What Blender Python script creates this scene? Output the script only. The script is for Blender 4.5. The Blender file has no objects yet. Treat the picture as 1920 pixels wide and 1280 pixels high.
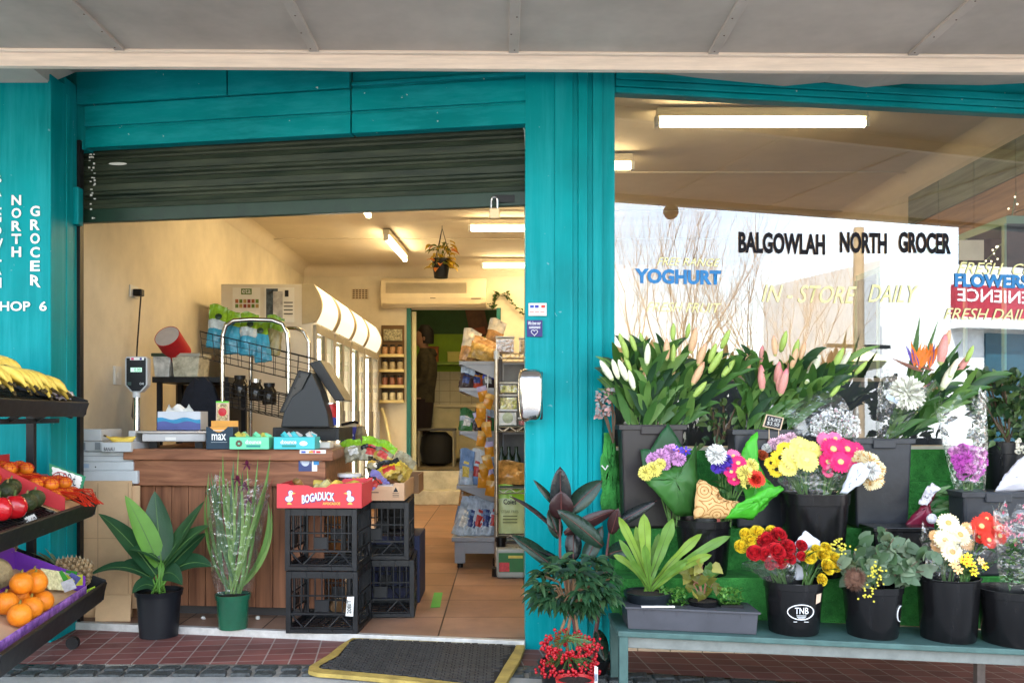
import bpy, bmesh, math, random
from mathutils import Vector as V, Matrix
random.seed(7)
R = math.radians
sc = bpy.context.scene
# ---------------------------------------------------------------- camera, sky, sun, exposure
F, CX, CY = 1700.0, 945.0, 780.0
cd = bpy.data.cameras.new('camera'); cam = bpy.data.objects.new('camera', cd); sc.collection.objects.link(cam)
cam.location = (0, 0, 1); cam.rotation_euler = (R(90), 0, 0)
cd.sensor_width = 36; cd.lens = 36*F/1920; cd.shift_x = (960-CX)/1920; cd.shift_y = (CY-640)/1920
cd.clip_start = .05; cd.clip_end = 800
sc.camera = cam
w = bpy.data.worlds.new('World'); sc.world = w; w.use_nodes = True
nt = w.node_tree; bg = nt.nodes['Background']
sky = nt.nodes.new('ShaderNodeTexSky'); sky.sky_type = 'NISHITA'; sky.sun_disc = False
SUN_EL, SUN_AZ = R(56), R(-28)          # over the roof of the shop, a little to the left
sky.sun_elevation = SUN_EL; sky.sun_rotation = SUN_AZ
sky.air_density = 1.2; sky.dust_density = .8
hs = nt.nodes.new('ShaderNodeHueSaturation'); hs.inputs['Saturation'].default_value = .55      # thin bright haze
nt.links.new(sky.outputs[0], hs.inputs['Color']); nt.links.new(hs.outputs[0], bg.inputs[0]); bg.inputs[1].default_value = .15
sd = bpy.data.lights.new('sun', 'SUN'); sd.energy = 4.5; sd.angle = R(.5); sd.color = (1, .92, .80)
sun = bpy.data.objects.new('sun', sd); sc.collection.objects.link(sun)
sdir = V((math.sin(SUN_AZ)*math.cos(SUN_EL), math.cos(SUN_AZ)*math.cos(SUN_EL), math.sin(SUN_EL)))
sun.rotation_euler = sdir.to_track_quat('Z', 'Y').to_euler()
sc.view_settings.view_transform = 'Standard'; sc.view_settings.look = 'None'
sc.view_settings.exposure = 3.22; sc.view_settings.gamma = 1
cy = sc.cycles
cy.use_denoising = True; cy.max_bounces = 8; cy.diffuse_bounces = 4; cy.glossy_bounces = 4
cy.transparent_max_bounces = 24; cy.transmission_bounces = 6; cy.sample_clamp_indirect = 6
cy.caustics_reflective = False; cy.caustics_refractive = False

# ---------------------------------------------------------------- helpers
def W(px, py, Y): return V(((px-CX)*Y/F, Y, 1+(CY-py)*Y/F))
def lin(r, g, b):
    f = lambda c: c/12.92 if c <= .04045 else ((c+.055)/1.055)**2.4
    return (f(r/255), f(g/255), f(b/255))
col = sc.collection
WL = {}
def wloc(o): return WL.get(o.name, V((0, 0, 0)))
def tag(o, label=None, cat=None, group=None, kind=None):
    if label: o['label'] = label
    if cat: o['category'] = cat
    if group: o['group'] = group
    if kind: o['kind'] = kind
    return o
def thing(name, label, cat, loc=(0, 0, 0), group=None):
    o = bpy.data.objects.new(name, None); col.objects.link(o); o.location = loc; o.empty_display_size = .05
    WL[o.name] = V(loc); return tag(o, label, cat, group)
def adopt(o, parent):
    if parent is not None:
        o.parent = parent; o.location = V(o.location) - wloc(parent)
        WL[o.name] = wloc(parent) + V(o.location)
def copy_tree(o, parent=None, d=None):
    c = o.copy(); col.objects.link(c)
    if parent is not None: c.parent = parent
    if d is not None: c.location = V(o.location) + V(d)
    WL[c.name] = wloc(o) + (V(d) if d is not None else V((0, 0, 0)))
    for ch in list(o.children): copy_tree(ch, c)
    return c
def rm(rx=0, ry=0, rz=0):
    return Matrix.Rotation(rz, 3, 'Z') @ Matrix.Rotation(ry, 3, 'Y') @ Matrix.Rotation(rx, 3, 'X')
def jit(s): return V((random.uniform(-s, s), random.uniform(-s, s), random.uniform(-s, s)))
def lerp(a, b, t): return a + (b-a)*t

class MB:
    def __init__(s): s.v = []; s.f = []; s.m = []
    def face(s, pts, mi=0):
        i = len(s.v); s.v += [tuple(p) for p in pts]; s.f.append(tuple(range(i, i+len(pts)))); s.m.append(mi); return s
    def add(s, vs, fs, mi=0):
        i = len(s.v); s.v += [tuple(p) for p in vs]
        for f in fs: s.f.append(tuple(i+k for k in f)); s.m.append(mi)
        return s
    def box(s, lo, hi, mi=0, M=None, o=(0, 0, 0)):
        a, b = lo, hi
        p = [V((x, y, z)) for x in (a[0], b[0]) for y in (a[1], b[1]) for z in (a[2], b[2])]
        if M is not None: p = [M @ q + V(o) for q in p]
        elif o != (0, 0, 0): p = [q + V(o) for q in p]
        return s.add(p, [(0, 1, 3, 2), (4, 6, 7, 5), (0, 4, 5, 1), (2, 3, 7, 6), (0, 2, 6, 4), (1, 5, 7, 3)], mi)
    def cbox(s, c, d, mi=0, M=None):
        h = V(d)/2; return s.box(-h, h, mi, M if M is not None else Matrix.Identity(3), tuple(c))
    def hexa(s, bottom, top, mi=0):        # 4 bottom pts ccw, 4 top pts
        return s.add(list(bottom)+list(top), [(3, 2, 1, 0), (4, 5, 6, 7), (0, 1, 5, 4), (1, 2, 6, 5), (2, 3, 7, 6), (3, 0, 4, 7)], mi)
    def slab(s, pts, n, t, mi=0):          # polygon pts thickened by t along -n
        n = V(n).normalized()*t; k = len(pts); b = [V(p)-n for p in pts]
        return s.add(list(pts)+b, [tuple(range(k)), tuple(range(2*k-1, k-1, -1))]+[(i, k+i, k+(i+1) % k, (i+1) % k) for i in range(k)], mi)
    def tube(s, pts, r, n=6, mi=0, cap=True):
        pts = [V(p) for p in pts]; k = len(pts); rs = r if isinstance(r, (list, tuple)) else [r]*k
        vs = []; u = None
        for i, p in enumerate(pts):
            d = (pts[min(i+1, k-1)]-pts[max(i-1, 0)])
            d = d.normalized() if d.length > 1e-9 else V((0, 0, 1))
            if u is None: u = d.orthogonal().normalized()
            else:
                u = u - d*u.dot(d); u = u.normalized() if u.length > 1e-6 else d.orthogonal().normalized()
            w_ = d.cross(u)
            for j in range(n):
                a = 2*math.pi*j/n; vs.append(p + (u*math.cos(a)+w_*math.sin(a))*rs[i])
        fs = [(i*n+j, i*n+(j+1) % n, (i+1)*n+(j+1) % n, (i+1)*n+j) for i in range(k-1) for j in range(n)]
        if cap: fs += [tuple(range(n-1, -1, -1)), tuple(range((k-1)*n, k*n))]
        return s.add(vs, fs, mi)
    def lathe(s, prof, c=(0, 0, 0), n=24, mi=0, M=None, sx=1, sy=1, wob=0):
        c = V(c); k = len(prof); vs = []
        for (r, z) in prof:
            for j in range(n):
                a = 2*math.pi*j/n; q = 1+(random.uniform(-wob, wob) if wob else 0)
                p = V((r*sx*q*math.cos(a), r*sy*q*math.sin(a), z)); vs.append((M @ p if M is not None else p)+c)
        fs = [(i*n+j, i*n+(j+1) % n, (i+1)*n+(j+1) % n, (i+1)*n+j) for i in range(k-1) for j in range(n)]
        if prof[0][0] > 1e-5: fs.append(tuple(range(n-1, -1, -1)))
        if prof[-1][0] > 1e-5: fs.append(tuple(range((k-1)*n, k*n)))
        return s.add(vs, fs, mi)
    def ball(s, c, r, n=10, mi=0, M=None, wob=0):
        rx = r if isinstance(r, (tuple, list)) else (r, r, r); k = max(4, n//2+1)
        prof = [(math.sin(math.pi*i/(k-1)), -math.cos(math.pi*i/(k-1))) for i in range(k)]
        vs = []; c = V(c)
        for i, (a_, z) in enumerate(prof):
            for j in range(n):
                a = 2*math.pi*j/n; q = 1+(random.uniform(-wob, wob) if wob else 0)
                p = V((a_*math.cos(a)*rx[0]*q, a_*math.sin(a)*rx[1]*q, z*rx[2]*q)); vs.append((M @ p if M is not None else p)+c)
        return s.add(vs, [(i*n+j, i*n+(j+1) % n, (i+1)*n+(j+1) % n, (i+1)*n+j) for i in range(k-1) for j in range(n)], mi)
    def grid(s, fn, nu, nv, mi=0, closed=False):
        vs = [fn(i/nu, j/nv) for j in range(nv+1) for i in range(nu+1)]
        a = nu+1
        return s.add(vs, [(j*a+i, j*a+i+1, (j+1)*a+i+1, (j+1)*a+i) for j in range(nv) for i in range(nu)], mi)
    def leaf(s, base, d, L, wd, mi=0, droop=.3, fold=.25, n=5, up=(0, 0, 1), shape=None, wave=0, ph=None, twist=0):
        base = V(base); d = V(d).normalized(); up = V(up)
        sd_ = d.cross(up)
        if sd_.length < .05: sd_ = d.cross(V((1, .3, 0)))
        sd_ = sd_.normalized()
        if twist: sd_ = Matrix.Rotation(twist, 3, d) @ sd_
        vs = []; fs = []; p = base.copy(); dd = d.copy(); ph = random.uniform(0, 6) if ph is None else ph
        for i in range(n+1):
            t = i/n
            ww = (shape(t) if shape else math.sin(math.pi*min(1, .06+t*.94)**.8))*wd/2
            nrm = sd_.cross(dd).normalized()
            wv = wave*math.sin(ph+t*14)*wd
            vs += [p-sd_*ww+nrm*(ww*fold*2+wv), p, p+sd_*ww+nrm*(ww*fold*2-wv)]
            dd = (dd + V((0, 0, -1))*droop*2*t/n).normalized(); p = p + dd*(L/n)
        for i in range(n):
            a = i*3; fs += [(a, a+1, a+4, a+3), (a+1, a+2, a+5, a+4)]
        return s.add(vs, fs, mi)
    def mesh(s, name, mats, smooth=False):
        me = bpy.data.meshes.new(name); me.from_pydata([tuple(p) for p in s.v], [], s.f)
        for m in (mats if isinstance(mats, (list, tuple)) else [mats]): me.materials.append(m)
        me.polygons.foreach_set('material_index', s.m)
        if smooth: me.polygons.foreach_set('use_smooth', [True]*len(s.f))
        me.update(); return me
    def build(s, name, mats, parent=None, smooth=False, bevel=0, label=None, seg=2, solid=0, fix=True):
        me = s.mesh(name, mats, False)
        if fix:
            bm = bmesh.new(); bm.from_mesh(me); bmesh.ops.remove_doubles(bm, verts=bm.verts, dist=1e-5)
            bmesh.ops.recalc_face_normals(bm, faces=bm.faces); bm.to_mesh(me); bm.free()
        if smooth:
            me.polygons.foreach_set('use_smooth', [True]*len(me.polygons))
            if smooth != 'all': me.set_sharp_from_angle(angle=R(40))
        return link(me, name, parent, bevel, label, seg, solid)
def link(me, name, parent=None, bevel=0, label=None, seg=2, solid=0):
    o = bpy.data.objects.new(name, me); col.objects.link(o)
    adopt(o, parent)
    if solid:
        m = o.modifiers.new('solid', 'SOLIDIFY'); m.thickness = solid; m.offset = 0
    if bevel:
        m = o.modifiers.new('bevel', 'BEVEL'); m.width = bevel; m.segments = seg; m.limit_method = 'ANGLE'; m.angle_limit = R(40)
    if label: o['label'] = label
    return o
def place(me, name, parent, p, n=(0, 0, 1), s=1, spin=None):
    o = bpy.data.objects.new(name, me); col.objects.link(o)
    q = V(n).normalized().to_track_quat('Z', 'Y'); sp = random.uniform(0, 6.28) if spin is None else spin
    o.matrix_world = Matrix.LocRotScale(V(p), q @ Matrix.Rotation(sp, 3, 'Z').to_quaternion(), V((s, s, s)))
    adopt(o, parent); return o
def text(st, p, right, up, mat, name='lettering', parent=None, bold=0, shear=0, depth=.0015, spacing=1, label=None, bend=None):
    """st fitted exactly into the rectangle p, p+right, p+up; extruded a little towards the viewer"""
    c = bpy.data.curves.new(name, 'FONT'); c.body = st; c.offset = bold; c.shear = shear; c.space_character = spacing; c.resolution_u = 3
    o = bpy.data.objects.new('tmp_text', c); col.objects.link(o)
    dg = bpy.context.evaluated_depsgraph_get(); me = bpy.data.meshes.new_from_object(o.evaluated_get(dg))
    bpy.data.objects.remove(o); bpy.data.curves.remove(c)
    xs = [v.co.x for v in me.vertices]; ys = [v.co.y for v in me.vertices]
    x0, x1, y0, y1 = min(xs), max(xs), min(ys), max(ys)
    p, right, up = V(p), V(right), V(up); n = right.cross(up).normalized()
    for v in me.vertices:
        t = (v.co.x-x0)/(x1-x0); b = bend(t) if bend else 0
        v.co = p + right*t + up*((v.co.y-y0)/(y1-y0)+b) + n*depth
    me.materials.clear(); me.materials.append(mat); me.name = name
    o = link(me, name, parent, label=label)
    return o

# ---------------------------------------------------------------- materials
MC = {}
def nodes(m): m.use_nodes = True; t = m.node_tree; return t, t.nodes, t.links, t.nodes['Principled BSDF']
def mat(name, c, rough=.6, var=.12, scale=6, bump=0, bscale=60, metal=0, spec=.32, stretch=None, sub=0, coat=0, c2=None, sheen=0):
    if name in MC: return MC[name]
    m = bpy.data.materials.new(name); t, N, L, B = nodes(m); MC[name] = m
    B.inputs['Roughness'].default_value = rough; B.inputs['Metallic'].default_value = metal
    B.inputs['Specular IOR Level'].default_value = spec; B.inputs['Coat Weight'].default_value = coat
    B.inputs['Coat Roughness'].default_value = .15
    tc = N.new('ShaderNodeTexCoord'); src = tc.outputs['Object']
    if stretch:
        mp = N.new('ShaderNodeMapping'); mp.inputs['Scale'].default_value = stretch; L.new(src, mp.inputs[0]); src = mp.outputs[0]
    if var:
        nz = N.new('ShaderNodeTexNoise'); nz.inputs['Scale'].default_value = scale; nz.inputs['Detail'].default_value = 5; nz.inputs['Roughness'].default_value = .65
        L.new(src, nz.inputs['Vector'])
        rp = N.new('ShaderNodeValToRGB'); e = rp.color_ramp.elements
        a = [max(0, x*(1-var)) for x in c]; b = [min(1, x*(1+var)) for x in (c2 or c)]
        e[0].position = .3; e[1].position = .7; e[0].color = (*a, 1); e[1].color = (*b, 1)
        L.new(nz.outputs[0], rp.inputs[0]); L.new(rp.outputs[0], B.inputs['Base Color'])
        rr = N.new('ShaderNodeMapRange'); rr.inputs[3].default_value = max(0, rough-.1); rr.inputs[4].default_value = min(1, rough+.1)
        L.new(nz.outputs[0], rr.inputs[0]); L.new(rr.outputs[0], B.inputs['Roughness'])
    else: B.inputs['Base Color'].default_value = (*c, 1)
    if bump:
        n2 = N.new('ShaderNodeTexNoise'); n2.inputs['Scale'].default_value = bscale; n2.inputs['Detail'].default_value = 4; L.new(src, n2.inputs['Vector'])
        bp = N.new('ShaderNodeBump'); bp.inputs['Strength'].default_value = bump; bp.inputs['Distance'].default_value = .01
        L.new(n2.outputs[0], bp.inputs['Height']); L.new(bp.outputs[0], B.inputs['Normal'])
    if sub:
        B.inputs['Subsurface Weight'].default_value = sub; B.inputs['Subsurface Radius'].default_value = (.01, .01, .005)
    return m
def leafmat(name, c, rough=.4, var=.3, scale=9, trans=.25, spec=.35, back=None):
    """leaf: diffuse + a little light through the blade"""
    if name in MC: return MC[name]
    m = mat(name, c, rough, var, scale, bump=.15, bscale=90, spec=spec); t, N, L, B = nodes(m)
    tr = N.new('ShaderNodeBsdfTranslucent'); tr.inputs[0].default_value = (c[0]*1.6+.01, c[1]*1.6+.01, c[2]*.7, 1)
    mx = N.new('ShaderNodeMixShader'); mx.inputs[0].default_value = trans
    L.new(B.outputs[0], mx.inputs[1]); L.new(tr.outputs[0], mx.inputs[2]); L.new(mx.outputs[0], N['Material Output'].inputs[0])
    return m
def emit(name, c, s):
    if name in MC: return MC[name]
    m = bpy.data.materials.new(name); t, N, L, B = nodes(m); MC[name] = m
    B.inputs['Base Color'].default_value = (.8, .8, .8, 1); B.inputs['Emission Color'].default_value = (*c, 1); B.inputs['Emission Strength'].default_value = s
    return m
def clear(name, gloss, tint=(1, 1, 1), rough=0.0, gcol=(1, 1, 1), bump=0, bscale=20, fac=.06, haze=0, hazec=(.9, .9, .9)):
    """thin clear sheet: see-through, mirror gloss by angle, optional milky haze"""
    if name in MC: return MC[name]
    m = bpy.data.materials.new(name); m.use_nodes = True; MC[name] = m; t = m.node_tree; N, L = t.nodes, t.links
    for n in list(N): N.remove(n)
    out = N.new('ShaderNodeOutputMaterial'); tr = N.new('ShaderNodeBsdfTransparent'); gl = N.new('ShaderNodeBsdfGlossy')
    tr.inputs[0].default_value = (*tint, 1); gl.inputs['Roughness'].default_value = rough; gl.inputs['Color'].default_value = (*gcol, 1)
    lw = N.new('ShaderNodeLayerWeight'); lw.inputs[0].default_value = .35
    mr = N.new('ShaderNodeMapRange'); mr.inputs[3].default_value = fac; mr.inputs[4].default_value = gloss
    L.new(lw.outputs['Facing'], mr.inputs[0]); mx = N.new('ShaderNodeMixShader')
    L.new(mr.outputs[0], mx.inputs[0]); L.new(tr.outputs[0], mx.inputs[1]); L.new(gl.outputs[0], mx.inputs[2])
    last = mx
    if bump:
        tc = N.new('ShaderNodeTexCoord'); n2 = N.new('ShaderNodeTexNoise'); n2.inputs['Scale'].default_value = bscale; L.new(tc.outputs['Object'], n2.inputs['Vector'])
        bp = N.new('ShaderNodeBump'); bp.inputs['Strength'].default_value = bump; bp.inputs['Distance'].default_value = .02
        L.new(n2.outputs[0], bp.inputs['Height']); L.new(bp.outputs[0], gl.inputs['Normal'])
    if haze:
        df = N.new('ShaderNodeBsdfDiffuse'); df.inputs[0].default_value = (*hazec, 1); m2 = N.new('ShaderNodeMixShader'); m2.inputs[0].default_value = haze
        L.new(mx.outputs[0], m2.inputs[1]); L.new(df.outputs[0], m2.inputs[2]); last = m2
    L.new(last.outputs[0], out.inputs[0]); return m
def brickmat(name, c1, c2, grout, bw, bh, mortar, rot=0, offset=0, rough=.45, bump=.4, stain=.3, loc=(0, 0, 0), plane='XY', var=.0):
    if name in MC: return MC[name]
    m = bpy.data.materials.new(name); t, N, L, B = nodes(m); MC[name] = m
    tc = N.new('ShaderNodeTexCoord'); mp = N.new('ShaderNodeMapping'); L.new(tc.outputs['Object'], mp.inputs[0])
    mp.inputs['Rotation'].default_value = (R(90) if plane == 'XZ' else 0, 0, rot); mp.inputs['Location'].default_value = loc
    if plane == 'XZ': mp.inputs['Rotation'].default_value = (R(-90), 0, 0)
    b = N.new('ShaderNodeTexBrick'); b.inputs['Scale'].default_value = 1; b.inputs['Brick Width'].default_value = bw; b.inputs['Row Height'].default_value = bh
    b.inputs['Mortar Size'].default_value = mortar; b.inputs['Mortar Smooth'].default_value = .2; b.offset = offset; b.inputs['Bias'].default_value = 0
    b.inputs['Color1'].default_value = (*c1, 1); b.inputs['Color2'].default_value = (*c2, 1); b.inputs['Mortar'].default_value = (*grout, 1)
    L.new(mp.outputs[0], b.inputs[0])
    nz = N.new('ShaderNodeTexNoise'); nz.inputs['Scale'].default_value = 3; nz.inputs['Detail'].default_value = 8; nz.inputs['Roughness'].default_value = .7; L.new(tc.outputs['Object'], nz.inputs['Vector'])
    rp = N.new('ShaderNodeValToRGB'); rp.color_ramp.elements[0].color = (1-stain, 1-stain, 1-stain, 1); rp.color_ramp.elements[1].color = (1+stain*.4,)*3+(1,)
    rp.color_ramp.elements[0].position = .3; rp.color_ramp.elements[1].position = .7; L.new(nz.outputs[0], rp.inputs[0])
    mx = N.new('ShaderNodeMix'); mx.data_type = 'RGBA'; mx.blend_type = 'MULTIPLY'; mx.inputs[0].default_value = 1
    L.new(b.outputs[0], mx.inputs[6]); L.new(rp.outputs[0], mx.inputs[7]); L.new(mx.outputs[2], B.inputs['Base Color']); B.inputs['Specular IOR Level'].default_value = .08
    mr = N.new('ShaderNodeMapRange'); mr.inputs[3].default_value = rough-.12; mr.inputs[4].default_value = rough+.15; L.new(nz.outputs[0], mr.inputs[0]); L.new(mr.outputs[0], B.inputs['Roughness'])
    iv = N.new('ShaderNodeMath'); iv.operation = 'SUBTRACT'; iv.inputs[0].default_value = 1; L.new(b.outputs['Fac'], iv.inputs[1])
    ad = N.new('ShaderNodeMath'); ad.operation = 'MULTIPLY_ADD'; ad.inputs[1].default_value = .15; L.new(nz.outputs[0], ad.inputs[0]); L.new(iv.outputs[0], ad.inputs[2])
    bp = N.new('ShaderNodeBump'); bp.inputs['Strength'].default_value = bump; bp.inputs['Distance'].default_value = .004
    L.new(ad.outputs[0], bp.inputs['Height']); L.new(bp.outputs[0], B.inputs['Normal'])
    return m
def woodmat(name, c1, c2, axis='Z', plank=0, rough=.5, scale=1.0):
    if name in MC: return MC[name]
    m = bpy.data.materials.new(name); t, N, L, B = nodes(m); MC[name] = m
    tc = N.new('ShaderNodeTexCoord'); mp = N.new('ShaderNodeMapping'); L.new(tc.outputs['Object'], mp.inputs[0])
    k = 22*scale; q = 1.2*scale
    mp.inputs['Scale'].default_value = {'Z': (k, k, q), 'X': (q, k, k), 'Y': (k, q, k)}[axis]
    nz = N.new('ShaderNodeTexNoise'); nz.inputs['Scale'].default_value = 1.6; nz.inputs['Detail'].default_value = 7; nz.inputs['Distortion'].default_value = .6; L.new(mp.outputs[0], nz.inputs['Vector'])
    rp = N.new('ShaderNodeValToRGB'); rp.color_ramp.elements[0].color = (*c1, 1); rp.color_ramp.elements[1].color = (*c2, 1); rp.color_ramp.elements[0].position = .3; rp.color_ramp.elements[1].position = .72
    L.new(nz.outputs[0], rp.inputs[0]); L.new(rp.outputs[0], B.inputs['Base Color']); B.inputs['Roughness'].default_value = rough; B.inputs['Specular IOR Level'].default_value = .2
    bp = N.new('ShaderNodeBump'); bp.inputs['Strength'].default_value = .25; bp.inputs['Distance'].default_value = .004; L.new(nz.outputs[0], bp.inputs['Height']); L.new(bp.outputs[0], B.inputs['Normal'])
    return m
def paint(name, c, wear, rough=.4, along='Z'):
    """brushed gloss paint: long brush ridges, faded patches, small chips showing wear"""
    if name in MC: return MC[name]
    m = bpy.data.materials.new(name); t, N, L, B = nodes(m); MC[name] = m
    tc = N.new('ShaderNodeTexCoord'); mp = N.new('ShaderNodeMapping'); L.new(tc.outputs['Object'], mp.inputs[0])
    mp.inputs['Scale'].default_value = (60, 60, 2.5) if along == 'Z' else (2.5, 60, 60)
    br = N.new('ShaderNodeTexNoise'); br.inputs['Scale'].default_value = 1; br.inputs['Detail'].default_value = 5; L.new(mp.outputs[0], br.inputs['Vector'])
    pt = N.new('ShaderNodeTexNoise'); pt.inputs['Scale'].default_value = 2.2; pt.inputs['Detail'].default_value = 6; L.new(tc.outputs['Object'], pt.inputs['Vector'])
    rp = N.new('ShaderNodeValToRGB'); rp.color_ramp.elements[0].position = .3; rp.color_ramp.elements[1].position = .72
    rp.color_ramp.elements[0].color = (*[x*.76 for x in c], 1); rp.color_ramp.elements[1].color = (*[min(1, x*1.24) for x in c], 1); L.new(pt.outputs[0], rp.inputs[0])
    mp2 = N.new('ShaderNodeMapping'); mp2.inputs['Scale'].default_value = (14, 14, .9) if along == 'Z' else (.9, 14, 14); L.new(tc.outputs['Object'], mp2.inputs[0])
    fd = N.new('ShaderNodeTexNoise'); fd.inputs['Scale'].default_value = 1.3; fd.inputs['Detail'].default_value = 8; fd.inputs['Roughness'].default_value = .7; L.new(mp2.outputs[0], fd.inputs['Vector'])
    fr = N.new('ShaderNodeValToRGB'); fr.color_ramp.elements[0].position = .46; fr.color_ramp.elements[1].position = .74; fr.color_ramp.elements[1].color = (.7, .7, .7, 1); L.new(fd.outputs[0], fr.inputs[0])
    fm = N.new('ShaderNodeMix'); fm.data_type = 'RGBA'; L.new(fr.outputs[0], fm.inputs[0]); L.new(rp.outputs[0], fm.inputs[6]); fm.inputs[7].default_value = (.02, c[1]*1.45, c[2]*1.5, 1)
    ch = N.new('ShaderNodeTexNoise'); ch.inputs['Scale'].default_value = 34; ch.inputs['Detail'].default_value = 3; L.new(tc.outputs['Object'], ch.inputs['Vector'])
    cr = N.new('ShaderNodeValToRGB'); cr.color_ramp.elements[0].position = .735; cr.color_ramp.elements[1].position = .75; L.new(ch.outputs[0], cr.inputs[0])
    mx = N.new('ShaderNodeMix'); mx.data_type = 'RGBA'; L.new(cr.outputs[0], mx.inputs[0]); L.new(fm.outputs[2], mx.inputs[6]); mx.inputs[7].default_value = (*wear, 1)
    L.new(mx.outputs[2], B.inputs['Base Color']); B.inputs['Specular IOR Level'].default_value = .08
    mr = N.new('ShaderNodeMapRange'); mr.inputs[3].default_value = rough-.1; mr.inputs[4].default_value = rough+.18; L.new(pt.outputs[0], mr.inputs[0]); L.new(mr.outputs[0], B.inputs['Roughness'])
    bp = N.new('ShaderNodeBump'); bp.inputs['Strength'].default_value = .3; bp.inputs['Distance'].default_value = .003; L.new(br.outputs[0], bp.inputs['Height']); L.new(bp.outputs[0], B.inputs['Normal'])
    return m
TEAL = (.0, .235, .255)
teal = paint('teal_paint', TEAL, (.12, .33, .36)); tealh = paint('teal_paint_boards', TEAL, (.5, .6, .55), along='X')
blackp = mat('black_plastic', (.0055, .0055, .0065), .38, .35, 12, bump=.1, bscale=120, spec=.25)
dkmetal = mat('black_metal', (.009, .009, .010), .45, .3, 20, spec=.25)
chrome = mat('chrome', (.62, .6, .57), .16, .1, 8, metal=1)
whitep = mat('white_plastic', (.62, .61, .58), .4, .06, 5)
white = mat('white_paint', (.7, .69, .66), .5, .08, 5)
paper = mat('paper', (.72, .71, .67), .7, .05, 8)
card = mat('cardboard', (.60, .39, .22), .8, .12, 5, bump=.12, bscale=40)
ink = mat('black_ink', (.012, .012, .014), .5, 0)
wink = mat('white_ink', (.75, .75, .75), .5, 0)
soil = mat('soil', (.03, .02, .014), .95, .4, 40, bump=.8, bscale=90)
cello = clear('cellophane', .55, (.98, .98, .98), .05, bump=.9, bscale=26, fac=.035, haze=.012)
celloc = clear('clear_plastic', .7, (.93, .93, .92), .06, fac=.06, bump=.2, haze=.04)
# ================================================================ SETTING: ground
def gz(x): return -.03 if x < 0 else -.03-.06*min(x, 4)
DA = math.atan(.171)
def doorY(x): return 4.05+(.095-x)*.171
def DW(px, py, off=0):                 # point on the doorway plane (off = metres towards the street)
    Y = (4.05+.095*.171)/(1+.171*(px-CX)/F)-off; return W(px, py, Y)
def winY(x): return 4.12+(x-.5)*.146
def WW(px, py, off=0):                 # point on the window plane
    Y = (4.12-.5*.146)/(1-.146*(px-CX)/F)-off; return W(px, py, Y)
WN = V((.146, -1, 0)).normalized()
def refl(px, py, dist):                # a real point across the street that the glass mirrors at (px, py)
    p = WW(px, py); d = (p-V((0, 0, 1))).normalized(); d = d-2*d.dot(WN)*WN; return p+d*dist
asphalt = mat('asphalt', (.05, .05, .052), .85, .25, 30, bump=.3, bscale=150)
concrete = mat('footpath_concrete', (.36, .35, .33), .85, .22, 5, bump=.25, bscale=160)
tiles = brickmat('quarry_tiles', (.19, .07, .062), (.28, .105, .09), (.36, .28, .25), .108, .098, .0035, rot=R(-7), rough=.5, stain=.35)
terra = brickmat('terracotta_tiles', (.31, .18, .12), (.38, .23, .16), (.07, .04, .028), .42, .42, .004, rot=0, rough=.38, stain=.4, loc=(.30, .1, 0))
def sheet(name, xs, ys, zf, m, bevel=0):
    b = MB(); nx = len(xs)
    vs = [(x, y, zf(x, y)) for y in ys for x in xs]
    b.add(vs, [(j*nx+i, j*nx+i+1, (j+1)*nx+i+1, (j+1)*nx+i) for j in range(len(ys)-1) for i in range(nx-1)])
    return tag(b.build(name, m, fix=False), kind='structure')
xs = [-300, -40, -12, -5, -2.5, 0, 1, 2, 3, 4, 6, 12, 40, 300]
sheet('ground', [-400, 400], [-400, 400], lambda x, y: -.62, mat('ground_soil', (.13, .12, .09), .95, .3, .4))
sheet('footpath', xs, [.9, 3.6], lambda x, y: gz(x)-.004, concrete)
sheet('tiled_threshold', xs, [3.77, 4.02, 4.7], lambda x, y: gz(x), tiles)
sheet('sett_mortar', xs, [3.595, 3.775], lambda x, y: gz(x)-.008, mat('sett_mortar', (.24, .225, .2), .9, .25, 30, bump=.4))
b = MB()
for r in range(2):
    x = -3.2+.03*r
    while x < 3.4:
        L_ = random.uniform(.07, .1); y0 = 3.612+r*.078; z = gz(x)+.004+random.uniform(-.003, .003); j = lambda s=.006: random.uniform(-s, s)
        bt = [(x+j(), y0+j(), z-.04), (x+L_+j(), y0+j(), z-.04), (x+L_+j(), y0+.062+j(), z-.04), (x+j(), y0+.062+j(), z-.04)]
        b.hexa(bt, [(p[0], p[1], z+j(.003)) for p in bt]); x += L_+random.uniform(.014, .024)
tag(b.build('sett_paving', mat('bluestone_setts', (.05, .055, .055), .55, .5, 40, bump=.9, bscale=70), bevel=.007), kind='structure')
b = MB()
for i in range(len(xs)-1):
    a, c = xs[i], xs[i+1]
    b.hexa([(a, .75, -.5), (c, .75, -.5), (c, .9, -.5), (a, .9, -.5)], [(a, .75, gz(a)-.002), (c, .75, gz(c)-.002), (c, .9, gz(c)-.002), (a, .9, gz(a)-.002)])
tag(b.build('kerb', concrete), kind='structure')
sheet('road', xs, [-8.2, .75], lambda x, y: gz(x)-.16, asphalt)
sheet('far_footpath', xs, [-14, -8.2], lambda x, y: gz(x)-.02, mat('far_concrete', (.3, .29, .27), .9, .2, 2))
b = MB()
for k in range(-6, 7): b.face([(k*6, -3.75, gz(k*6)-.15), (k*6+3, -3.75, gz(k*6+3)-.15), (k*6+3, -3.65, gz(k*6+3)-.15), (k*6, -3.65, gz(k*6)-.15)])
tag(b.build('lane_marking', mat('road_paint', (.7, .7, .66), .7, .15)), kind='structure')

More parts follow.
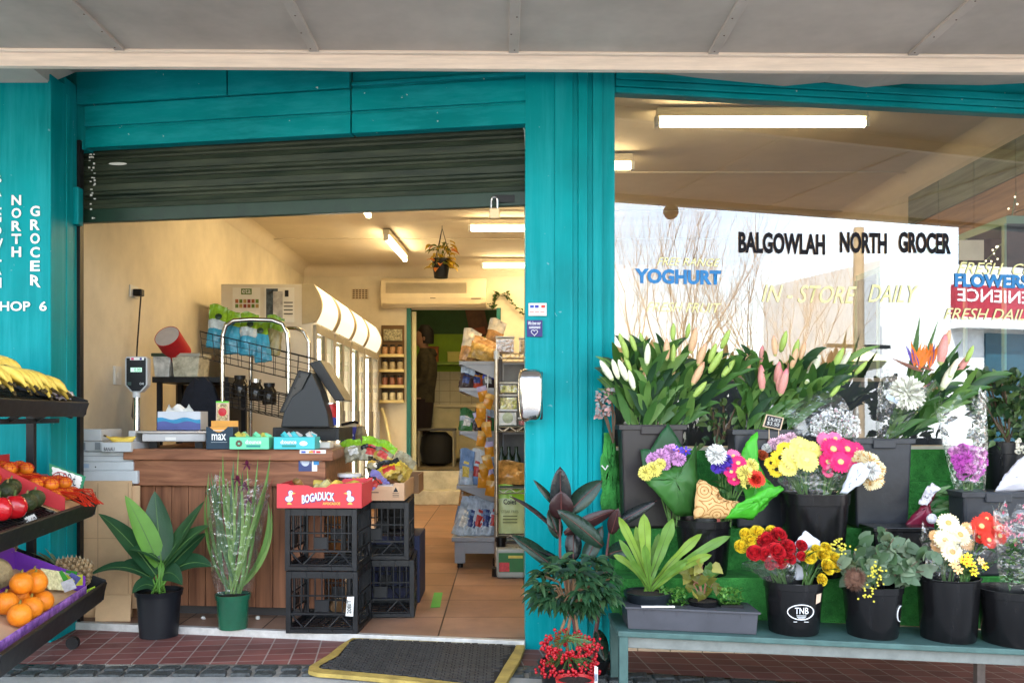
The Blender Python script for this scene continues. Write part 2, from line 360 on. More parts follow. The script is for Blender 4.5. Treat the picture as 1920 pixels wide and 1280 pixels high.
# ================================================================ THE SHOP
cream = mat('cream_plaster', (.64, .575, .45), .75, .13, 2.5, bump=.12, bscale=14)
ceilm = mat('ceiling_paint', (.60, .53, .42), .8, .10, 2)
shop = thing('shop_building', 'single storey corner grocer with bright teal painted timber front and cream plastered inside', 'shop', (0, 4.3, 0))
b = MB(); fx = [(-2.45, 4.44), (.2, 4.06), (.5, 4.10), (3.1, 4.48), (3.1, 10.5), (-2.45, 10.5)]
b.face([(x, y, 0) for x, y in fx]); tag(b.build('shop_floor', terra, fix=False), kind='structure')
b = MB(); b.face([(-1.3, 10.4, .38), (.2, 10.4, .38), (.2, 13.2, .38), (-1.3, 13.2, .38)]); tag(b.build('back_room_floor', mat('vinyl_floor', (.2, .17, .12), .6)), kind='structure')
CZ = 2.72
MB().box((-2.5, 4.08, CZ), (3.2, 10.55, CZ+.1)).build('ceiling', ceilm, shop)
b = MB()                                             # cover strips over the joints of the ceiling sheets
for y in (6.4, 7.6, 8.8): b.box((-2.3, y-.02, CZ-.008), (2.9, y+.02, CZ-.001))
b.build('ceiling_battens', ceilm, shop)
MB().box((-2.6, 4.18, 3.05), (3.4, 13.4, 3.2)).box((-8, 4.2, 4.2), (8, 14, 4.4)).build('roof', mat('roof_sheet', (.3, .3, .3), .6), shop)  # roof out of view, put in to block the sun
MB().box((-8, 4.22, 2.72), (8, 4.40, 4.5)).build('upper_wall', mat('render_upper', (.5, .45, .38), .8), shop)
MB().box((-2.45, 4.42, -.1), (-2.3, 10.5, CZ)).build('side_wall', cream, shop, label='long cream plastered wall left of the counter')
MB().box((2.9, 4.5, -.3), (3.05, 10.5, CZ)).build('side_wall', cream, shop)
MB().box((-2.3, 10.4, 0), (-1.10, 10.55, CZ)).box((-.04, 10.4, 0), (2.9, 10.55, CZ)).box((-1.1, 10.4, 2.235), (-.04, 10.55, CZ)).build('rear_wall', cream, shop)
def cornice(a, c, inn):
    a, c, inn = V(a), V(c), V(inn); b = MB(); k = 6; ring = []
    for i in range(k+1):
        t = i/k*math.pi/2; ring.append(inn*(.10*(1-math.sin(t)) if 0 else .10*(1-math.cos(t)))+V((0, 0, -.10*(1-math.sin(t)))))
    for i in range(k): b.face([a+ring[i], c+ring[i], c+ring[i+1], a+ring[i+1]])
    b.face([a+V((0, 0, -.118)), c+V((0, 0, -.118)), c+inn*.004+V((0, 0, -.10)), a+inn*.004+V((0, 0, -.10))])
    return b.build('cornice', mat('cornice_plaster', (.66, .58, .45), .75, .05), shop, smooth=True)
cornice((-2.299, 4.5, CZ), (-2.299, 10.4, CZ), (1, 0, 0)); cornice((2.899, 4.5, CZ), (2.899, 10.4, CZ), (-1, 0, 0)); cornice((-2.3, 10.399, CZ), (2.9, 10.399, CZ), (0, -1, 0))
# back room beyond the teal framed doorway
grn = mat('lime_wall', (.22, .36, .025), .7, .1); dg = mat('dark_green_wall', (.035, .09, .03), .7, .2); tl = brickmat('cream_wall_tiles', (.5, .46, .33), (.52, .48, .35), (.3, .27, .2), .15, .15, .004, plane='XZ', rough=.35, stain=.15)
MB().box((-1.6, 12.6, 2.14), (.5, 12.75, 2.9)).build('dark_band', dg, shop)
MB().box((-1.6, 12.6, 1.62), (.5, 12.75, 2.14)).build('lime_band', grn, shop)
MB().box((-1.6, 12.6, .3), (.5, 12.75, 1.62)).build('tiled_dado', tl, shop)
MB().box((-1.75, 10.55, .3), (-1.6, 12.75, 2.9)).box((.35, 10.55, .3), (.5, 12.75, 2.9)).build('back_room_wall', tl, shop)
MB().box((-1.75, 10.55, 2.9), (.5, 12.75, 3.0)).build('back_room_ceiling', mat('bk_ceil', (.4, .36, .25), .8), shop)
MB().box((-1.2, 10.22, 0), (.1, 10.4, .165)).box((-1.10, 10.4, 0), (-.04, 10.56, .38)).build('door_step', mat('worn_concrete_step', (.45, .42, .32), .8, .3, 6, bump=.3), shop, bevel=.012)
tdark = mat('teal_gloss_dark', (.004, .12, .11), .4, .15)
MB().box((-1.115, 10.37, .17), (-1.065, 10.43, 2.24)).box((-.085, 10.37, .17), (-.035, 10.43, 2.24)).build('door_frame', tdark, shop, bevel=.004)
MB().box((-1.06, 10.42, .2), (-1.01, 10.46, 2.2)).build('door_stop', mat('door_edge', (.5, .48, .3), .5), shop)

# ---- street front
SX = -2.07
p = MB().box((-6, 4.15, -.2), (SX, 4.28, 2.56)).build('side_panel', teal, shop, label='flat teal panel with white stuck-on letters')
for st, px, y0, y1 in (('BALGOWLAH', -6, 325, 545), ('NORTH', 31, 366, 487), ('GROCER', 66, 386, 540)):
    n = len(st); h = (y1-y0)/n
    for i, ch in enumerate(st):
        a = W(px-(9 if ch != 'W' else 12), y0+h*(i+1)-h*.22, 4.146); c = W(px+(9 if ch != 'W' else 12), y0+h*(i+1)-h*.22, 4.146); d = W(px-9, y0+h*i, 4.146)
        if st == 'GROCER' and i == 5: c = c+V((.004, 0, -.012))
        text(ch, a, c-a, V((0, 0, d.z-a.z)), wink, 'letter', p, bold=.03)
a = W(-14, 583, 4.146); text('SHOP', a, V(((57+14)*4.146/F, 0, 0)), V((0, 0, 18*4.146/F)), wink, 'lettering', p, bold=.022)
a = W(74, 583, 4.146); text('6', a, V((14*4.146/F, 0, 0)), V((0, 0, 18*4.146/F)), wink, 'lettering', p, bold=.022)
b = MB().box((-2.3, 4.28, -.1), (SX-.002, 4.40, 2.6)).box((SX-.012, 4.135, -.1), (SX+.003, 4.28, 2.56))
b.box((SX-.03, 4.281, 0), (SX+.006, 4.345, 2.52)).box((SX-.02, 4.35, 1.92), (SX+.028, 4.40, 2.10))
b.box((SX-.1, 4.422, 2.3), (SX+.04, 4.52, 2.72)); b.build('door_jamb', teal, shop, bevel=.004)
MB().box((SX-.004, 4.401, 0), (SX+.012, 4.44, 2.34)).build('shutter_track', dkmetal, shop)
# fascia boards over the roller shutter: along the doorway plane
dx = V((1, -.171, 0)).normalized(); dn = V((-.171, -1, 0)).normalized()
def dbox(b, x0, x1, o0, o1, z0, z1, mi=0, zt=None):        # box along the doorway plane; o = metres towards the street
    P = lambda x, o, z: V((x, doorY(x), z))+dn*o
    za, zb = (z1, z1) if zt is None else zt
    return b.hexa([P(x0, o1, z0), P(x1, o1, z0), P(x1, o0, z0), P(x0, o0, z0)], [P(x0, o1, za), P(x1, o1, zb), P(x1, o0, zb), P(x0, o0, za)], mi)
b = MB()
for x0, x1 in ((-2.035, -.706), (-.700, .10)):
    dbox(b, x0, x1, -.05, .012, 2.302, 2.392); dbox(b, x0, x1, -.05, .004, 2.392, 2.404); dbox(b, x0, x1, -.05, .014, 2.404, 2.505)
b.build('fascia_board', tealh, shop, bevel=.004)
b = MB(); dbox(b, -2.065, -1.30, -.05, .03, 2.508, 0, 0, (2.68, 2.66)); dbox(b, -1.295, -.706, -.05, .026, 2.508, 0, 0, (2.66, 2.60)); dbox(b, -.70, .10, -.05, .001, 2.505, 0, 0, (2.60, 2.56))
dbox(b, -.70, .10, .001, .016, 2.518, 2.535)
b.build('top_board', tealh, shop, bevel=.003)
# pillar of boards between doorway and window
b = MB(); pl = [(.095, 4.035), (.225, 4.048), (.228, 4.040), (.306, 4.045), (.309, 4.056), (.330, 4.058), (.333, 4.046), (.372, 4.050), (.376, 4.066), (.396, 4.068), (.399, 4.056), (.440, 4.062), (.443, 4.085), (.50, 4.095)]
for (xa, ya), (xb, yb) in zip(pl[:-1], pl[1:]): b.face([(xa, ya, -.16), (xb, yb, -.16), (xb, yb, 2.58), (xa, ya, 2.58)])
b.face([(.095, 4.25, -.1), (.095, 4.035, -.16), (.095, 4.035, 2.58), (.095, 4.25, 2.58)]); b.face([(.5, 4.095, -.16), (.5, 4.25, -.16), (.5, 4.25, 2.58), (.5, 4.095, 2.58)])
b.face([(.5, 4.25, -.16), (.095, 4.25, -.16), (.095, 4.25, 2.58), (.5, 4.25, 2.58)])
b.build('pillar', teal, shop, label='teal pillar of grooved boards between doorway and window')
# shop window
tx = V((1, .146, 0)).normalized()
def wbox(b, x0, x1, o0, o1, z0, z1, mi=0):
    P = lambda x, o, z: V((x, winY(x), z))+WN*o
    return b.hexa([P(x0, o1, z0), P(x1, o1, z0), P(x1, o0, z0), P(x0, o0, z0)], [P(x0, o1, z1), P(x1, o1, z1), P(x1, o0, z1), P(x0, o0, z1)], mi)
b = MB()
wbox(b, .502, 3.3, -.06, .012, 2.468, 2.492); wbox(b, .502, 3.3, -.06, .022, 2.494, 2.522); wbox(b, .502, 3.3, -.06, .030, 2.524, 2.555)
wbox(b, .475, .497, -.06, .012, .86, 2.468); wbox(b, 3.1, 3.4, -.06, .03, -.4, 2.465)
wf = b.build('window_frame', tealh, shop, bevel=.003)
b = MB(); pts = []                                   # torn top board right of the frame's end
for i in range(41):
    x = 1.28+i*.05; pts.append((x, 2.575+.03*math.sin(i*.55)+.012*math.sin(i*1.7) if x > 1.3 else 2.56))
for (x0, z0), (x1, z1) in zip(pts[:-1], pts[1:]):
    b.face([V((x0, winY(x0), 2.557))+WN*.012, V((x1, winY(x1), 2.557))+WN*.012, V((x1, winY(x1), z1+.07))+WN*.012, V((x0, winY(x0), z0+.07))+WN*.012])
b.build('top_board', tealh, shop)
b = MB()                                             # flaking cream batten between frame and soffit
for i in range(18):
    x0, x1 = .46+i*.05, .46+(i+1)*.05-.001; wbox(b, x0, x1, -.02, .02+random.uniform(-.002, .002), 2.557, 2.588-.0012*i+random.uniform(-.003, .003))
b.build('cover_batten', mat('flaking_paint', (.55, .48, .4), .7, .35, 25, bump=.5), shop)
MB().box((3.41, 4.52, -.5), (9, 4.7, 2.74)).build('neighbour_wall', mat('render_upper', (.5, .45, .38), .8), shop)
b = MB(); wbox(b, .5, 3.3, -.10, .03, .835, .86); b.build('window_sill', mat('cream_sill', (.62, .58, .49), .5, .12), shop, bevel=.006)
b = MB(); wbox(b, .5, 3.3, -.12, 0, -.35, .835); b.build('wall_below_window', cream, shop)
creamtile = brickmat('cream_base_tiles', (.60, .44, .30), (.66, .50, .36), (.2, .15, .1), .152, .3, .003, plane='XZ', rough=.3, stain=.15, loc=(0, 0, 0))
b = MB(); wbox(b, .5, 3.3, .001, .012, -.4, .06); b.build('base_tiles', creamtile, shop)
glass = clear('window_glass', .9, (.86, .87, .87), 0, fac=.092, gcol=(.86, .94, 1.0))
b = MB(); P = lambda x, z: V((x, winY(x), z))
b.face([P(.50, .86), P(3.1, .86), P(3.1, 2.468), P(.50, 2.468)]); gl = b.build('window_pane', glass, shop, fix=False)
# lettering stuck on the glass
def wtext(st, x0, x1, yb, yt, m, bold=0, shear=0, **k):
    a = WW(x0, yb, .003); c = WW(x1, yb, .003); u = WW(x0, yt, .003)
    r = c-a; r.z = 0
    return text(st, a, r, V((0, 0, u.z-a.z)), m, 'lettering', gl, bold=bold, shear=shear, depth=.0012, **k)
winkblack = mat('window_ink', (.012, .012, .016), .7, 0, spec=.1)
for st, x0, x1 in (('BALGOWLAH', 1385, 1547), ('NORTH', 1575, 1663), ('GROCER', 1685, 1783)): wtext(st, x0, x1, 474, 434, winkblack, bold=.04)
blue = mat('blue_vinyl', (.015, .17, .42), .5, .2, 40)
wtext('YOGHURT', 1190, 1352, 531, 503, blue, bold=.05); wtext('FLOWERS', 1790, 1930, 538, 512, blue, bold=.045)
yel = mat('faded_yellow_vinyl', (.72, .70, .34), .5, .15, 30)
wtext('IN - STORE', 1428, 1606, 566, 533, yel, shear=.35, bold=.006); wtext('DAILY', 1628, 1722, 566, 533, yel, shear=.35, bold=.006)
wtext('FRESH  CUT', 1795, 1960, 513, 491, yel, shear=.35); wtext('FRESH DAILY', 1770, 1945, 598, 577, yel, shear=.35)
wtext('FRESH FRUIT', 1212, 1352, 584, 566, yel, shear=.35); wtext('FREE RANGE', 1232, 1350, 497, 482, yel, shear=.35)
# ================================================================ AWNING
awn = thing('street_awning', 'grey sheeted awning ceiling with cover strips and a cream edge board over the footpath', 'awning', (0, 3, 2.5))
def az(x): return 2.52-.0064*x
grey = mat('awning_sheet', (.50, .44, .39), .7, .26, 1.3, bump=.08, bscale=12)
b = MB(); b.hexa([(-9, 2.25, az(-9)), (9, 2.25, az(9)), (9, 3.86, az(9)), (-9, 3.86, az(-9))][::-1] and [(-9, 2.25, az(-9)), (9, 2.25, az(9)), (9, 3.86, az(9)), (-9, 3.86, az(-9))], [(-9, 2.25, 2.7), (9, 2.25, 2.7), (9, 4.3, 2.74), (-9, 4.3, 2.74)])
b.build('soffit_sheet', grey, awn)
b = MB(); back = [(-9, 4.15, 2.52), (SX-.005, 4.15, 2.525), (SX+.0, 4.38, 2.66), (-1.30, 4.25, 2.635), (-.705, 4.16, 2.578), (-.1, 4.06, 2.553), (.095, 4.03, 2.545), (.50, 4.06, 2.56), (.9, 4.15, 2.545), (1.3, 4.21, 2.53), (1.5, 4.24, 2.56), (1.7, 4.27, 2.545), (1.9, 4.3, 2.575), (2.3, 4.36, 2.59), (2.7, 4.42, 2.63), (9, 5.4, 2.63)]
for (x0, y0, z0), (x1, y1, z1) in zip(back[:-1], back[1:]):
    for k in range(4):
        xa, xb = lerp(x0, x1, k/4), lerp(x0, x1, (k+1)/4); q = lambda x: ((x-x0)/(x1-x0) if abs(x1-x0) > 1e-4 else 0)
        b.face([(xa, 3.84, az(xa)+.001), (xb, 3.84, az(xb)+.001), (xb, lerp(y0, y1, q(xb)), lerp(z0, z1, q(xb))), (xa, lerp(y0, y1, q(xa)), lerp(z0, z1, q(xa)))])
b.build('rear_soffit', mat('awning_sheet_rear', (.5, .46, .41), .75, .12, 3), awn)
b = MB()
b.hexa([(-9, 3.812, az(-9)-.062), (9, 3.812, az(9)-.062), (9, 3.845, az(9)-.062), (-9, 3.845, az(-9)-.062)], [(-9, 3.80, az(-9)-.001), (9, 3.80, az(9)-.001), (9, 3.845, az(9)-.001), (-9, 3.845, az(-9)-.001)])
b.hexa([(-9, 3.775, az(-9)-.012), (9, 3.775, az(9)-.012), (9, 3.799, az(9)-.012), (-9, 3.799, az(-9)-.012)], [(-9, 3.775, az(-9)), (9, 3.775, az(9)), (9, 3.799, az(9)), (-9, 3.799, az(-9))])
b.build('edge_board', mat('cream_gloss_board', (.88, .74, .61), .5, .12, 14, stretch=(.3, 4, 4), bump=.1, bscale=30), awn, bevel=.003)
for x in (-3.26, -2.43, -1.60, -.79, .04, .87, 1.70, 2.53, 3.36):
    s_ = MB().box((x-.021, 2.3, az(x)-.011), (x+.021, 3.774, az(x)+.02)).build('cover_strip', grey, awn, bevel=.003); b = MB()
    for k in range(9): b.ball((x+random.uniform(-.012, .012), 2.5+k*.155, az(x)-.0115), (.004, .004, .002), 6)
    b.build('nail_heads', mat('rusty_nail', (.12, .07, .05), .8, .3), s_)['kind'] = 'stuff'
MB().box((-9, 2.16, 2.47), (9, 2.245, 2.95)).build('front_fascia', mat('awning_fascia', (.25, .24, .22), .6), awn)
# ================================================================ ACROSS THE STREET (mirrored in the glass)
def onwall(px, py, Yw=-14):
    p = WW(px, py); q = refl(px, py, 1); d = q-p; return p+d*((Yw-p.y)/d.y)
BX = onwall(1650, 487).x; ZT_ = onwall(1650, 487).z; Z1, Z0 = onwall(1860, 538).z, onwall(1860, 600).z; SXL = onwall(1782, 500).x
bl = thing('corner_shop', 'white low shop with a red sign band, across the street, mirrored in the glass', 'building', (BX+6, -14, 0))
wbld = mat('white_render', (.62, .62, .62), .7, .10)
MB().box((BX, -20, -.8), (BX+26, -14, ZT_)).box((BX, -14, -.8), (SXL-.1, -13.9, Z0-.3)).box((SXL, -13.99, Z0-.3), (BX+26, -13.5, Z0)).build('wall', wbld, bl)
sg = MB().box((SXL, -13.98, Z0), (BX+24, -13.8, Z1)).build('sign_band', mat('red_sign', (.30, .02, .035), .5), bl)
tr_ = onwall(1785, 560).x; text('BALGOWLAH CONVENIENCE', (tr_+9, -13.79, lerp(Z0, Z1, .5)), V((-9, 0, 0)), V((0, 0, (Z1-Z0)*.38)), wink, 'lettering', sg, bold=.01)
for k in range(5): x = onwall(1845, 640).x+k*2.6; MB().box((x, -13.99, -.2), (x+2.2, -13.93, Z0-.4)).build('window', mat('dark_shopglass', (.015, .06, .09), .1, .2), bl)
q = onwall(1258, 397, 2.2); al = thing('awning_lamp', 'small round lamp hanging at the front edge of the awning, mirrored in the glass', 'lamp', q)
MB().tube([q, V((q.x-.02, q.y, 2.5))], .02, 8).build('lamp_arm', dkmetal, al); MB().ball(q, (.055, .055, .055), 14).build('lamp_globe', mat('lamp_dull', (.12, .09, .07), .6), al, smooth='all')
bb_ = thing('added_dark_block', 'dark brick block added behind the white corner shop to darken the mirror image at the right of the glass', 'building', (BX+20, -26, 0)); q = onwall(1797, 440, -34)
MB().box((q.x, -34, -.8), (q.x+40, -26, onwall(1860, 300, -26).z)).build('wall', brickmat('dark_brick', (.06, .04, .035), (.09, .055, .045), (.08, .07, .06), .24, .08, .01, plane='XZ'), bb_)  # block added to give the right of the glass a dark reflection
fb = thing('far_building', 'long pale terrace far across the street behind bare trees, mirrored in the glass', 'building', (-8, -40, 0))
MB().box((-60, -52, -.6), (2, -44, 3.2)).build('wall', mat('pale_brick', (.5, .4, .32), .8, .2), fb); MB().box((-60.5, -52.5, 3.2), (2.5, -43.5, 3.7)).build('roof', mat('tile_roof', (.3, .2, .16), .8), fb)
bark = mat('bare_bark', (.34, .22, .13), .85, .3, 10, bump=.5, bscale=30)
def bare_tree(name, label, base, H, spread, seed, n0=8):
    rs = random.Random(seed); t = thing(name, label, 'tree', base, 'bare street trees'); b = MB(); tw = MB()
    def br(mb, p, d, L, r, lv):
        k = 4; pts = [p]; q = p.copy(); dd = d.copy()
        for i in range(k):
            dd = (dd+V((rs.uniform(-.16, .16), rs.uniform(-.16, .16), .06))).normalized(); q = q+dd*L/k; pts.append(q.copy())
        mb.tube(pts, [r*(1-.6*i/k) for i in range(k+1)], 5 if lv else 8, cap=False)
        if lv < 4:
            for i in range(3 if lv < 2 else 3):
                s = pts[rs.choice((2, 3, 4))]; a = rs.uniform(0, 6.28); e = V((math.cos(a), math.sin(a), 0))*spread+dd*1.0+V((0, 0, .25))
                br(tw, s, e.normalized(), L*rs.uniform(.55, .8), r*.5, lv+1)
    b.tube([V(base), V(base)+V((.05, 0, H*.06)), V(base)+V((0, .05, H*.12))], [H*.012, H*.010, H*.006], 10)
    for i in range(n0):
        a = i*6.28/n0+rs.uniform(-.3, .3); br(b, V(base)+V((0, .03, H*rs.uniform(.01, .11))), V((math.cos(a)*spread*.7, math.sin(a)*spread*.7, 1)).normalized(), H*.40, H*.0052, 0)
    b.build('trunk', bark, t); tw.build('crown', bark, t, fix=False)
q = refl(1260, 700, 13); bare_tree('bare_tree', 'bare winter tree with many upright twigs mirrored under the word YOGHURT', (q.x, q.y, gz(q.x)), 5.6, .5, 3)
q = refl(1450, 700, 24); bare_tree('bare_tree', 'bare winter tree with grey slanting twigs mirrored left of the lamp pole', (q.x, q.y, gz(q.x)), 7.2, .6, 5)
q = refl(1610, 700, 9); q.z = gz(q.x)
lp = thing('street_lamp', 'timber pole carrying a round pale lamp, mirrored in the shop window', 'street lamp', q)
MB().tube([q, q+V((0, 0, 3.9))], [.085, .07], 12).build('pole', mat('timber_pole', (.3, .22, .14), .8, .3, 8), lp, smooth=True)
MB().box((q.x-.5, q.y-.04, 1.95), (q.x+.5, q.y+.04, 2.0)).build('bracket', dkmetal, lp)
MB().lathe([(.0, 1.62), (.2, 1.66), (.27, 1.75), (.2, 1.84), (.05, 1.88), (.05, 1.95)], (q.x, q.y+.15, 0), 20).build('lamp_bowl', mat('lamp_bowl', (.75, .72, .4), .3), lp, smooth=True)
# ================================================================ INSIDE THE SHOP: fixed things
warm = (1.0, .66, .27)
tubem = emit('lit_tube', (1.0, .76, .40), 5.6)
fitm = mat('cream_fitting', (.62, .56, .44), .4, .05)
def strip_light(a, c, label, zc=CZ-.009, k_=1):
    a, c = V((a[0], a[1], zc)), V((c[0], c[1], zc)); mid = (a+c)/2
    t = thing('fluorescent_light', label, 'ceiling light', mid, 'fluorescent lights on the shop ceiling')
    d = (c-a).normalized(); s = d.cross(V((0, 0, 1))); M = Matrix((d, s, V((0, 0, 1)))).transposed(); L_ = (c-a).length/2
    MB().box((-L_, -.03, -.05), (L_, .03, 0), 0, M, tuple(mid)).build('housing', fitm, t, bevel=.004)
    for k in (-1, 1): MB().box((k*L_-.012, -.022, -.105), (k*L_+.012, .022, -.045), 0, M, tuple(mid)).build('lamp_holder', whitep, t, bevel=.003)
    MB().tube([a+d*.02+V((0, 0, -.083)), c-d*.02+V((0, 0, -.083))], .019, 10).build('tube', tubem if k_ == 1 else emit('dim_tube', (1.0, .78, .42), 1.6), t, smooth=True)
    ld = bpy.data.lights.new('tube_light', 'AREA'); ld.shape = 'RECTANGLE'; ld.size = L_*2-.05; ld.size_y = .035; ld.energy = 1.2*k_; ld.color = warm
    lo = bpy.data.objects.new('tube_light', ld); col.objects.link(lo); lo.location = mid+V((0, 0, -.112)); lo.rotation_euler = (0, 0, math.atan2(d.y, d.x)); adopt(lo, t)
    return t
strip_light((.85, 5.05), (2.02, 5.05), 'lit fluorescent light high in the shop window, nearest of all to the glass')
strip_light((-.36, 5.93), (.84, 5.93), 'lit fluorescent light whose right end shows at the left edge of the window')
strip_light((-.30, 7.9), (.90, 7.9), 'lit fluorescent light beside the padlock, running out behind the teal pillar')
strip_light((-.24, 9.85), (.96, 9.85), 'lit fluorescent light above the right end of the air conditioner')
strip_light((-1.08, 8.3), (-1.03, 9.45), 'lit fluorescent light pointing to the back wall, left of the hanging plant')
strip_light((-1.12, 6.2), (-1.10, 7.38), 'lit fluorescent light of which just the end shows under the roller shutter')

strip_light((-1.2, 11.1), (-.1, 11.1), 'unseen fluorescent light added on the back room ceiling beyond the teal doorway', 2.899, .35)  # lamp out of view, added to light the back room
# roller shutter
st = thing('roller_shutter', 'dark green ribbed roller shutter pulled half down in the shop doorway', 'roller shutter', (-1, 4.3, 2.1))
b = MB(); prof = []
z = 2.40
while z > 2.0:
    prof += [(z, 0), (z-.012, .0), (z-.020, -.016), (z-.030, -.018), (z-.038, -.004), (z-.058, .004), (z-.064, .010), (z-.094, .008)]; z -= .098
prof = [q for q in prof if q[0] > 2.02]+[(2.02, 0)]
xL, xR = SX-.09, .098
def SP(x, o, z): return V((x, doorY(x), z))+dn*o
for (z0, o0), (z1, o1) in zip(prof[:-1], prof[1:]): b.face([SP(xL, o0-.07, z0), SP(xR, o0-.07, z0), SP(xR, o1-.07, z1), SP(xL, o1-.07, z1)])
shm = mat('shutter_green', (.013, .031, .020), .6, .5, 5, stretch=(.6, .6, 6), bump=.15, bscale=40, c2=(.032, .040, .024))
b.build('curtain', shm, st)
b = MB(); dbox(b, SX-.04, xR, -.085, -.052, 1.953, 2.02); b.build('bottom_rail', mat('shutter_rail', (.012, .032, .020), .4, .3, 8), st, bevel=.004)
b = MB()
for k in range(26):
    x = SX+.02+random.uniform(0, .03); z = 1.97+random.random()*.33; r = random.uniform(.003, .008); p = SP(x, -.048, z)
    b.cbox(p, (r*1.6, .003, r*random.uniform(.6, 2)))
p = SP(-1.90, -.05, 2.235); b.lathe([(0, -.001), (.045, 0), (.0, .002)], p, 14, M=Matrix.Rotation(R(90), 3, 'X') @ Matrix.Diagonal((1, .16, 1)))
b.build('paint_chips', mat('bare_paint', (.62, .62, .58), .6, .1), st)
p = SP(.02, -.035, 1.995)
MB().cbox(SP(.0, -.048, 1.985), (.10, .006, .035)).build('hasp', dkmetal, st, bevel=.002)
pk = thing('padlock', 'brass padlock with a steel shackle hanging open from the shutter rail', 'padlock', tuple(WW(0, 0) if 0 else DW(927, 400, -.02)))
c = DW(927, 400, -.02)
MB().box((c.x-.023, c.y-.012, c.z-.026), (c.x+.023, c.y+.012, c.z+.022)).build('lock_body', mat('brass', (.55, .40, .22), .45, .2, metal=.5), pk, bevel=.004)
MB().tube([c+V((-.014, 0, .02)), c+V((-.014, 0, .055))]+[c+V((-.014*math.cos(a*.524), 0, .06+.014*math.sin(a*.524))) for a in range(7)]+[c+V((.014, 0, .02))], .0045, 8).build('shackle', chrome, pk, smooth=True)
MB().tube([SP(.075, -.05, 2.32), SP(.085, -.045, 2.29), SP(.088, -.045, 2.25), SP(.09, -.048, 2.2)], .003, 6).build('pull_cord', mat('steel_wire', (.4, .4, .38), .4), st)
# air conditioner on the rear wall
ac = thing('air_conditioner', 'long cream split air conditioner on the rear wall above the teal doorway', 'air conditioner', (-.8, 10.3, 2.4))
acm = mat('aged_white_plastic', (.66, .57, .40), .4, .06)
b = MB(); x0, x1 = -1.39, -.20; pr = [(10.398, 2.56), (10.22, 2.555), (10.20, 2.52), (10.19, 2.33), (10.21, 2.27), (10.27, 2.235), (10.398, 2.235)]
b.add([(x, y, z) for x in (x0, x1) for y, z in pr], [tuple(range(7)), tuple(range(13, 6, -1))]+[(i, i+7, (i+1) % 7+7, (i+1) % 7) for i in range(7)]); b.build('casing', acm, ac, bevel=.012)
b = MB()
for k in range(9): b.box((-1.33, 10.186, 2.385+k*.013), (-.42, 10.194, 2.391+k*.013))
b.build('grille', mat('ac_grille', (.36, .31, .22), .5), ac)
MB().box((-1.33, 10.195, 2.262), (-.26, 10.222, 2.272)).build('outlet_flap', acm, ac); MB().box((-.37, 10.183, 2.318), (-.26, 10.19, 2.326)).build('display_slot', ink, ac); MB().box((-.83, 10.184, 2.322), (-.77, 10.189, 2.329)).build('badge', dkmetal, ac)
vt = thing('wall_vent', 'small square terracotta air vent in the rear wall above the fridges', 'vent', tuple(W(675, 551, 10.4)))
b = MB(); q = W(675, 551, 10.39)
for i in range(6):
    b.box((q.x-.095, q.y-.008, q.z-.06+i*.022), (q.x+.095, q.y+.006, q.z-.052+i*.022))
    b.box((q.x-.095+i*.036, q.y-.009, q.z-.06), (q.x-.085+i*.036, q.y+.006, q.z+.06))
b.build('vent_grid', mat('vent_paint', (.60, .5, .36), .7), vt); MB().box((q.x-.095, q.y+.006, q.z-.06), (q.x+.095, q.y+.009, q.z+.06)).build('vent_hole', mat('vent_dark', (.13, .08, .05), .9), vt)
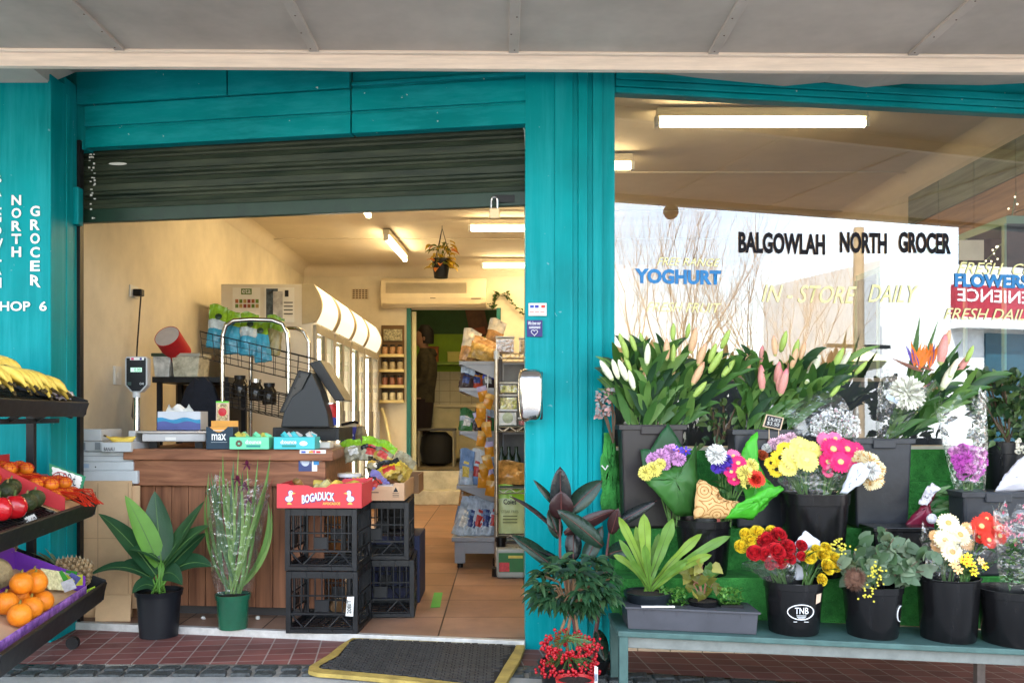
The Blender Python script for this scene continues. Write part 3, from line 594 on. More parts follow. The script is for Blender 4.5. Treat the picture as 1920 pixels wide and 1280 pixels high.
# fridges
fm = mat('fridge_white', (.64, .60, .52), .35, .06); fh = emit('fridge_header_glow', (1, .84, .60), .125); ftube = emit('fridge_light', (1, .9, .7), 3.0)
FX = -1.40
edges = [6.73, 7.5, 8.3, 9.1, 10.1]
fg = clear('fridge_glass', .5, (.95, .96, .94), 0, fac=.06)
fls = ['nearest tall drinks fridge, posters on its side panel', 'second tall drinks fridge from the street, glass doors and lit header', 'third tall drinks fridge from the street, in the middle of the row', 'last tall drinks fridge, against the rear wall by the jar shelf']
for i in range(4):
    y0, y1 = edges[i], edges[i+1]-.015; yc = (y0+y1)/2
    t = thing('drinks_fridge', fls[i], 'fridge', (-1.75, yc, 0), 'drinks fridges along the left wall')
    MB().box((-2.1, y0, .06), (-2.04, y1, 1.98)).box((-2.04, y0, .06), (FX-.02, y0+.035, 1.98)).box((-2.04, y1-.035, .06), (FX-.02, y1, 1.98)).box((-2.04, y0+.035, .06), (FX-.02, y1-.035, .14)).box((-2.04, y0+.035, 1.66), (FX-.10, y1-.035, 1.98)).box((-2.0, y0+.05, 0), (FX-.1, y1-.05, .06)).build('cabinet', fm, t, bevel=.004)
    b = MB(); k = 8; pr = [(FX-.02+.06*math.sin(math.pi*j/k*.92+.05), 1.98-.28*j/k) for j in range(k+1)]
    for (xa, za), (xb, zb) in zip(pr[:-1], pr[1:]): b.face([(xa, y0+.05, za), (xa, y1-.05, za), (xb, y1-.05, zb), (xb, y0+.05, zb)])
    b.build('lit_header', fh, t, smooth=True)
    b = MB()
    for ya, yb in ((y0-.003, y0+.05), (y1-.05, y1+.003)):
        b = MB(); lo, hi = [(x+.006, ya, z) for x, z in pr]+[(FX-.1, ya, 1.68), (FX-.1, ya, 1.98)], [(x+.006, yb, z) for x, z in pr]+[(FX-.1, yb, 1.68), (FX-.1, yb, 1.98)]
        n = len(lo); b.add(lo+hi, [tuple(range(n)), tuple(range(2*n-1, n-1, -1))]+[(j, (j+1) % n, n+(j+1) % n, n+j) for j in range(n)]); b.build('header_end', mat('fridge_header_end', (.42, .36, .24), .5), t)
    for ya, yb in ((y0+.02, yc-.005), (yc+.005, y1-.02)):
        dr = MB().box((FX-.02, ya, .14), (FX+.004, ya+.032, 1.68)).box((FX-.02, yb-.032, .14), (FX+.004, yb, 1.68)).box((FX-.02, ya+.032, .14), (FX+.004, yb-.032, .2)).box((FX-.02, ya+.032, 1.62), (FX+.004, yb-.032, 1.68)).build('door', mat('fridge_door', (.34, .32, .28), .4, .06), t, bevel=.004)
        MB().face([(FX, ya+.032, .2), (FX, yb-.032, .2), (FX, yb-.032, 1.62), (FX, ya+.032, 1.62)]).build('pane', fg, dr)
        MB().box((FX+.004, yb-.03, .7), (FX+.022, yb-.02, 1.05)).build('handle', mat('handle_grey', (.2, .19, .17), .4), dr)
    for z in (.5, .85, 1.2): MB().box((-2.03, y0+.04, z), (FX-.08, y1-.04, z+.012)).build('shelf', fm, t)
    MB().tube([(FX-.06, yc, .2), (FX-.06, yc, 1.6)], .022, 8).build('inner_light', ftube, t)
    b = MB()
    for z in (.16, .52, .87, 1.22):
        y = y0+.08
        while y < y1-.08:
            h = random.uniform(.2, .27); r = .03
            b.lathe([(r, z), (r, z+h*.6), (.013, z+h*.85), (.013, z+h)], (FX-.14, y, 0), 8, random.randrange(4)); y += .085
    b.build('bottles', [mat('bottle_%d' % q, c_, .25, 0) for q, c_ in enumerate(((.5, .1, .02), (.05, .2, .05), (.6, .5, .1), (.3, .3, .35)))], t, smooth=True); t.children[-1]['kind'] = 'stuff'
    if i == 0:
        def FP(px, py, o=.004): q = W(px, py, y0-o); return q
        def poster(nm, x0, y0_, x1, y1_, m, o=.004):
            a, c = FP(x0, y1_, o), FP(x1, y0_, o); return MB().face([a, (c.x, a.y, a.z), c, (a.x, a.y, c.z)]).build(nm, m, t)
        poster('poster', 436, 539, 488, 598, paper); poster('poster', 496, 539, 552, 604, paper)
        poster('photo_print', 499, 541, 521, 602, mat('print_dark', (.06, .08, .1), .5, .8, 30), .006); poster('bottle_print', 512, 546, 530, 600, mat('print_bottle', (.42, .42, .42), .5, .4, 20), .008)
        pm = [mat('print_%d' % q, c_, .6, .4, 30) for q, c_ in enumerate(((.3, .1, .04), (.12, .2, .03), (.45, .3, .1), (.2, .03, .03)))]
        for r in range(2):
            for k in range(6): poster('print_block', 441+k*7.6, 561+r*9, 447+k*7.6, 568+r*9, pm[(k+r) % 4], .006)
        poster('print_block', 452, 541, 472, 552, mat('logo_green', (.12, .2, .05), .5), .006)
        a = FP(454, 550, .008); text('eta', a, V((16*6.7/F, 0, 0)), V((0, 0, 8*6.7/F)), wink, 'lettering', t)
        for k in range(4): poster('print_line', 532, 566+k*7, 549, 568+k*7, ink, .006)
        poster('print_block', 534, 544, 541, 556, ink, .006)
# jar shelf on the rear wall
js = thing('jar_shelf', 'narrow cream wall rack of small spice jars left of the teal doorway', 'shelf', tuple(W(740, 690, 10.38)))
shm_ = mat('shelf_cream', (.5, .40, .18), .5, .1)
x0, x1 = W(717, 0, 10.38).x, W(758, 0, 10.38).x
zs = [W(0, y, 10.38).z for y in (667, 695, 724, 752)]
MB().box((x0-.01, 10.36, zs[-1]), (x1, 10.398, W(0, 610, 10.38).z)).build('back_panel', mat('rack_back', (.12, .07, .03), .7), js)
for z in zs: MB().box((x0-.02, 10.24, z-.02), (x1+.01, 10.36, z+.012)).build('shelf_board', shm_, js)
for k, (c_, lb) in enumerate((((.35, .2, .1), 'jars on the top board'), ((.3, .25, .15), ''), ((.2, .08, .05), ''), ((.5, .45, .3), ''))):
    for j in range(3):
        x = lerp(x0+.04, x1-.04, j/2); z = zs[k]+.014
        jr = thing('spice_jar', 'small %s jar, %s on the %s board of the jar shelf' % (('brown', 'sandy', 'dark red', 'pale')[k], ('left end', 'middle', 'right end')[j], ('top', 'second', 'third', 'bottom')[k]), 'jar', (x, 10.30, z), 'spice jars on the wall rack')
        MB().lathe([(.032, 0), (.034, .01), (.034, .075), (.026, .085)], (x, 10.30, z), 10).build('jar_body', mat('jar_%d' % k, c_, .25, .3, 30), jr, smooth=True)
        MB().lathe([(.03, .086), (.03, .105), (0, .106)], (x, 10.30, z), 10).build('lid', dkmetal, jr, smooth=True)
MB().box((x0+.02, 10.33, zs[0]+.17), (x1-.02, 10.359, zs[0]+.30)).build('leaf_print', mat('leafy_print', (.3, .28, .18), .7, .8, 40), js)
hose = thing('cream_hose', 'cream plastic hose curving down the wall beside the teal door frame', 'hose', tuple(W(725, 800, 10.3)))
MB().tube([W(716, 765, 10.3), W(722, 785, 10.28), W(729, 815, 10.25), W(734, 845, 10.2), W(736, 940, 10.2)], .018, 8).build('hose_pipe', mat('hose', (.75, .66, .36), .5), hose, smooth=True)
# hanging plant
hp = thing('hanging_plant', 'black hanging pot with a yellowing trailing plant under the ceiling', 'hanging plant', tuple(W(827, 500, 8.2)))
YH = 8.2; c = W(827, 521, YH)
MB().lathe([(.062, 0), (.085, .15), (.092, .152), (.092, .17), (.08, .17), (.078, .15), (0, .145)], c, 16).build('pot', blackp, hp, smooth=True)
tp = W(829, 428, YH)
b = MB()
for a in range(3): b.tube([c+V((.088*math.cos(a*2.1), .088*math.sin(a*2.1), .165)), tp], .0035, 5)
b.tube([tp, V((tp.x, tp.y, CZ))], .004, 5); b.build('hanger', dkmetal, hp)
b = MB()
for k in range(70):
    a = random.uniform(0, 6.28); r = random.uniform(.02, .11); h = random.uniform(.13, .33)*(1 if random.random() < .4 else .55)
    p = c+V((r*math.cos(a), r*math.sin(a), h)); b.leaf(p, V((math.cos(a), math.sin(a), random.uniform(-.6, .4))), random.uniform(.06, .11), .05, random.choice((0, 0, 1, 2)), droop=1.2)
for k in range(8):
    a = random.uniform(0, 6.28); b.tube([c+V((0, 0, .14)), c+V((.06*math.cos(a), .06*math.sin(a), .26)), c+V((.12*math.cos(a), .12*math.sin(a), .2+random.uniform(-.1, .1)))], .003, 4, 1)
b.build('foliage', [leafmat('dry_leaf_yellow', (.36, .24, .02)), leafmat('dry_leaf_green', (.10, .12, .02)), leafmat('dry_leaf_orange', (.42, .14, .03))], hp)
iv = thing('ivy_strand', 'thin dark ivy strand hung on the rear wall right of the air conditioner', 'ivy', tuple(W(940, 560, 10.35)))
b = MB(); path = [W(925, 545, 10.37), W(938, 552, 10.36), W(950, 550, 10.36), W(962, 570, 10.36), (W(975, 580, 10.36)), W(982, 592, 10.36)]
b.tube(path, .004, 4); b.tube([path[1], W(928, 565, 10.36), W(920, 580, 10.36)], .004, 4)
for k in range(26):
    i = random.randrange(5); p = V(path[i]).lerp(V(path[i+1]), random.random())+V((0, -.01, random.uniform(-.05, .02)))
    if k > 18: p = W(random.uniform(919, 930), random.uniform(562, 582), 10.35)
    b.leaf(p, V((random.uniform(-1, 1), -.3, random.uniform(-1, .4))), .055, .055, 0, droop=.4)
b.build('ivy_leaves', leafmat('ivy_leaf', (.035, .075, .02)), iv)
# back room: shelf, person, bench with cloth, picture
bs = thing('wall_shelf', 'green painted shelf along the back room wall over the tiles', 'shelf', (-.5, 12.4, 1.75))
MB().box((-1.55, 12.3, 1.70), (.35, 12.6, 1.735)).build('shelf_board', mat('green_shelf', (.16, .26, .03), .5), bs)
for x in (-1.2, -.4, .2): MB().box((x, 12.35, 1.48), (x+.025, 12.6, 1.70)).build('shelf_bracket', dkmetal, bs)
for k, (x, wd, h, c_) in enumerate(((-.98, .16, .2, (.3, .1, .03)), (-.62, .3, .13, (.5, .48, .14)), (-.28, .22, .1, (.55, .45, .2)))):
    t = thing('storage_box', 'small box on the green back room shelf, %s' % ('brown and nearest the person', 'yellowish and in the middle', 'cream and furthest right')[k], 'box', (x, 12.42, 1.736))
    MB().box((x-wd/2, 12.34, 1.736), (x+wd/2, 12.5, 1.736+h)).build('box_body', mat('bkbox_%d' % k, c_, .7), t, bevel=.01); MB().box((x-wd/2-.005, 12.335, 1.736+h), (x+wd/2+.005, 12.505, 1.75+h)).build('lid', mat('bkbox_%d' % k, c_, .7), t)
bn = thing('kitchen_bench', 'cream kitchen bench with cupboard doors behind the back room doorway', 'bench', (-.2, 12.3, .38))
MB().box((-.95, 12.2, .44), (.35, 12.6, 1.12)).build('cupboard', mat('bench_cream', (.5, .44, .25), .5), bn); MB().box((-1.0, 12.15, 1.12), (.35, 12.6, 1.16)).build('worktop', mat('worktop_cream', (.55, .48, .3), .4), bn, bevel=.005)
for x in (-.6, -.1): MB().box((x, 12.185, .5), (x+.44, 12.199, 1.08)).build('door', mat('bench_cream2', (.53, .47, .28), .5), bn, bevel=.004)
ch = thing('metal_chair', 'metal framed chair with a dark seat bag in the back room doorway', 'chair', (-.85, 11.3, .38))
b = MB(); chp = mat('steel_frame', (.5, .47, .36), .35, .1, metal=.8)
for x in (-1.05, -.62):
    for y in (11.15, 11.5): MB().tube([(x, y, .381), (x, y, .82)], .014, 8).build('leg', chp, ch, smooth=True)
MB().box((-1.07, 11.13, .82), (-.60, 11.52, .85)).build('seat', mat('seat_pad', (.05, .05, .05), .6), ch, bevel=.01)
bgk = thing('black_bag', 'black bag filling the space under the back room chair', 'bag', (-.85, 11.3, .381))
MB().lathe([(.1, 0), (.19, .04), (.205, .2), (.19, .36), (.12, .425)], (-.84, 11.33, .382), 14, sx=1, sy=.8, wob=.06).build('bag_body', mat('bag_black', (.008, .008, .008), .7), bgk, smooth=True)
pic = thing('hanging_picture', 'tilted brown picture hanging high in the back room', 'picture', tuple(W(895, 600, 11.9)))
q = W(895, 604, 12.5); Mx = rm(0, R(-12), 0)
MB().cbox(q, (.26, .02, .42), 0, Mx).build('picture_frame', mat('picture_brown', (.10, .045, .02), .6, .4), pic); MB().cbox(q+V((0, -.012, -.13)), (.22, .004, .1), 0, Mx).build('picture_panel', mat('picture_red', (.25, .06, .02), .6), pic)
# person standing with their back half turned in the back room
ps = thing('person', 'person in a dark hooded jacket standing sideways at the back room bench', 'person', (-1.0, 11.75, .38))
px0 = V((-1.03, 11.75, .38))
def body(secs, mb, mi=0, n=18):          # lofted oval sections (x, y, z, rx, ry)
    vs = []; k = len(secs)
    for (x, y, z, rx, ry) in secs:
        for j in range(n):
            a = 2*math.pi*j/n; vs.append(px0+V((x+rx*math.cos(a), y+ry*math.sin(a), z)))
    mb.add(vs, [(i*n+j, i*n+(j+1) % n, (i+1)*n+(j+1) % n, (i+1)*n+j) for i in range(k-1) for j in range(n)]+[tuple(range(n-1, -1, -1)), tuple(range((k-1)*n, k*n))], mi)
b = MB()
body([(0, 0, 1.46, .055, .058), (-.012, 0, 1.52, .06, .062), (-.035, 0, 1.56, .085, .07), (-.03, 0, 1.62, .10, .078), (-.015, 0, 1.68, .103, .08), (0, 0, 1.73, .085, .07), (.005, 0, 1.77, .04, .035)], b)
b.ball(px0+V((-.135, 0, 1.61)), (.02, .014, .022), 8); b.ball(px0+V((.0, -.082, 1.62)), (.02, .01, .03), 8)
for y in (-.03, .03): b.ball(px0+V((-.118, y, 1.645)), (.012, .013, .008), 8)
b.box((-.128, -.02, 1.562), (-.11, .02, 1.572), 0, None, tuple(px0))
for s in (-1, 1):
    b.tube([px0+V((-.03, s*.09, .86)), px0+V((-.02, s*.085, .48)), px0+V((.0, s*.08, .06))], [.085, .06, .042], 10)
    h = px0+V((-.30, s*.12, .98)); b.tube([px0+V((-.2, s*.15, 1.02)), h], [.035, .032], 8)
    for f in range(4): b.tube([h, h+V((-.04-.005*f, (f-1.5)*.018, .0)), h+V((-.075+.004*f, (f-1.5)*.02, -.02))], [.012, .010, .008], 6)
    b.tube([h+V((.01, -s*.02, 0)), h+V((-.02, -s*.05, -.005)), h+V((-.045, -s*.05, -.02))], [.012, .010, .008], 6)
b.build('person_body', mat('skin', (.28, .15, .09), .6), ps, smooth=True)
b = MB(); body([(.0, 0, .80, .13, .175), (0, 0, .95, .135, .18), (.015, 0, 1.15, .15, .2), (.02, 0, 1.30, .145, .215), (.02, 0, 1.40, .115, .19), (.01, 0, 1.46, .08, .11), (.015, 0, 1.5, .075, .085)], b)
body([(.08, 0, 1.36, .05, .09), (.11, 0, 1.42, .055, .1), (.09, 0, 1.49, .045, .09)], b)
for s in (-1, 1): b.tube([px0+V((.01, s*.19, 1.38)), px0+V((.02, s*.225, 1.22)), px0+V((.0, s*.22, 1.08)), px0+V((-.12, s*.18, 1.04)), px0+V((-.22, s*.145, 1.01))], [.07, .062, .055, .05, .042], 10)
b.build('jacket', mat('olive_jacket', (.05, .042, .022), .9, .5, 9, bump=.5, bscale=20), ps, smooth=True)
b = MB(); body([(-.02, 0, .10, .01, .01), (-.02, 0, .5, .11, .165), (-.01, 0, .83, .135, .18)], b)
for s in (-1, 1): b.tube([px0+V((-.02, s*.09, .84)), px0+V((-.02, s*.088, .45)), px0+V((0, s*.085, .07))], [.095, .075, .062], 10)
b.build('trousers', mat('dark_trousers', (.02, .012, .012), .9), ps, smooth=True)
b = MB(); body([(.035, 0, 1.56, .085, .083), (.02, 0, 1.66, .105, .09), (.012, 0, 1.74, .10, .088), (.005, 0, 1.80, .055, .05)], b); b.build('hair', mat('dark_hair', (.012, .009, .007), .6, .3, 60), ps, smooth=True)
b = MB()
for s in (-1, 1): b.ball(px0+V((-.05, s*.085, .045)), (.13, .048, .045), 12)
b.build('shoes', blackp, ps, smooth=True)
# ================================================================ COUNTER AND WHAT STANDS ON AND BY IT
def pb(px0, py0, px1, py1, Y, d): a = W(px0, py1, Y); c = W(px1, py0, Y); return (a.x, Y, a.z), (c.x, Y+d, c.z)
def decal(name, px0, py0, px1, py1, Y, m, parent, rot=0):
    a, c = W(px0, py1, Y), W(px1, py0, Y); return MB().box((a.x, Y-.0015, a.z), (c.x, Y, c.z)).build(name, m, parent)
def ptext(st, px0, py0, px1, py1, Y, m, parent, **k):
    a, c = W(px0, py1, Y), W(px1, py0, Y); return text(st, a, V((c.x-a.x, 0, 0)), V((0, 0, c.z-a.z)), m, 'lettering', parent, **k)
wood = woodmat('counter_boards', (.125, .05, .027), (.31, .135, .07), 'Z', rough=.5); woodt = woodmat('counter_top_wood', (.135, .052, .028), (.34, .15, .08), 'X', rough=.4)
ct = thing('shop_counter', 'reddish brown timber counter of upright boards with a thick overhanging top', 'counter', (-1.4, 4.9, 0))
FR, FL = V((-.865, 4.44, 0)), V((-1.885, 4.55, 0)); cv = V((-.06, 1.15, 0)); cu = FL-FR; ZT = .837
def CP(u, v, z): return FR+cu*u+cv*v+V((0, 0, z))
MB().hexa([CP(1.02, -.02, ZT-.055), CP(-.03, -.02, ZT-.055), CP(-.03, 1, ZT-.055), CP(1.02, 1, ZT-.055)], [CP(1.02, -.02, ZT), CP(-.03, -.02, ZT), CP(-.03, 1, ZT), CP(1.02, 1, ZT)]).build('counter_top', woodt, ct, bevel=.006)
MB().hexa([CP(.975, .0, ZT-.185), CP(.01, .0, ZT-.185), CP(.01, .98, ZT-.185), CP(.975, .98, ZT-.185)], [CP(.975, .0, ZT-.056), CP(.01, .0, ZT-.056), CP(.01, .98, ZT-.056), CP(.975, .98, ZT-.056)]).build('apron_board', woodt, ct, bevel=.005)
b = MB(); n = 11
for i in range(n):
    u0, u1 = .02+.94*i/n+.0015, .02+.94*(i+1)/n-.0015; o = .03+random.uniform(-.002, .002)
    b.hexa([CP(u1, o, .05), CP(u0, o, .05), CP(u0, o+.02, .05), CP(u1, o+.02, .05)], [CP(u1, o, ZT-.187), CP(u0, o, ZT-.187), CP(u0, o+.02, ZT-.187), CP(u1, o+.02, ZT-.187)])
for i in range(10):
    v0, v1 = .05+.9*i/10+.002, .05+.9*(i+1)/10-.002
    b.hexa([CP(.035, v0, .05), CP(.02, v0, .05), CP(.02, v1, .05), CP(.035, v1, .05)], [CP(.035, v0, ZT-.187), CP(.02, v0, ZT-.187), CP(.02, v1, ZT-.187), CP(.035, v1, ZT-.187)])
b.build('front_boards', wood, ct, bevel=.002)
MB().hexa([CP(.95, .08, 0), CP(.05, .08, 0), CP(.05, .95, 0), CP(.95, .95, 0)], [CP(.95, .08, .06), CP(.05, .08, .06), CP(.05, .95, .06), CP(.95, .95, .06)]).build('kick_board', mat('kick_dark', (.05, .045, .045), .6), ct)
Yc = 4.435
decal('card_sticker', 560, 853, 585, 883, 4.447, mat('sticker_navy', (.03, .05, .16), .4), ct); decal('card_sticker', 585, 854, 605, 883, 4.447, paper, ct)
ptext('WE ACCEPT', 563, 862, 583, 868, 4.445, wink, ct); b = MB()
c = W(572.5, 866, 4.4445); b.lathe([(.018, 0), (.020, .001)], c, 20, M=Matrix.Rotation(R(90), 3, 'X')); b.build('emblem_ring', mat('sticker_pale', (.5, .55, .65), .4), ct)
decal('emblem', 588, 863, 598, 871, 4.4445, mat('card_blue', (.02, .22, .5), .4), ct); decal('payment_strip', 562, 843, 611, 850, 4.412, paper, ct)
decal('emblem', 583, 844, 591, 849, 4.4105, mat('card_pink', (.6, .1, .2), .4), ct)
for k, c_ in enumerate(((.05, .1, .4), (.6, .3, .02), (.5, .02, .02))): decal('emblem', 565+k*14, 845, 573+k*14, 849, 4.41, mat('card_logo_%d' % k, c_, .4), ct)
# scale
sc_ = thing('shop_scale', 'white counter scale with a steel pole and black digital display head', 'scale', tuple(W(300, 840, 4.62)))
lo, hi = pb(258, 812, 385, 835, 4.60, .32); scm = mat('scale_white', (.5, .5, .5), .4, .06)
MB().box((lo[0]+.02, lo[1], lo[2]+.02), hi).build('scale_base', scm, sc_, bevel=.008); MB().box((lo[0]-.005, lo[1]-.01, hi[2]), (hi[0]+.01, hi[1], hi[2]+.012)).build('weighing_plate', mat('brushed_steel', (.5, .5, .5), .3, metal=.9), sc_, bevel=.003)
for x in (lo[0]+.05, hi[0]-.06): MB().box((x, lo[1]+.02, ZT+.001), (x+.04, lo[1]+.06, lo[2]+.02)).build('foot', blackp, sc_)
decal('label_plate', 310, 819, 330, 825, 4.599, paper, sc_)
c = W(256, 838, 4.68); MB().box((c.x-.02, 4.62, ZT+.001), (c.x+.02, 4.74, ZT+.09)).build('pole_foot', scm, sc_, bevel=.008)
MB().tube([(c.x, 4.68, ZT+.05), (c.x, 4.68, W(0, 733, 4.68).z)], .0165, 14).build('pole', chrome, sc_, smooth=True)
MB().tube([(c.x, 4.68, W(0, 745, 4.68).z), (c.x, 4.68, W(0, 728, 4.68).z)], .02, 12).build('collar', scm, sc_, smooth=True)
b = MB(); P = [W(x, y, 4.66) for x, y in ((234, 672), (238, 668), (272, 668), (276, 672), (276, 722), (264, 735), (246, 735), (234, 722))]; b.slab(P[::-1], (0, -1, 0), .05)
hd = b.build('display_head', mat('scale_grey_rim', (.4, .4, .4), .4), sc_, bevel=.004)
b = MB(); P = [W(x, y, 4.657) for x, y in ((237, 671), (273, 671), (273, 721), (262, 733), (248, 733), (237, 721))]; b.slab(P[::-1], (0, -1, 0), .003); b.build('display_face', blackp, hd)
decal('screen', 245, 689, 266, 697, 4.654, emit('green_lcd', (.03, .6, .22), .10), hd); ptext('0.00', 252, 690, 264, 696, 4.6515, mat('lcd_dark', (.01, .06, .03), .5), hd)
decal('sticker', 244, 670, 270, 675, 4.654, paper, hd); decal('sticker_mark', 246, 670.5, 251, 674.5, 4.652, mat('pink_mark', (.6, .05, .15), .5), hd); decal('sticker_mark', 262, 670.5, 266, 674.5, 4.652, mat('navy_mark', (.05, .03, .2), .5), hd)
ptext('CAS', 262, 717, 270, 721, 4.6555, wink, hd); decal('key_pad', 239, 716, 246, 722, 4.655, mat('dark_green_keys', (.04, .07, .06), .5), hd)
def swall(py, Y, z): pass
# outlet, plug and cord on the left wall
YO = 5.62
ol = thing('power_outlet', 'white power outlet with a black plug on the left wall', 'power outlet', (-2.3, YO, 1.7))
z1 = W(0, 547, YO).z; MB().box((-2.299, YO-.06, z1-.037), (-2.29, YO+.06, z1+.037)).build('outlet_plate', whitep, ol, bevel=.002); MB().box((-2.29, YO-.03, z1-.028), (-2.235, YO+.02, z1+.015)).build('plug', blackp, ol, bevel=.006)
cd_ = thing('extension_lead', 'black cord hanging from the plug down the left wall to the scale', 'cord', (-2.26, YO, z1))
MB().tube([(-2.25, YO, z1-.02), (-2.26, YO, z1-.15), (-2.262, YO-.03, z1-.35), (-2.20, YO-.2, 1.25), (-2.05, 5.0, 1.0), (-1.9, 4.75, .9)], .005, 6).build('cord_line', ink, cd_)
sw = thing('wall_switch', 'white wall switch half hidden behind the scale display', 'switch', (-2.3, 5.35, 1.2))
q = W(226, 704, 5.4); MB().box((-2.299, 5.33, q.z-.055), (-2.285, 5.42, q.z+.055)).build('switch_plate', whitep, sw, bevel=.003); MB().box((-2.285, 5.36, q.z-.015), (-2.28, 5.39, q.z+.015)).build('rocker', whitep, sw)
# tissue box
def boxthing(name, label, cat, px0, py0, px1, py1, Y, d, m, bevel=.003, part='box_body', group=None, rz=0):
    lo, hi = pb(px0, py0, px1, py1, Y, d); c = (V(lo)+V(hi))/2
    t = thing(name, label, cat, (c.x, c.y, lo[2]), group); MB().box(lo, hi).build(part, m, t, bevel=bevel); return t, lo, hi
t, lo, hi = boxthing('tissue_box', 'white tissue box with a blue wave band and tissue poking out, on the scale', 'tissue box', 295, 771, 376, 806, 4.72, .12, mat('tissue_white', (.6, .62, .66), .6))
b = MB(); a_, c_ = W(295, 800, 4.7185), W(376, 784, 4.7185)
def wave(i): return .006*math.sin(i*.7)
bb = MB(); bd = MB()
for i in range(16):
    xa, xb = lerp(lo[0], hi[0], i/16), lerp(lo[0], hi[0], (i+1)/16); z0 = lo[2]; zm = lerp(lo[2], hi[2], .42); zt = lerp(lo[2], hi[2], .62)
    bd.face([(xa, 4.7185, z0+.001), (xb, 4.7185, z0+.001), (xb, 4.7185, zm+wave(i+1)), (xa, 4.7185, zm+wave(i))]); bb.face([(xa, 4.7185, zm+wave(i)), (xb, 4.7185, zm+wave(i+1)), (xb, 4.7185, zt+wave(i+2)), (xa, 4.7185, zt+wave(i+1))])
bd.build('wave_band', mat('tissue_navy', (.10, .12, .33), .6, .2), t); bb.build('wave_band', mat('tissue_blue', (.05, .28, .48), .6, .2), t)
b = MB(); b.grid(lambda u, v: V((lerp(lo[0]+.03, hi[0]-.05, u), 4.76+.03*math.sin(u*9+v*2)*v, hi[2]+v*(.028+.012*math.sin(u*17)))), 16, 3); b.build('tissue', paper, t, smooth='all')
# small goods on the counter
nav = mat('box_navy', (.012, .035, .06), .5, .1)
t, lo, hi = boxthing('snack_box', 'open navy counter box lettered max with an orange inside', 'box', 386, 800, 437, 842, 4.47, .09, nav)
MB().box((lo[0], hi[1]-.008, hi[2]), (hi[0], hi[1], hi[2]+.03)).build('raised_back', mat('orange_card', (.7, .32, .06), .6), t)
b = MB(); b.slab([W(393+34*i/10, 800+10*math.sin(math.pi*i/10), 4.4685) for i in range(11)], (0, -1, 0), .001); b.build('orange_cutout', mat('orange_card', (.7, .32, .06), .6), t)
ptext('max', 397, 813, 424, 825, 4.468, wink, t, bold=.02); decal('text_line', 396, 828, 426, 829, 4.469, mat('grey_line', (.3, .35, .38), .5), t); decal('text_line', 400, 806, 420, 807, 4.469, wink, t)
mint = mat('box_mint', (.16, .62, .36), .45, .08); cyan = mat('box_cyan', (.06, .50, .56), .45, .08)
for st_, px0, px1, m_, lb in (('mint', 430, 504, mint, 'pale green'), ('cyan', 513, 590, cyan, 'light blue')):
    t, lo, hi = boxthing('mint_box', 'long %s counter display box lettered d:ounce' % lb, 'box', px0, 819, px1, 842, 4.415, .13, m_, group='long display boxes on the counter edge')
    ptext('d:ounce', px0+30 if st_ == 'mint' else px0+13, 824, px0+60 if st_ == 'mint' else px0+43, 832, 4.414, wink, t, bold=.03); decal('name_strip', px0+32 if st_ == 'mint' else px0+16, 834, px0+58 if st_ == 'mint' else px0+42, 838, 4.414, mat('box_teal_strip', (.02, .25, .22), .5), t)
    c = W(px0+18 if st_ == 'mint' else px0+56, 831, 4.413); b = MB()
    if st_ == 'mint':
        for k in range(9): b.lathe([(.006, 0), (0, .001)], c+V((.011*math.cos(k*.7), 0, .011*math.sin(k*.7))), 8, M=Matrix.Rotation(R(90), 3, 'X'))
        b.build('picture', mat('print_brown', (.12, .08, .05), .5), t)
    else: b.lathe([(.02, 0), (0, .002)], c, 16, M=Matrix.Rotation(R(90), 3, 'X') @ Matrix.Diagonal((1, .6, 1))); b.build('picture', wink, t)
    bb = MB()
    for k in range(8): x = random.uniform(lo[0]+.02, hi[0]-.02); bb.cbox((x, random.uniform(lo[1]+.03, hi[1]-.02), hi[2]+.006), (.035, .02, .018), k % 2, rm(random.random(), random.random(), random.random()))
    bb.build('packets', [m_, mat('packet_white' if st_ == 'cyan' else 'packet_yellow', (.6, .6, .6) if st_ == 'cyan' else (.6, .5, .1), .4)], t)
t, lo, hi = boxthing('white_carton', 'small white carton standing behind the navy box', 'box', 428, 789, 442, 835, 4.62, .05, whitep)
t, lo, hi = boxthing('fruit_card', 'upright card with a red fruit picture and green top edge', 'card', 405, 752, 429, 838, 4.66, .012, mat('card_cream', (.6, .45, .35), .5), bevel=.001)
decal('green_edge', 405, 752, 429, 755, 4.6595, mat('bright_green', (.15, .6, .05), .5), t); decal('picture', 407, 757, 427, 788, 4.6595, mat('fruit_print', (.45, .04, .03), .5, .9, 60, c2=(.5, .4, .2)), t)
b = MB(); c = W(417, 772, 4.657); b.lathe([(.022, 0), (0, .002)], c, 14, M=Matrix.Rotation(R(90), 3, 'X')); b.build('fruit_print', mat('fruit_red', (.5, .02, .03), .4), t)
b = MB()
for k in range(9): b.cbox(W(440+k*9+random.uniform(-3, 3), 816, 4.60+random.uniform(0, .1)), (.05, .03, .015), k % 3, rm(.3, random.uniform(-.5, .5), random.random()))
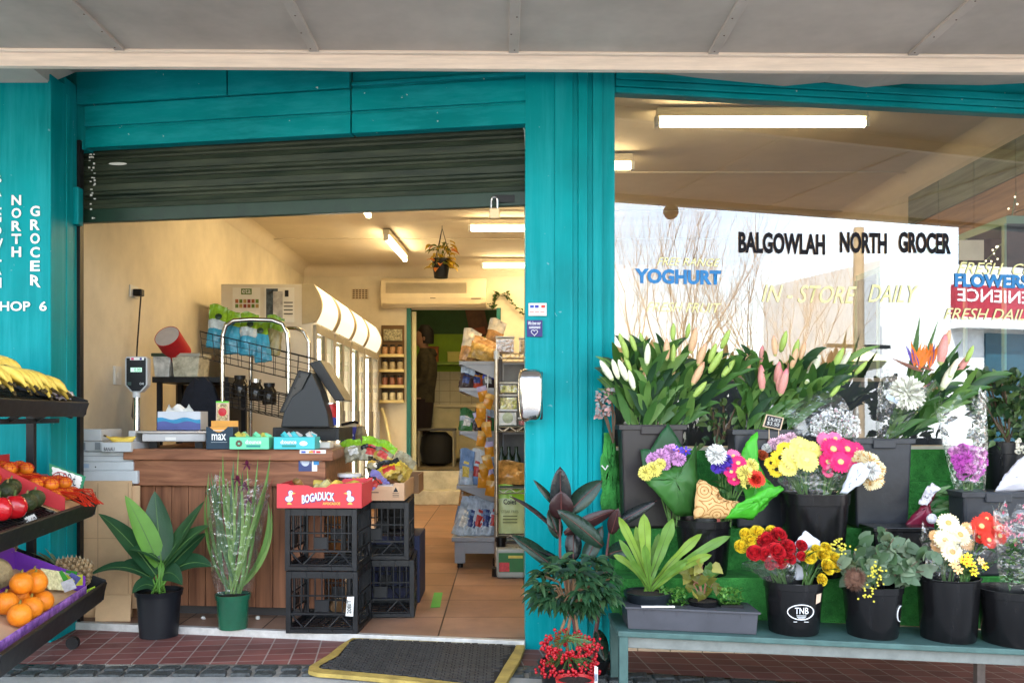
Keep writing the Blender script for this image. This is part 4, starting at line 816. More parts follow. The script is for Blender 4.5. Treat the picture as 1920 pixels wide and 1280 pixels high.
# register with two screens
rg = thing('cash_register', 'black cash register terminal with one screen for staff and one for customers', 'cash register', (-1.05, 4.95, ZT))
lo, hi = pb(511, 801, 636, 826, 4.72, .42); MB().box(lo, hi).build('cash_drawer', mat('drawer_black', (.009, .010, .012), .5, .2), rg, bevel=.004); MB().box((lo[0]+.02, lo[1]-.004, lo[2]+.01), (hi[0]-.02, lo[1], hi[2]-.012)).build('drawer_front', blackp, rg)
regm = mat('register_grey', (.016, .019, .022), .45, .15)
b = MB(); P = [W(x, y, 4.80) for x, y in ((540, 800), (545, 775), (560, 745), (580, 730), (596, 700), (612, 735), (625, 775), (628, 800))]; b.slab(P[::-1], (0, -1, 0), -.16); b.build('stand', regm, rg, bevel=.006)
b = MB(); P = [W(x, y, 4.798) for x, y in ((543, 786), (566, 757), (590, 750), (604, 770), (610, 798))]; b.tube(P, .002, 4); b.build('seam', ink, rg)
def slabq(nm, pts, Y0, Y1, thick, m, parent, bevel=.004):
    # a flat panel seen edge-on-ish: front edge pts at Y0, back edge at Y1
    b = MB(); P = [W(x, y, Y0) for x, y in pts]; Q = [p+V((0, Y1-Y0, 0)) for p in P]; k = len(P)
    b.add(P+Q, [tuple(range(k-1, -1, -1)), tuple(range(k, 2*k))]+[(i, (i+1) % k, k+(i+1) % k, k+i) for i in range(k)]); return b.build(nm, m, parent, bevel=bevel)
s1 = slabq('screen_housing', ((560, 693), (583, 698), (545, 775), (523, 773)), 4.72, 5.0, 0, blackp, rg)
MB().box(W(584, 705, 4.73), W(596, 752, 4.8)).build('hinge', regm, rg)
for x, y in ((562, 706), (553, 727)): c = W(x, y, 4.716); MB().ball(c, .0045, 8).build('screw', chrome, s1)
b = MB(); q0 = [W(x, y, 4.719) for x, y in ((565, 699), (579, 702), (545, 770), (530, 769))]; b.slab(q0[::-1], (0, -1, 0), -.002); b.build('screen_back', mat('screen_back', (.02, .018, .016), .3), s1)
s2 = slabq('customer_screen', ((579, 681), (600, 674), (647, 750), (628, 752)), 4.74, 5.0, 0, blackp, rg)
b = MB(); q0 = [W(597, 677, 4.737), W(601, 675, 5.01), W(647, 748, 5.01), W(643, 749, 4.737)]; b.slab([p+V((.004, 0, .004)) for p in q0], V((1, 0, .6)), .003); b.build('screen', mat('screen_glass', (.02, .03, .03), .08, .5, 9), s2)
b = MB()
for k in range(4): c = W(607+k*2.5, 727+k*3.4, 4.737); b.ball(c, .002, 6)
b.build('buttons', mat('btn', (.3, .3, .3), .4), s2)
lo, hi = pb(490, 816, 618, 822, 4.62, .07)
t = thing('papers', 'white papers lying in front of the cash drawer', 'papers', (-1.1, 4.65, ZT)); MB().box((W(488, 0, 4.6).x, 4.6, ZT+.002), (W(618, 0, 4.6).x, 4.70, ZT+.03)).build('paper_stack', paper, t)
t = thing('food_can', 'red and blue food can at the right end of the register', 'can', tuple(W(618, 800, 4.66)))
c = W(618.5, 797, 4.80); b = MB(); r = 13*4.80/F; h = 42*4.80/F
MB().lathe([(r, 0), (r, h*.35)], c, 20).build('blue_band', mat('can_blue', (.04, .06, .3), .35, .4, 60), t, smooth=True); MB().lathe([(r, h*.35), (r, h*.95)], c, 20).build('red_band', mat('can_red', (.5, .03, .03), .35, .25, 60), t, smooth=True); MB().lathe([(r*1.02, h*.95), (r*1.02, h), (r*.9, h*.98), (0, h*.98)], c, 20).build('lid', chrome, t, smooth=True)
t = thing('charity_box', 'small purple donation box with pale dots at the counter corner', 'box', tuple(W(652, 828, 4.85)))
lo, hi = pb(639, 800, 668, 832, 5.3, .09); MB().box(lo, hi).build('box_body', mat('box_purple', (.06, .05, .28), .45), t, bevel=.003); MB().box((lo[0]-.003, lo[1]-.003, hi[2]), (hi[0]+.003, hi[1]+.003, hi[2]+.03)).build('lid', mat('box_lid_cream', (.5, .42, .3), .5), t, bevel=.003)
b = MB()
for k in range(7): b.lathe([(random.uniform(.004, .009), 0), (0, .001)], (random.uniform(lo[0]+.01, hi[0]-.01), lo[1]-.001, random.uniform(lo[2]+.01, hi[2]-.01)), 10, M=Matrix.Rotation(R(90), 3, 'X'))
b.build('dots', mat('dot_pale', (.6, .6, .75), .5), t)
t = thing('pen_pot', 'clear bag of pens clipped beside the purple donation box', 'pens', tuple(W(676, 826, 4.95)))
MB().tube([W(640, 796, 5.26), W(665, 790, 5.28), W(672, 793, 5.28)], .008, 8).build('black_pen', blackp, t, smooth=True); MB().lathe([(.03, 0), (.035, .05), (.022, .1), (0, .11)], W(677, 831, 5.3), 10, wob=.1).build('pouch', mat('grey_pouch', (.25, .2, .12), .3, .5, 20), t)
# greeting stand of chrome tube with two wire baskets
bs_ = thing('basket_stand', 'chrome tube stand with two slanting wire baskets behind the counter', 'stand', (-1.6, 5.6, 0))
YB = 5.35
fr = [W(x, y, YB) for x, y in ((417, 870), (417, 660), (418, 628), (424, 610), (438, 601), (470, 599), (510, 600), (530, 607), (539, 625), (541, 660), (541, 870))]
MB().tube([V((p.x, p.y, max(p.z, ZT+.002) if 0 else p.z)) for p in fr], .0135, 10).build('frame', chrome, bs_, smooth=True)
fr2 = [W(x, y, YB+.42) for x, y in ((470, 860), (470, 640), (480, 622), (500, 614), (555, 615), (570, 622), (579, 640), (579, 670), (579, 860))]
MB().tube(fr2, .012, 10).build('frame', chrome, bs_, smooth=True)
def basket(nm, q, dpt, h, parent, nx=9, nz=4, rr=.0020, m=dkmetal):
    # q: left and right top-front points; opens upward, leaning
    L_, R_ = q; b = MB(); back = V((0, dpt, .0)); dn_ = V((0, .03, -h))
    T = lambda u, v: L_.lerp(R_, u)+back*v
    B = lambda u, v: L_.lerp(R_, u*.96+.02)+back*(v*.9+.05)+V((0, 0, -h))
    for v in (0, 1): b.tube([T(0, v), T(1, v)], rr*1.6, 5)
    for u in (0, 1): b.tube([T(u, 0), T(u, 1)], rr*1.6, 5)
    for i in range(nx+1):
        u = i/nx; b.tube([T(u, 0), B(u, 0), B(u, 1), T(u, 1)], rr, 4)
    for k in range(1, nz+1):
        s = k/nz; pts = [T(0, 0).lerp(B(0, 0), s), T(1, 0).lerp(B(1, 0), s), T(1, 1).lerp(B(1, 1), s), T(0, 1).lerp(B(0, 1), s)]
        b.tube(pts+[pts[0]], rr, 4)
    for v in (.33, .66): b.tube([B(0, v), B(1, v)], rr, 4)
    return b.build(nm, m, parent)
basket('wire_basket', (W(375, 621, YB-.03), W(582, 670, YB-.03)), .34, .155, bs_)
basket('wire_basket', (W(420, 716, YB-.03), W(535, 741, YB-.03)), .34, .14, bs_, nz=5, rr=.0022)
LBL = [mat('print_white', (.62, .60, .56), .35, .5, 60), mat('print_navy', (.03, .05, .18), .3, .5, 60), mat('print_yellow', (.62, .46, .08), .35, .4, 60), mat('print_red', (.45, .04, .03), .35, .4, 60)]
def pouch(name, label, cat, p, w_, h, mats, lean=(0, 0, 0), group=None, dz=.05, bands=(.42, .62), wob=.007, lab=None):
    """a stand-up bag: pillow shape with pinched top; lower body, printed band, coloured top"""
    t = thing(name, label, cat, p, group); M = rm(*lean); p = V(p); b = MB(); nu, nv = 16, 14; lbl = name in ('snack_packet', 'crisp_packet', 'snack_bag')
    if lbl: mats = list(mats)+[random.choice(LBL)]
    def S(sgn):
        def f(u, v):
            th = dz/2*(math.sin(math.pi*u)**.5)*(1-(v-.28)**2*1.7 if v > .28 else 1-.35*(.28-v)/.28)
            th = max(.002, th*(1-v**4))
            x = (u-.5)*w_*(1-.05*math.sin(v*math.pi)); z = v*h+.01*math.sin(u*5)*v
            return M @ V((x+random.uniform(-1, 1)*wob*.4, -sgn*th+random.uniform(-1, 1)*wob, z))+p
        return f
    for sgn in (1, -1):
        s0 = len(b.f); b.grid(S(sgn), nu, nv)
        for j in range(nv):
            v = (j+.5)/nv; mi = 0 if v < bands[0] else (1 if v < bands[1] else 2)
            for i in range(nu): b.m[s0+j*nu+i] = 3 if (lbl and sgn == 1 and .22 < (i+.5)/nu < .78 and .24 < v < .5) or (lbl and sgn == 1 and .3 < (i+.5)/nu < .7 and .56 < v < .66) else mi
    b.build('bag_film', mats, t, smooth='all', fix=False)
    if lab: lab(t, M, p)
    return t
chipb = mat('chip_blue', (.05, .27, .38), .22, .3, 14, bump=.3, bscale=25); chips = mat('chip_silver', (.42, .45, .44), .25, .4, 18); chipg = mat('chip_green', (.20, .33, .02), .25, .3, 12)
for k, (x, y, ln) in enumerate(((393, 652, .06), (424, 663, -.03), (455, 666, .02), (484, 678, -.15))):
    q = W(x+10, y, YB+.06+.02*k); pouch('chip_packet', 'blue and lime chip packet in the wire basket, %s' % ('furthest left', 'second from the left', 'third from the left', 'nearest the register')[k], 'chip packet', q, .105, .26, [chipb, chipb if k % 2 else chips, chipg], (R(-8), ln, .1), 'chip packets in the basket', dz=.06,
        lab=lambda t, M, p: MB().lathe([(.020, 0), (.0, .004)], M @ V((.01, -.032, .185))+p, 12, M=M @ Matrix.Rotation(R(80), 3, 'X')).build('round_label', mat('chip_label', (.02, .04, .02), .4), t))
pouch('chip_packet', 'dull green chip packet at the back right of the wire basket', 'chip packet', W(508, 665, YB+.2), .11, .24, [mat('chip_tan', (.35, .28, .12), .3, .3, 14), mat('chip_tan', (.35, .28, .12), .3, .3, 14), chipg], (R(-5), .12, 0), 'chip packets in the basket')
for k, (x, y) in enumerate(((450, 738), (480, 745), (505, 752))):
    q = W(x, y, YB+.12); t = thing('dark_jar', 'dark round jar in the lower wire basket, %s' % ('left one', 'middle one', 'right one')[k], 'jar', q)
    MB().lathe([(.04, -.02), (.044, .0), (.044, .06), (.03, .08), (.03, .095), (0, .096)], q, 14).build('jar_body', mat('dark_glass', (.02, .015, .01), .12), t, smooth=True); MB().lathe([(.034, .09), (.034, .11), (0, .111)], q, 14).build('lid', (dkmetal, chrome, blackp)[k], t, smooth=True)
# black shelf by the left wall with tubs, red cylinder, dark bag
sh = thing('black_shelf', 'black metal shelf unit by the left wall behind the scale', 'shelf', (-2.0, 5.6, 0))
YS = 5.45; z = W(0, 706, YS).z; x0, x1 = W(285, 0, YS).x, W(428, 0, YS).x; x0 = max(x0, -2.28)
MB().box((x0, YS, z-.035), (x1, YS+.4, z)).build('shelf_board', dkmetal, sh, bevel=.003); MB().box((x0, YS, .35), (x1, YS+.4, .37)).build('shelf_board', dkmetal, sh)
for x in (x0+.02, x1-.03):
    for y in (YS+.02, YS+.37): MB().box((x, y, 0), (x+.03, y+.02, z-.035)).build('leg', dkmetal, sh)
MB().box((x0, YS+.395, .37), (x1, YS+.40, z-.036)).build('back_panel', mat('shelf_back', (.10, .07, .04), .7), sh)
for k, (a0, a1) in enumerate(((286, 320), (322, 374))):
    lo, hi = pb(a0, 668, a1, 705, YS+.08, .2); t = thing('clear_tub', 'clear plastic tub of goods on the black shelf, %s' % ('the left one with a green lid', 'the wider right one'), 'tub', ((lo[0]+hi[0])/2, YS+.18, z+.001)) if 0 else thing('clear_tub', 'clear plastic tub on the black shelf, ' + ('left one with a green lid' if k == 0 else 'the wider one on the right'), 'tub', ((lo[0]+hi[0])/2, YS+.18, z))
    MB().hexa([(lo[0]+.012, lo[1], z+.002), (hi[0]-.012, lo[1], z+.002), (hi[0]-.012, hi[1], z+.002), (lo[0]+.012, hi[1], z+.002)], [(lo[0], lo[1]-.005, hi[2]), (hi[0], lo[1]-.005, hi[2]), (hi[0], hi[1], hi[2]), (lo[0], hi[1], hi[2])]).build('tub_body', mat('cloudy_tub_%d' % k, (.42, .42, .40) if k == 0 else (.45, .42, .32), .3, .45, 22), t, bevel=.006)
    MB().box((lo[0]-.006, lo[1]-.01, hi[2]), (hi[0]+.006, hi[1]+.006, hi[2]+.02)).build('lid', mat('tub_lid_%d' % k, (.03, .05, .03) if k == 0 else (.38, .36, .30), .4), t, bevel=.003)
rc = thing('red_lampshade', 'red cylinder lampshade tipped over on the tubs', 'lampshade', tuple(W(320, 668, YS+.15)))
a, c = W(313, 630, YS+.03), W(336, 664, YS+.17); r = 24*5.5/F; ax = (a-c).normalized()
b = MB(); Mx = ax.to_track_quat('Z', 'Y').to_matrix(); L_ = (a-c).length; b.lathe([(r*.97, 0), (r, .002), (r, L_), (r*.96, L_), (r*.93, .004), (0, .003)], c, 28, M=Mx); b.build('shade', mat('red_fabric', (.42, .012, .015), .7, .15, 30), rc, smooth=True)
MB().lathe([(r*.955, L_-.001), (r*.925, .01)], c, 28, M=Mx).build('lining', mat('grey_lining', (.45, .4, .38), .8), rc, smooth=True)
bg_ = thing('dark_bag', 'dark blue cloth bag hanging from the black shelf', 'bag', tuple(W(372, 800, YS-.06)))
P = [W(x, y, YS-.05) for x, y in ((345, 800), (337, 760), (350, 725), (365, 708), (372, 712), (382, 706), (398, 722), (410, 755), (408, 800))]
b = MB(); n = len(P); mid = [p+V((0, -.03, 0)) for p in P]; cc = sum(P, V())/n+V((0, -.06, 0)); bk = [p+V((0, .04, 0)) for p in P]
for i in range(n): j = (i+1) % n; b.face([P[i], P[j], cc]); b.face([P[j], P[i], bk[i], bk[j]])
b.face(bk[::-1]); b.build('bag_cloth', mat('navy_cloth', (.012, .014, .022), .9, .3, 20, bump=.4), bg_, smooth=True)
# white produce boxes and cardboard at the left of the counter
sty = mat('white_box', (.50, .52, .54), .6, .12, 4)
for k, (a0, b0, a1, b1, Yk, lb) in enumerate(((143, 881, 258, 908, 4.52, 'bottom, widest one'), (143, 864, 250, 883, 4.535, 'third from the top'), (144, 846, 248, 866, 4.55, 'second from the top'), (146, 826, 192, 847, 4.57, 'top, with cut hand holes'))):
    t, lo, hi = boxthing('produce_box', 'flat white carton in the stack left of the counter, %s' % lb, 'box', a0, b0+1, a1, b1-1, Yk, .3, sty, group='white cartons stacked left of the counter', bevel=.006)
    if k == 2: decal('lid_gap', a0+2, b0+8, a1-10, b0+9, Yk-.0005, mat('gap_grey', (.2, .22, .24), .7), t)
    if k == 1: decal('blue_print', a0+4, b0+5, a0+24, b0+13, Yk-.0005, mat('pale_blue_print', (.3, .38, .5), .6), t); MB().ball(W(179, 875, Yk), .004, 6).build('hole', ink, t)
    if k == 3:
        for x in (150, 178): decal('hand_hole', x, b0+3, x+10, b1-4, Yk-.0005, mat('gap_grey', (.2, .22, .24), .7), t)
t, lo, hi = boxthing('open_carton', 'white carton flap lettered BANAU with a banana on top', 'box', 190, 829, 246, 847, 4.50, .28, sty, bevel=.004); ptext('BANAU', 195, 838, 215, 845, 4.4985, ink, t, bold=.005)
t = thing('top_carton', 'white carton standing open behind the stack', 'box', tuple(W(165, 825, 4.6))); lo, hi = pb(146, 804, 190, 826, 4.62, .25); MB().box(lo, hi).build('box_body', sty, t, bevel=.004)
def banana_mesh(L_, r, bend, m=0):
    b = MB(); pts = []; rs = []
    for i in range(11):
        t_ = i/10; a = (t_-.5)*bend; pts.append(V((math.sin(a)*L_/bend, 0, (1-math.cos(a))*L_/bend))); rs.append(r*(.22 if i == 0 else .34 if i == 1 else .75 if i == 2 else 1 if i < 8 else .8 if i == 8 else .45 if i == 9 else .16))
    b.tube(pts, rs, 6, 0); e = pts[-1]; b.ball(e, r*.2, 6, 1); b.tube([pts[0], pts[0]+V((-.016, 0, .008))], r*.24, 6, 1); return b
banm = [mat('banana_skin', (.78, .52, .06), .5, .12, 18, c2=(.8, .6, .13)), mat('banana_tip', (.06, .04, .01), .7)]
ban = banana_mesh(.205, .023, 1.5).mesh('banana', banm, True)
t = thing('loose_banana', 'single banana lying on the white carton', 'banana', tuple(W(232, 828, 4.6))); o = place(ban, 'banana_skin', t, W(230, 826, 4.6), (0, -.8, 1), .8, spin=0)
cb = thing('flattened_carton', 'tall brown flattened carton leaning on the end of the counter', 'cardboard', (-2.05, 4.5, 0))
def cpl(x0, y0, x1, y1, Y): return [W(x0, y1, Y), W(x1, y1, Y), W(x1, y0, Y), W(x0, y0, Y)]
MB().slab(cpl(146, 901, 247, 1153, 4.500), (0, -1, 0), .008).build('panel', card, cb, bevel=.002); MB().slab(cpl(246, 910, 262, 1140, 4.515), (0, -1, 0), .008).build('side_flap', card, cb)
MB().slab([W(178, 1168, 4.42), W(244, 1168, 4.42), W(246, 1115, 4.48), W(179, 1115, 4.48)], (0, -1, .2), .006).build('bottom_flap', card, cb, bevel=.001)
MB().box((W(146, 0, 4.51).x, 4.51, .001), (W(246, 0, 4.51).x, 4.53, .3)).build('rear_panel', card, cb)
for y in (1008, ): decal('crease', 150, y, 246, y+1.2, 4.4985, mat('crease_brown', (.42, .27, .15), .8), cb)
for x in (183, 240): decal('crease', x, 905, x+1.2, 1112, 4.4985, mat('crease_brown', (.42, .27, .15), .8), cb)
b = MB(); p = W(172, 935, 4.4985); b.tube([p, p+V((.004, -.001, .03)), p+V((.018, -.001, .035)), p+V((.02, -.001, .01))], .0016, 4); b.tube([p+V((-.006, -.001, .016)), p+V((.014, -.001, .018))], .0014, 4); b.build('pen_mark', ink, cb)
# threshold strip, green tape
b = MB(); dbox(b, SX, .097, .0, .035, -.05, .004); tag(b.build('door_sill', mat('sill_aluminium', (.55, .54, .52), .4, .2, 20, metal=.3), bevel=.002), 'worn pale metal strip along the doorway threshold', 'sill')
q = V((-.31, 4.83, 0)); a = W(809, 1139, 1700*1/359); c = W(829, 1111, 1700/331)
tp_ = tag(MB().add([(W(807, 1139, 1700/359).x, 1700/359, .0025), (W(825, 1138, 1700/358).x, 1700/358, .0025), (W(830, 1111, 1700/331).x, 1700/331, .0025), (W(814, 1111, 1700/331).x, 1700/331, .0025)], [(0, 1, 2, 3)]).build('floor_tape', mat('green_tape', (.06, .38, .05), .5, .1), solid=.002), 'short strip of bright green tape on the shop floor', 'tape')
# mat in front of the door
dm = thing('door_mat', 'black ribbed rubber mat with a worn yellow border across the threshold', 'mat', (-.45, 3.75, -.03))
def G(px, py, z=-.03): Y = (1-z)*F/(py-CY); p = W(px, py, Y); return p
outer = [(660, 1195), (981, 1203), (984, 1211), (975, 1236), (955, 1268), (938, 1300), (905, 1292), (760, 1275), (640, 1264), (596, 1261), (578, 1256), (580, 1248), (615, 1227), (640, 1207)]
inner = [(664, 1196.5), (968, 1208), (964, 1218), (945, 1248), (922, 1288), (905, 1284), (760, 1267), (640, 1256), (604, 1253), (597, 1250), (601, 1246), (634, 1228), (650, 1209), (658, 1200)]
O = [G(*q, -.012) for q in outer]; I = [G(*q, -.012) for q in inner]; n = len(O); b = MB(); base = V((0, 0, -.016)); 
for i in range(n):
    j = (i+1) % n; b.face([O[i], O[j], I[j], I[i]]); b.face([O[j], O[i], O[i]+base, O[j]+base])
b.build('border', mat('yellow_rubber', (.36, .255, .065), .7, .35, 12, bump=.3, bscale=60), dm)
MB().slab([p+V((0, 0, -.003)) for p in I][::-1], (0, 0, -1), -.008).build('mat_base', mat('mat_base', (.012, .012, .013), .8), dm)
b = MB()
def inside(x, y):
    c = False; k = len(I)
    for i in range(k):
        a, e = I[i], I[i-1]
        if (a.y > y) != (e.y > y) and x < (e.x-a.x)*(y-a.y)/(e.y-a.y)+a.x: c = not c
    return c
y = min(p.y for p in I)
row = 0
while y < max(p.y for p in I):
    x = -1.2+(row % 2)*.012
    while x < .3:
        if inside(x, y) and inside(x+.03, y) and inside(x+.015, y+.012): b.box((x, y, -.016), (x+.027, y+.011, -.0095), 0)
        x += .033
    y += .019; row += 1
k = b.build('studs', mat('mat_rubber', (.035, .033, .031), .7, .35, 15, bump=.2), dm, fix=False)
# dispenser and stickers on the pillar
dp = thing('soap_dispenser', 'polished silver oblong sanitiser dispenser mounted on the edge of the teal pillar', 'dispenser', tuple(W(997, 740, 3.95)))
Yd = 3.93; b = MB(); prof = []
lo, hi = W(972, 791, Yd), W(1018, 691, Yd); w2, h2 = (hi.x-lo.x)/2, (hi.z-lo.z)/2; c = (lo+hi)/2
def ring(s, y, rr): 
    pts = []
    for i in range(32):
        a = 2*math.pi*i/32; ex = .22; cx = math.copysign(abs(math.cos(a))**ex if 0 else abs(math.cos(a))**.45, math.cos(a)); cz = math.copysign(abs(math.sin(a))**.3, math.sin(a))
        wz = 1-.14*max(0, -cz)
        pts.append(V((c.x+cx*w2*s*wz, y, c.z+cz*h2*s)))
    return pts
rings = [ring(.97, 4.03, 0), ring(1, 4.01, 0), ring(1, 3.955, 0), ring(.97, 3.93, 0), ring(.86, 3.915, 0), ring(.5, 3.908, 0), ring(.1, 3.906, 0)]
vs = [p for r_ in rings for p in r_]; k = 32
b.add(vs, [(i*k+j, i*k+(j+1) % k, (i+1)*k+(j+1) % k, (i+1)*k+j) for i in range(len(rings)-1) for j in range(k)]+[tuple(range((len(rings)-1)*k, len(rings)*k))]); b.build('dispenser_cover', mat('satin_chrome', (.72, .70, .68), .17, .05, 4, metal=1), dp, smooth='all')
MB().box((c.x-w2*.8, 4.025, c.z-h2*.9), (c.x+w2*1.06, 4.044, c.z+h2*.93)).build('back_plate', dkmetal, dp, bevel=.004)
MB().box((c.x-.012, 3.93, c.z-h2*.93), (c.x+.012, 3.936, c.z-h2*.86)).build('lock_slot', dkmetal, dp)
st1 = thing('card_sticker', 'small white payment card sticker on the teal pillar above the navy note', 'sticker', tuple(W(1007, 580, 4.04)))
YP = 4.029; lo, hi = W(991, 592, YP), W(1025, 568, YP); MB().box((lo.x, YP, lo.z), (hi.x, YP+.012, hi.z)).build('sticker_sheet', whitep, st1, bevel=.001)
for k, (x0, c_) in enumerate(((994, (.04, .08, .35)), (1003, (.04, .05, .3)), (1015, (.6, .05, .04)))): decal('emblem', x0, 572, x0+7, 577, YP-.0003, mat('pay_%d' % k, c_, .5), st1)
for k in range(3): decal('text_line', 993+k*10, 584, 1001+k*10, 586, YP-.0003, mat('pale_red_text', (.5, .25, .22), .5), st1)
st2 = thing('heart_note', 'navy square note lettered We love our customers with a heart', 'sticker', tuple(W(1002, 615, 4.04)))
lo, hi = W(988, 631, YP), W(1017, 600, YP); MB().box((lo.x, YP, lo.z), (hi.x, YP+.013, hi.z)).build('note_sheet', mat('note_navy', (.035, .03, .14), .6, .1), st2)
ptext('We love our', 990, 602, 1014, 609, YP-.0005, wink, st2, shear=.2, bold=.01); ptext('customers', 992, 611, 1013, 616, YP-.0005, wink, st2, shear=.2, bold=.01)
b = MB(); hp_ = []
for i in range(25):
    a = 2*math.pi*i/24; hp_.append(W(1002+.38*16*math.sin(a)**3, 623-.38*(13*math.cos(a)-5*math.cos(2*a)-2*math.cos(3*a)-math.cos(4*a)), YP-.002))
b.tube(hp_, .0013, 4); b.build('heart', wink, st2)

for x, lb in ((381, 'beside the black peace lily pot'), (483, 'between the green pot and the crates')):
    q = W(x, 1160, 4.45); q.z = .004; t = thing('paper_scrap', 'tiny white scrap of paper on the floor %s' % lb, 'paper scrap', q); b = MB(); b.ball(q+V((0, 0, .008)), (.012, .01, .008), 8, wob=.35); b.build('crumpled_paper', paper, t)
# ================================================================ PRODUCE STAND AT THE LEFT
RU, RV = V((.17, -.985, 0)), V((-.985, -.17, 0)); SL = .42
LIP = [V((-1.89, 4.05, 1.05)), V((-1.85, 4.05, .607)), V((-1.81, 4.05, .226))]; SLK = [.30, .42, .42]
def RP(k, u, v, h=0): return LIP[k]+RU*u+RV*v+V((0, 0, SLK[k]*v+h))
rk = thing('produce_stand', 'black three tier produce stand facing the doorway, in front of the teal panel', 'produce stand', (-1.95, 3.6, 0))
UL = 1.25; VL = .52
for k in range(3):
    b = MB(); nrm = V((-SLK[k]*RV.x, -SLK[k]*RV.y, 1)).normalized()
    b.slab([RP(k, 0, 0, -.02), RP(k, UL, 0, -.02), RP(k, UL, VL, -.02), RP(k, 0, VL, -.02)], nrm, .015)
    hh = (.05, .06, .075)[k]
    b.hexa([RP(k, -.01, -.012, -.05), RP(k, UL, -.012, -.05), RP(k, UL, .0, -.05), RP(k, -.01, .0, -.05)], [RP(k, -.01, -.035, hh-.03), RP(k, UL, -.035, hh-.03), RP(k, UL, -.02, hh-.03), RP(k, -.01, -.02, hh-.03)])
    b.hexa([RP(k, -.01, -.02, -.04), RP(k, .004, -.02, -.04), RP(k, .004, VL, -.04), RP(k, -.01, VL, -.04)], [RP(k, -.01, -.03, hh-.02), RP(k, .004, -.03, hh-.02), RP(k, .004, VL, .05), RP(k, -.01, VL, .05)])
    b.hexa([RP(k, -.01, VL, -.04), RP(k, UL, VL, -.04), RP(k, UL, VL+.012, -.04), RP(k, -.01, VL+.012, -.04)], [RP(k, -.01, VL, .08), RP(k, UL, VL, .08), RP(k, UL, VL+.012, .08), RP(k, -.01, VL+.012, .08)])
    t = b.build('tray', dkmetal, rk, bevel=.004)
    b = MB()                                     # woven basket ribs on the tray floor
    for i in range(34): u = UL*i/34; b.tube([RP(k, u, .0, -.012), RP(k, u, VL, -.012)], .004, 4)
    for i in range(14): v = VL*i/14; b.tube([RP(k, 0, v, -.008), RP(k, UL, v, -.008)], .004, 4)
    b.build('basket_weave', blackp, t)
b = MB()
for u in (.02, 1.15):
    for v in (.20, .46):
        p = RP(0, u, v, -.04); b.box((p.x-.018, p.y-.012, .0), (p.x+.018, p.y+.012, p.z))
b.build('upright', dkmetal, rk, bevel=.002)
b = MB(); 
for k in range(3): b.tube([RP(k, .015, .03, -.06), RP(k, .015, .46, -.06)], .014, 4); b.tube([RP(k, .01, .24, -.07), RP(k, UL, .24, -.07)], .014, 4)
b.tube([RP(0, .0, .10, -.10), RP(0, 1.2, .10, -.10)], .014, 4)
for u in (.3, .6, .9): b.tube([RP(0, u, .10, -.10), RP(0, u, .02, -.03)], .012, 4)
b.build('crossbar', dkmetal, rk)
for u, v in ((.03, .10), (.03, .44)):
    p = RP(2, u, v); p.z = .0
    w_ = MB().lathe([(.0, -.011), (.028, -.011), (.028, .011), (0, .011)], (p.x, p.y, .001), 14, M=Matrix.Rotation(R(90), 3, 'X')); 
    for i in range(len(w_.v)): w_.v[i] = (w_.v[i][0], w_.v[i][1], w_.v[i][2]+.0)
    o = w_.build('castor', blackp, rk); 
# bananas
bpos = [(.34, .06, .02, 'front bunch at the far end of the tray, hanging over the lip'), (.50, .07, .03, 'second bunch from the far end, along the lip'), (.66, .08, .03, 'bunch at the picture edge, along the lip'), (.44, .20, .05, 'bunch lying high behind the far lip bunches'), (.62, .22, .07, 'topmost bunch of the heap at the picture edge'), (.86, .10, .03, 'bunch nearest the street by the lip'), (.84, .25, .06, 'bunch nearest the street at the back'), (.24, .10, .01, 'small bunch closest to the white bread bag')]
for (u, v, h, lb) in bpos:
    c = RP(0, u, v, h+.045); t = thing('banana_bunch', 'yellow bananas, %s' % lb, 'bananas', c, 'banana bunches on the top tray')
    n = 5 if u > .3 else 3; stem = c+RV*.07+V((0, 0, .03))
    for i in range(n):
        a = (i-(n-1)/2)*.30+random.uniform(-.06, .06); dr = (RV*-1*math.cos(a)+RU*math.sin(a)*.9+V((0, 0, -.18-.06*abs(i-2)))).normalized()
        up_ = V((0, 0, 1))-dr*dr.z; up_.normalize(); sd2 = up_.cross(dr); Mx = Matrix((dr, -sd2, up_)).transposed()
        o = bpy.data.objects.new('banana', ban); col.objects.link(o); o.matrix_world = Matrix.LocRotScale(stem+dr*.085+RU*(i-2)*.018+V((0, 0, .006*(i % 2))), Matrix((dr, -sd2, -up_)).transposed().to_quaternion() if 0 else Mx.to_quaternion(), V((1, 1, 1))*random.uniform(.95, 1.1)); adopt(o, t)
    MB().ball(stem+V((0, 0, .012)), (.02, .02, .014), 8).build('stem_crown', banm[1], t)
t = pouch('bread_bag', 'small white printed bread bag at the far end of the banana tray', 'bag', RP(0, .06, .05, .02), .16, .09, [mat('bag_white', (.55, .5, .55), .35, .35, 18), mat('bag_violet', (.3, .22, .45), .4, .4, 14), mat('bag_white', (.55, .5, .55), .35, .35, 18)], (R(-60), 0, R(80)), dz=.04)
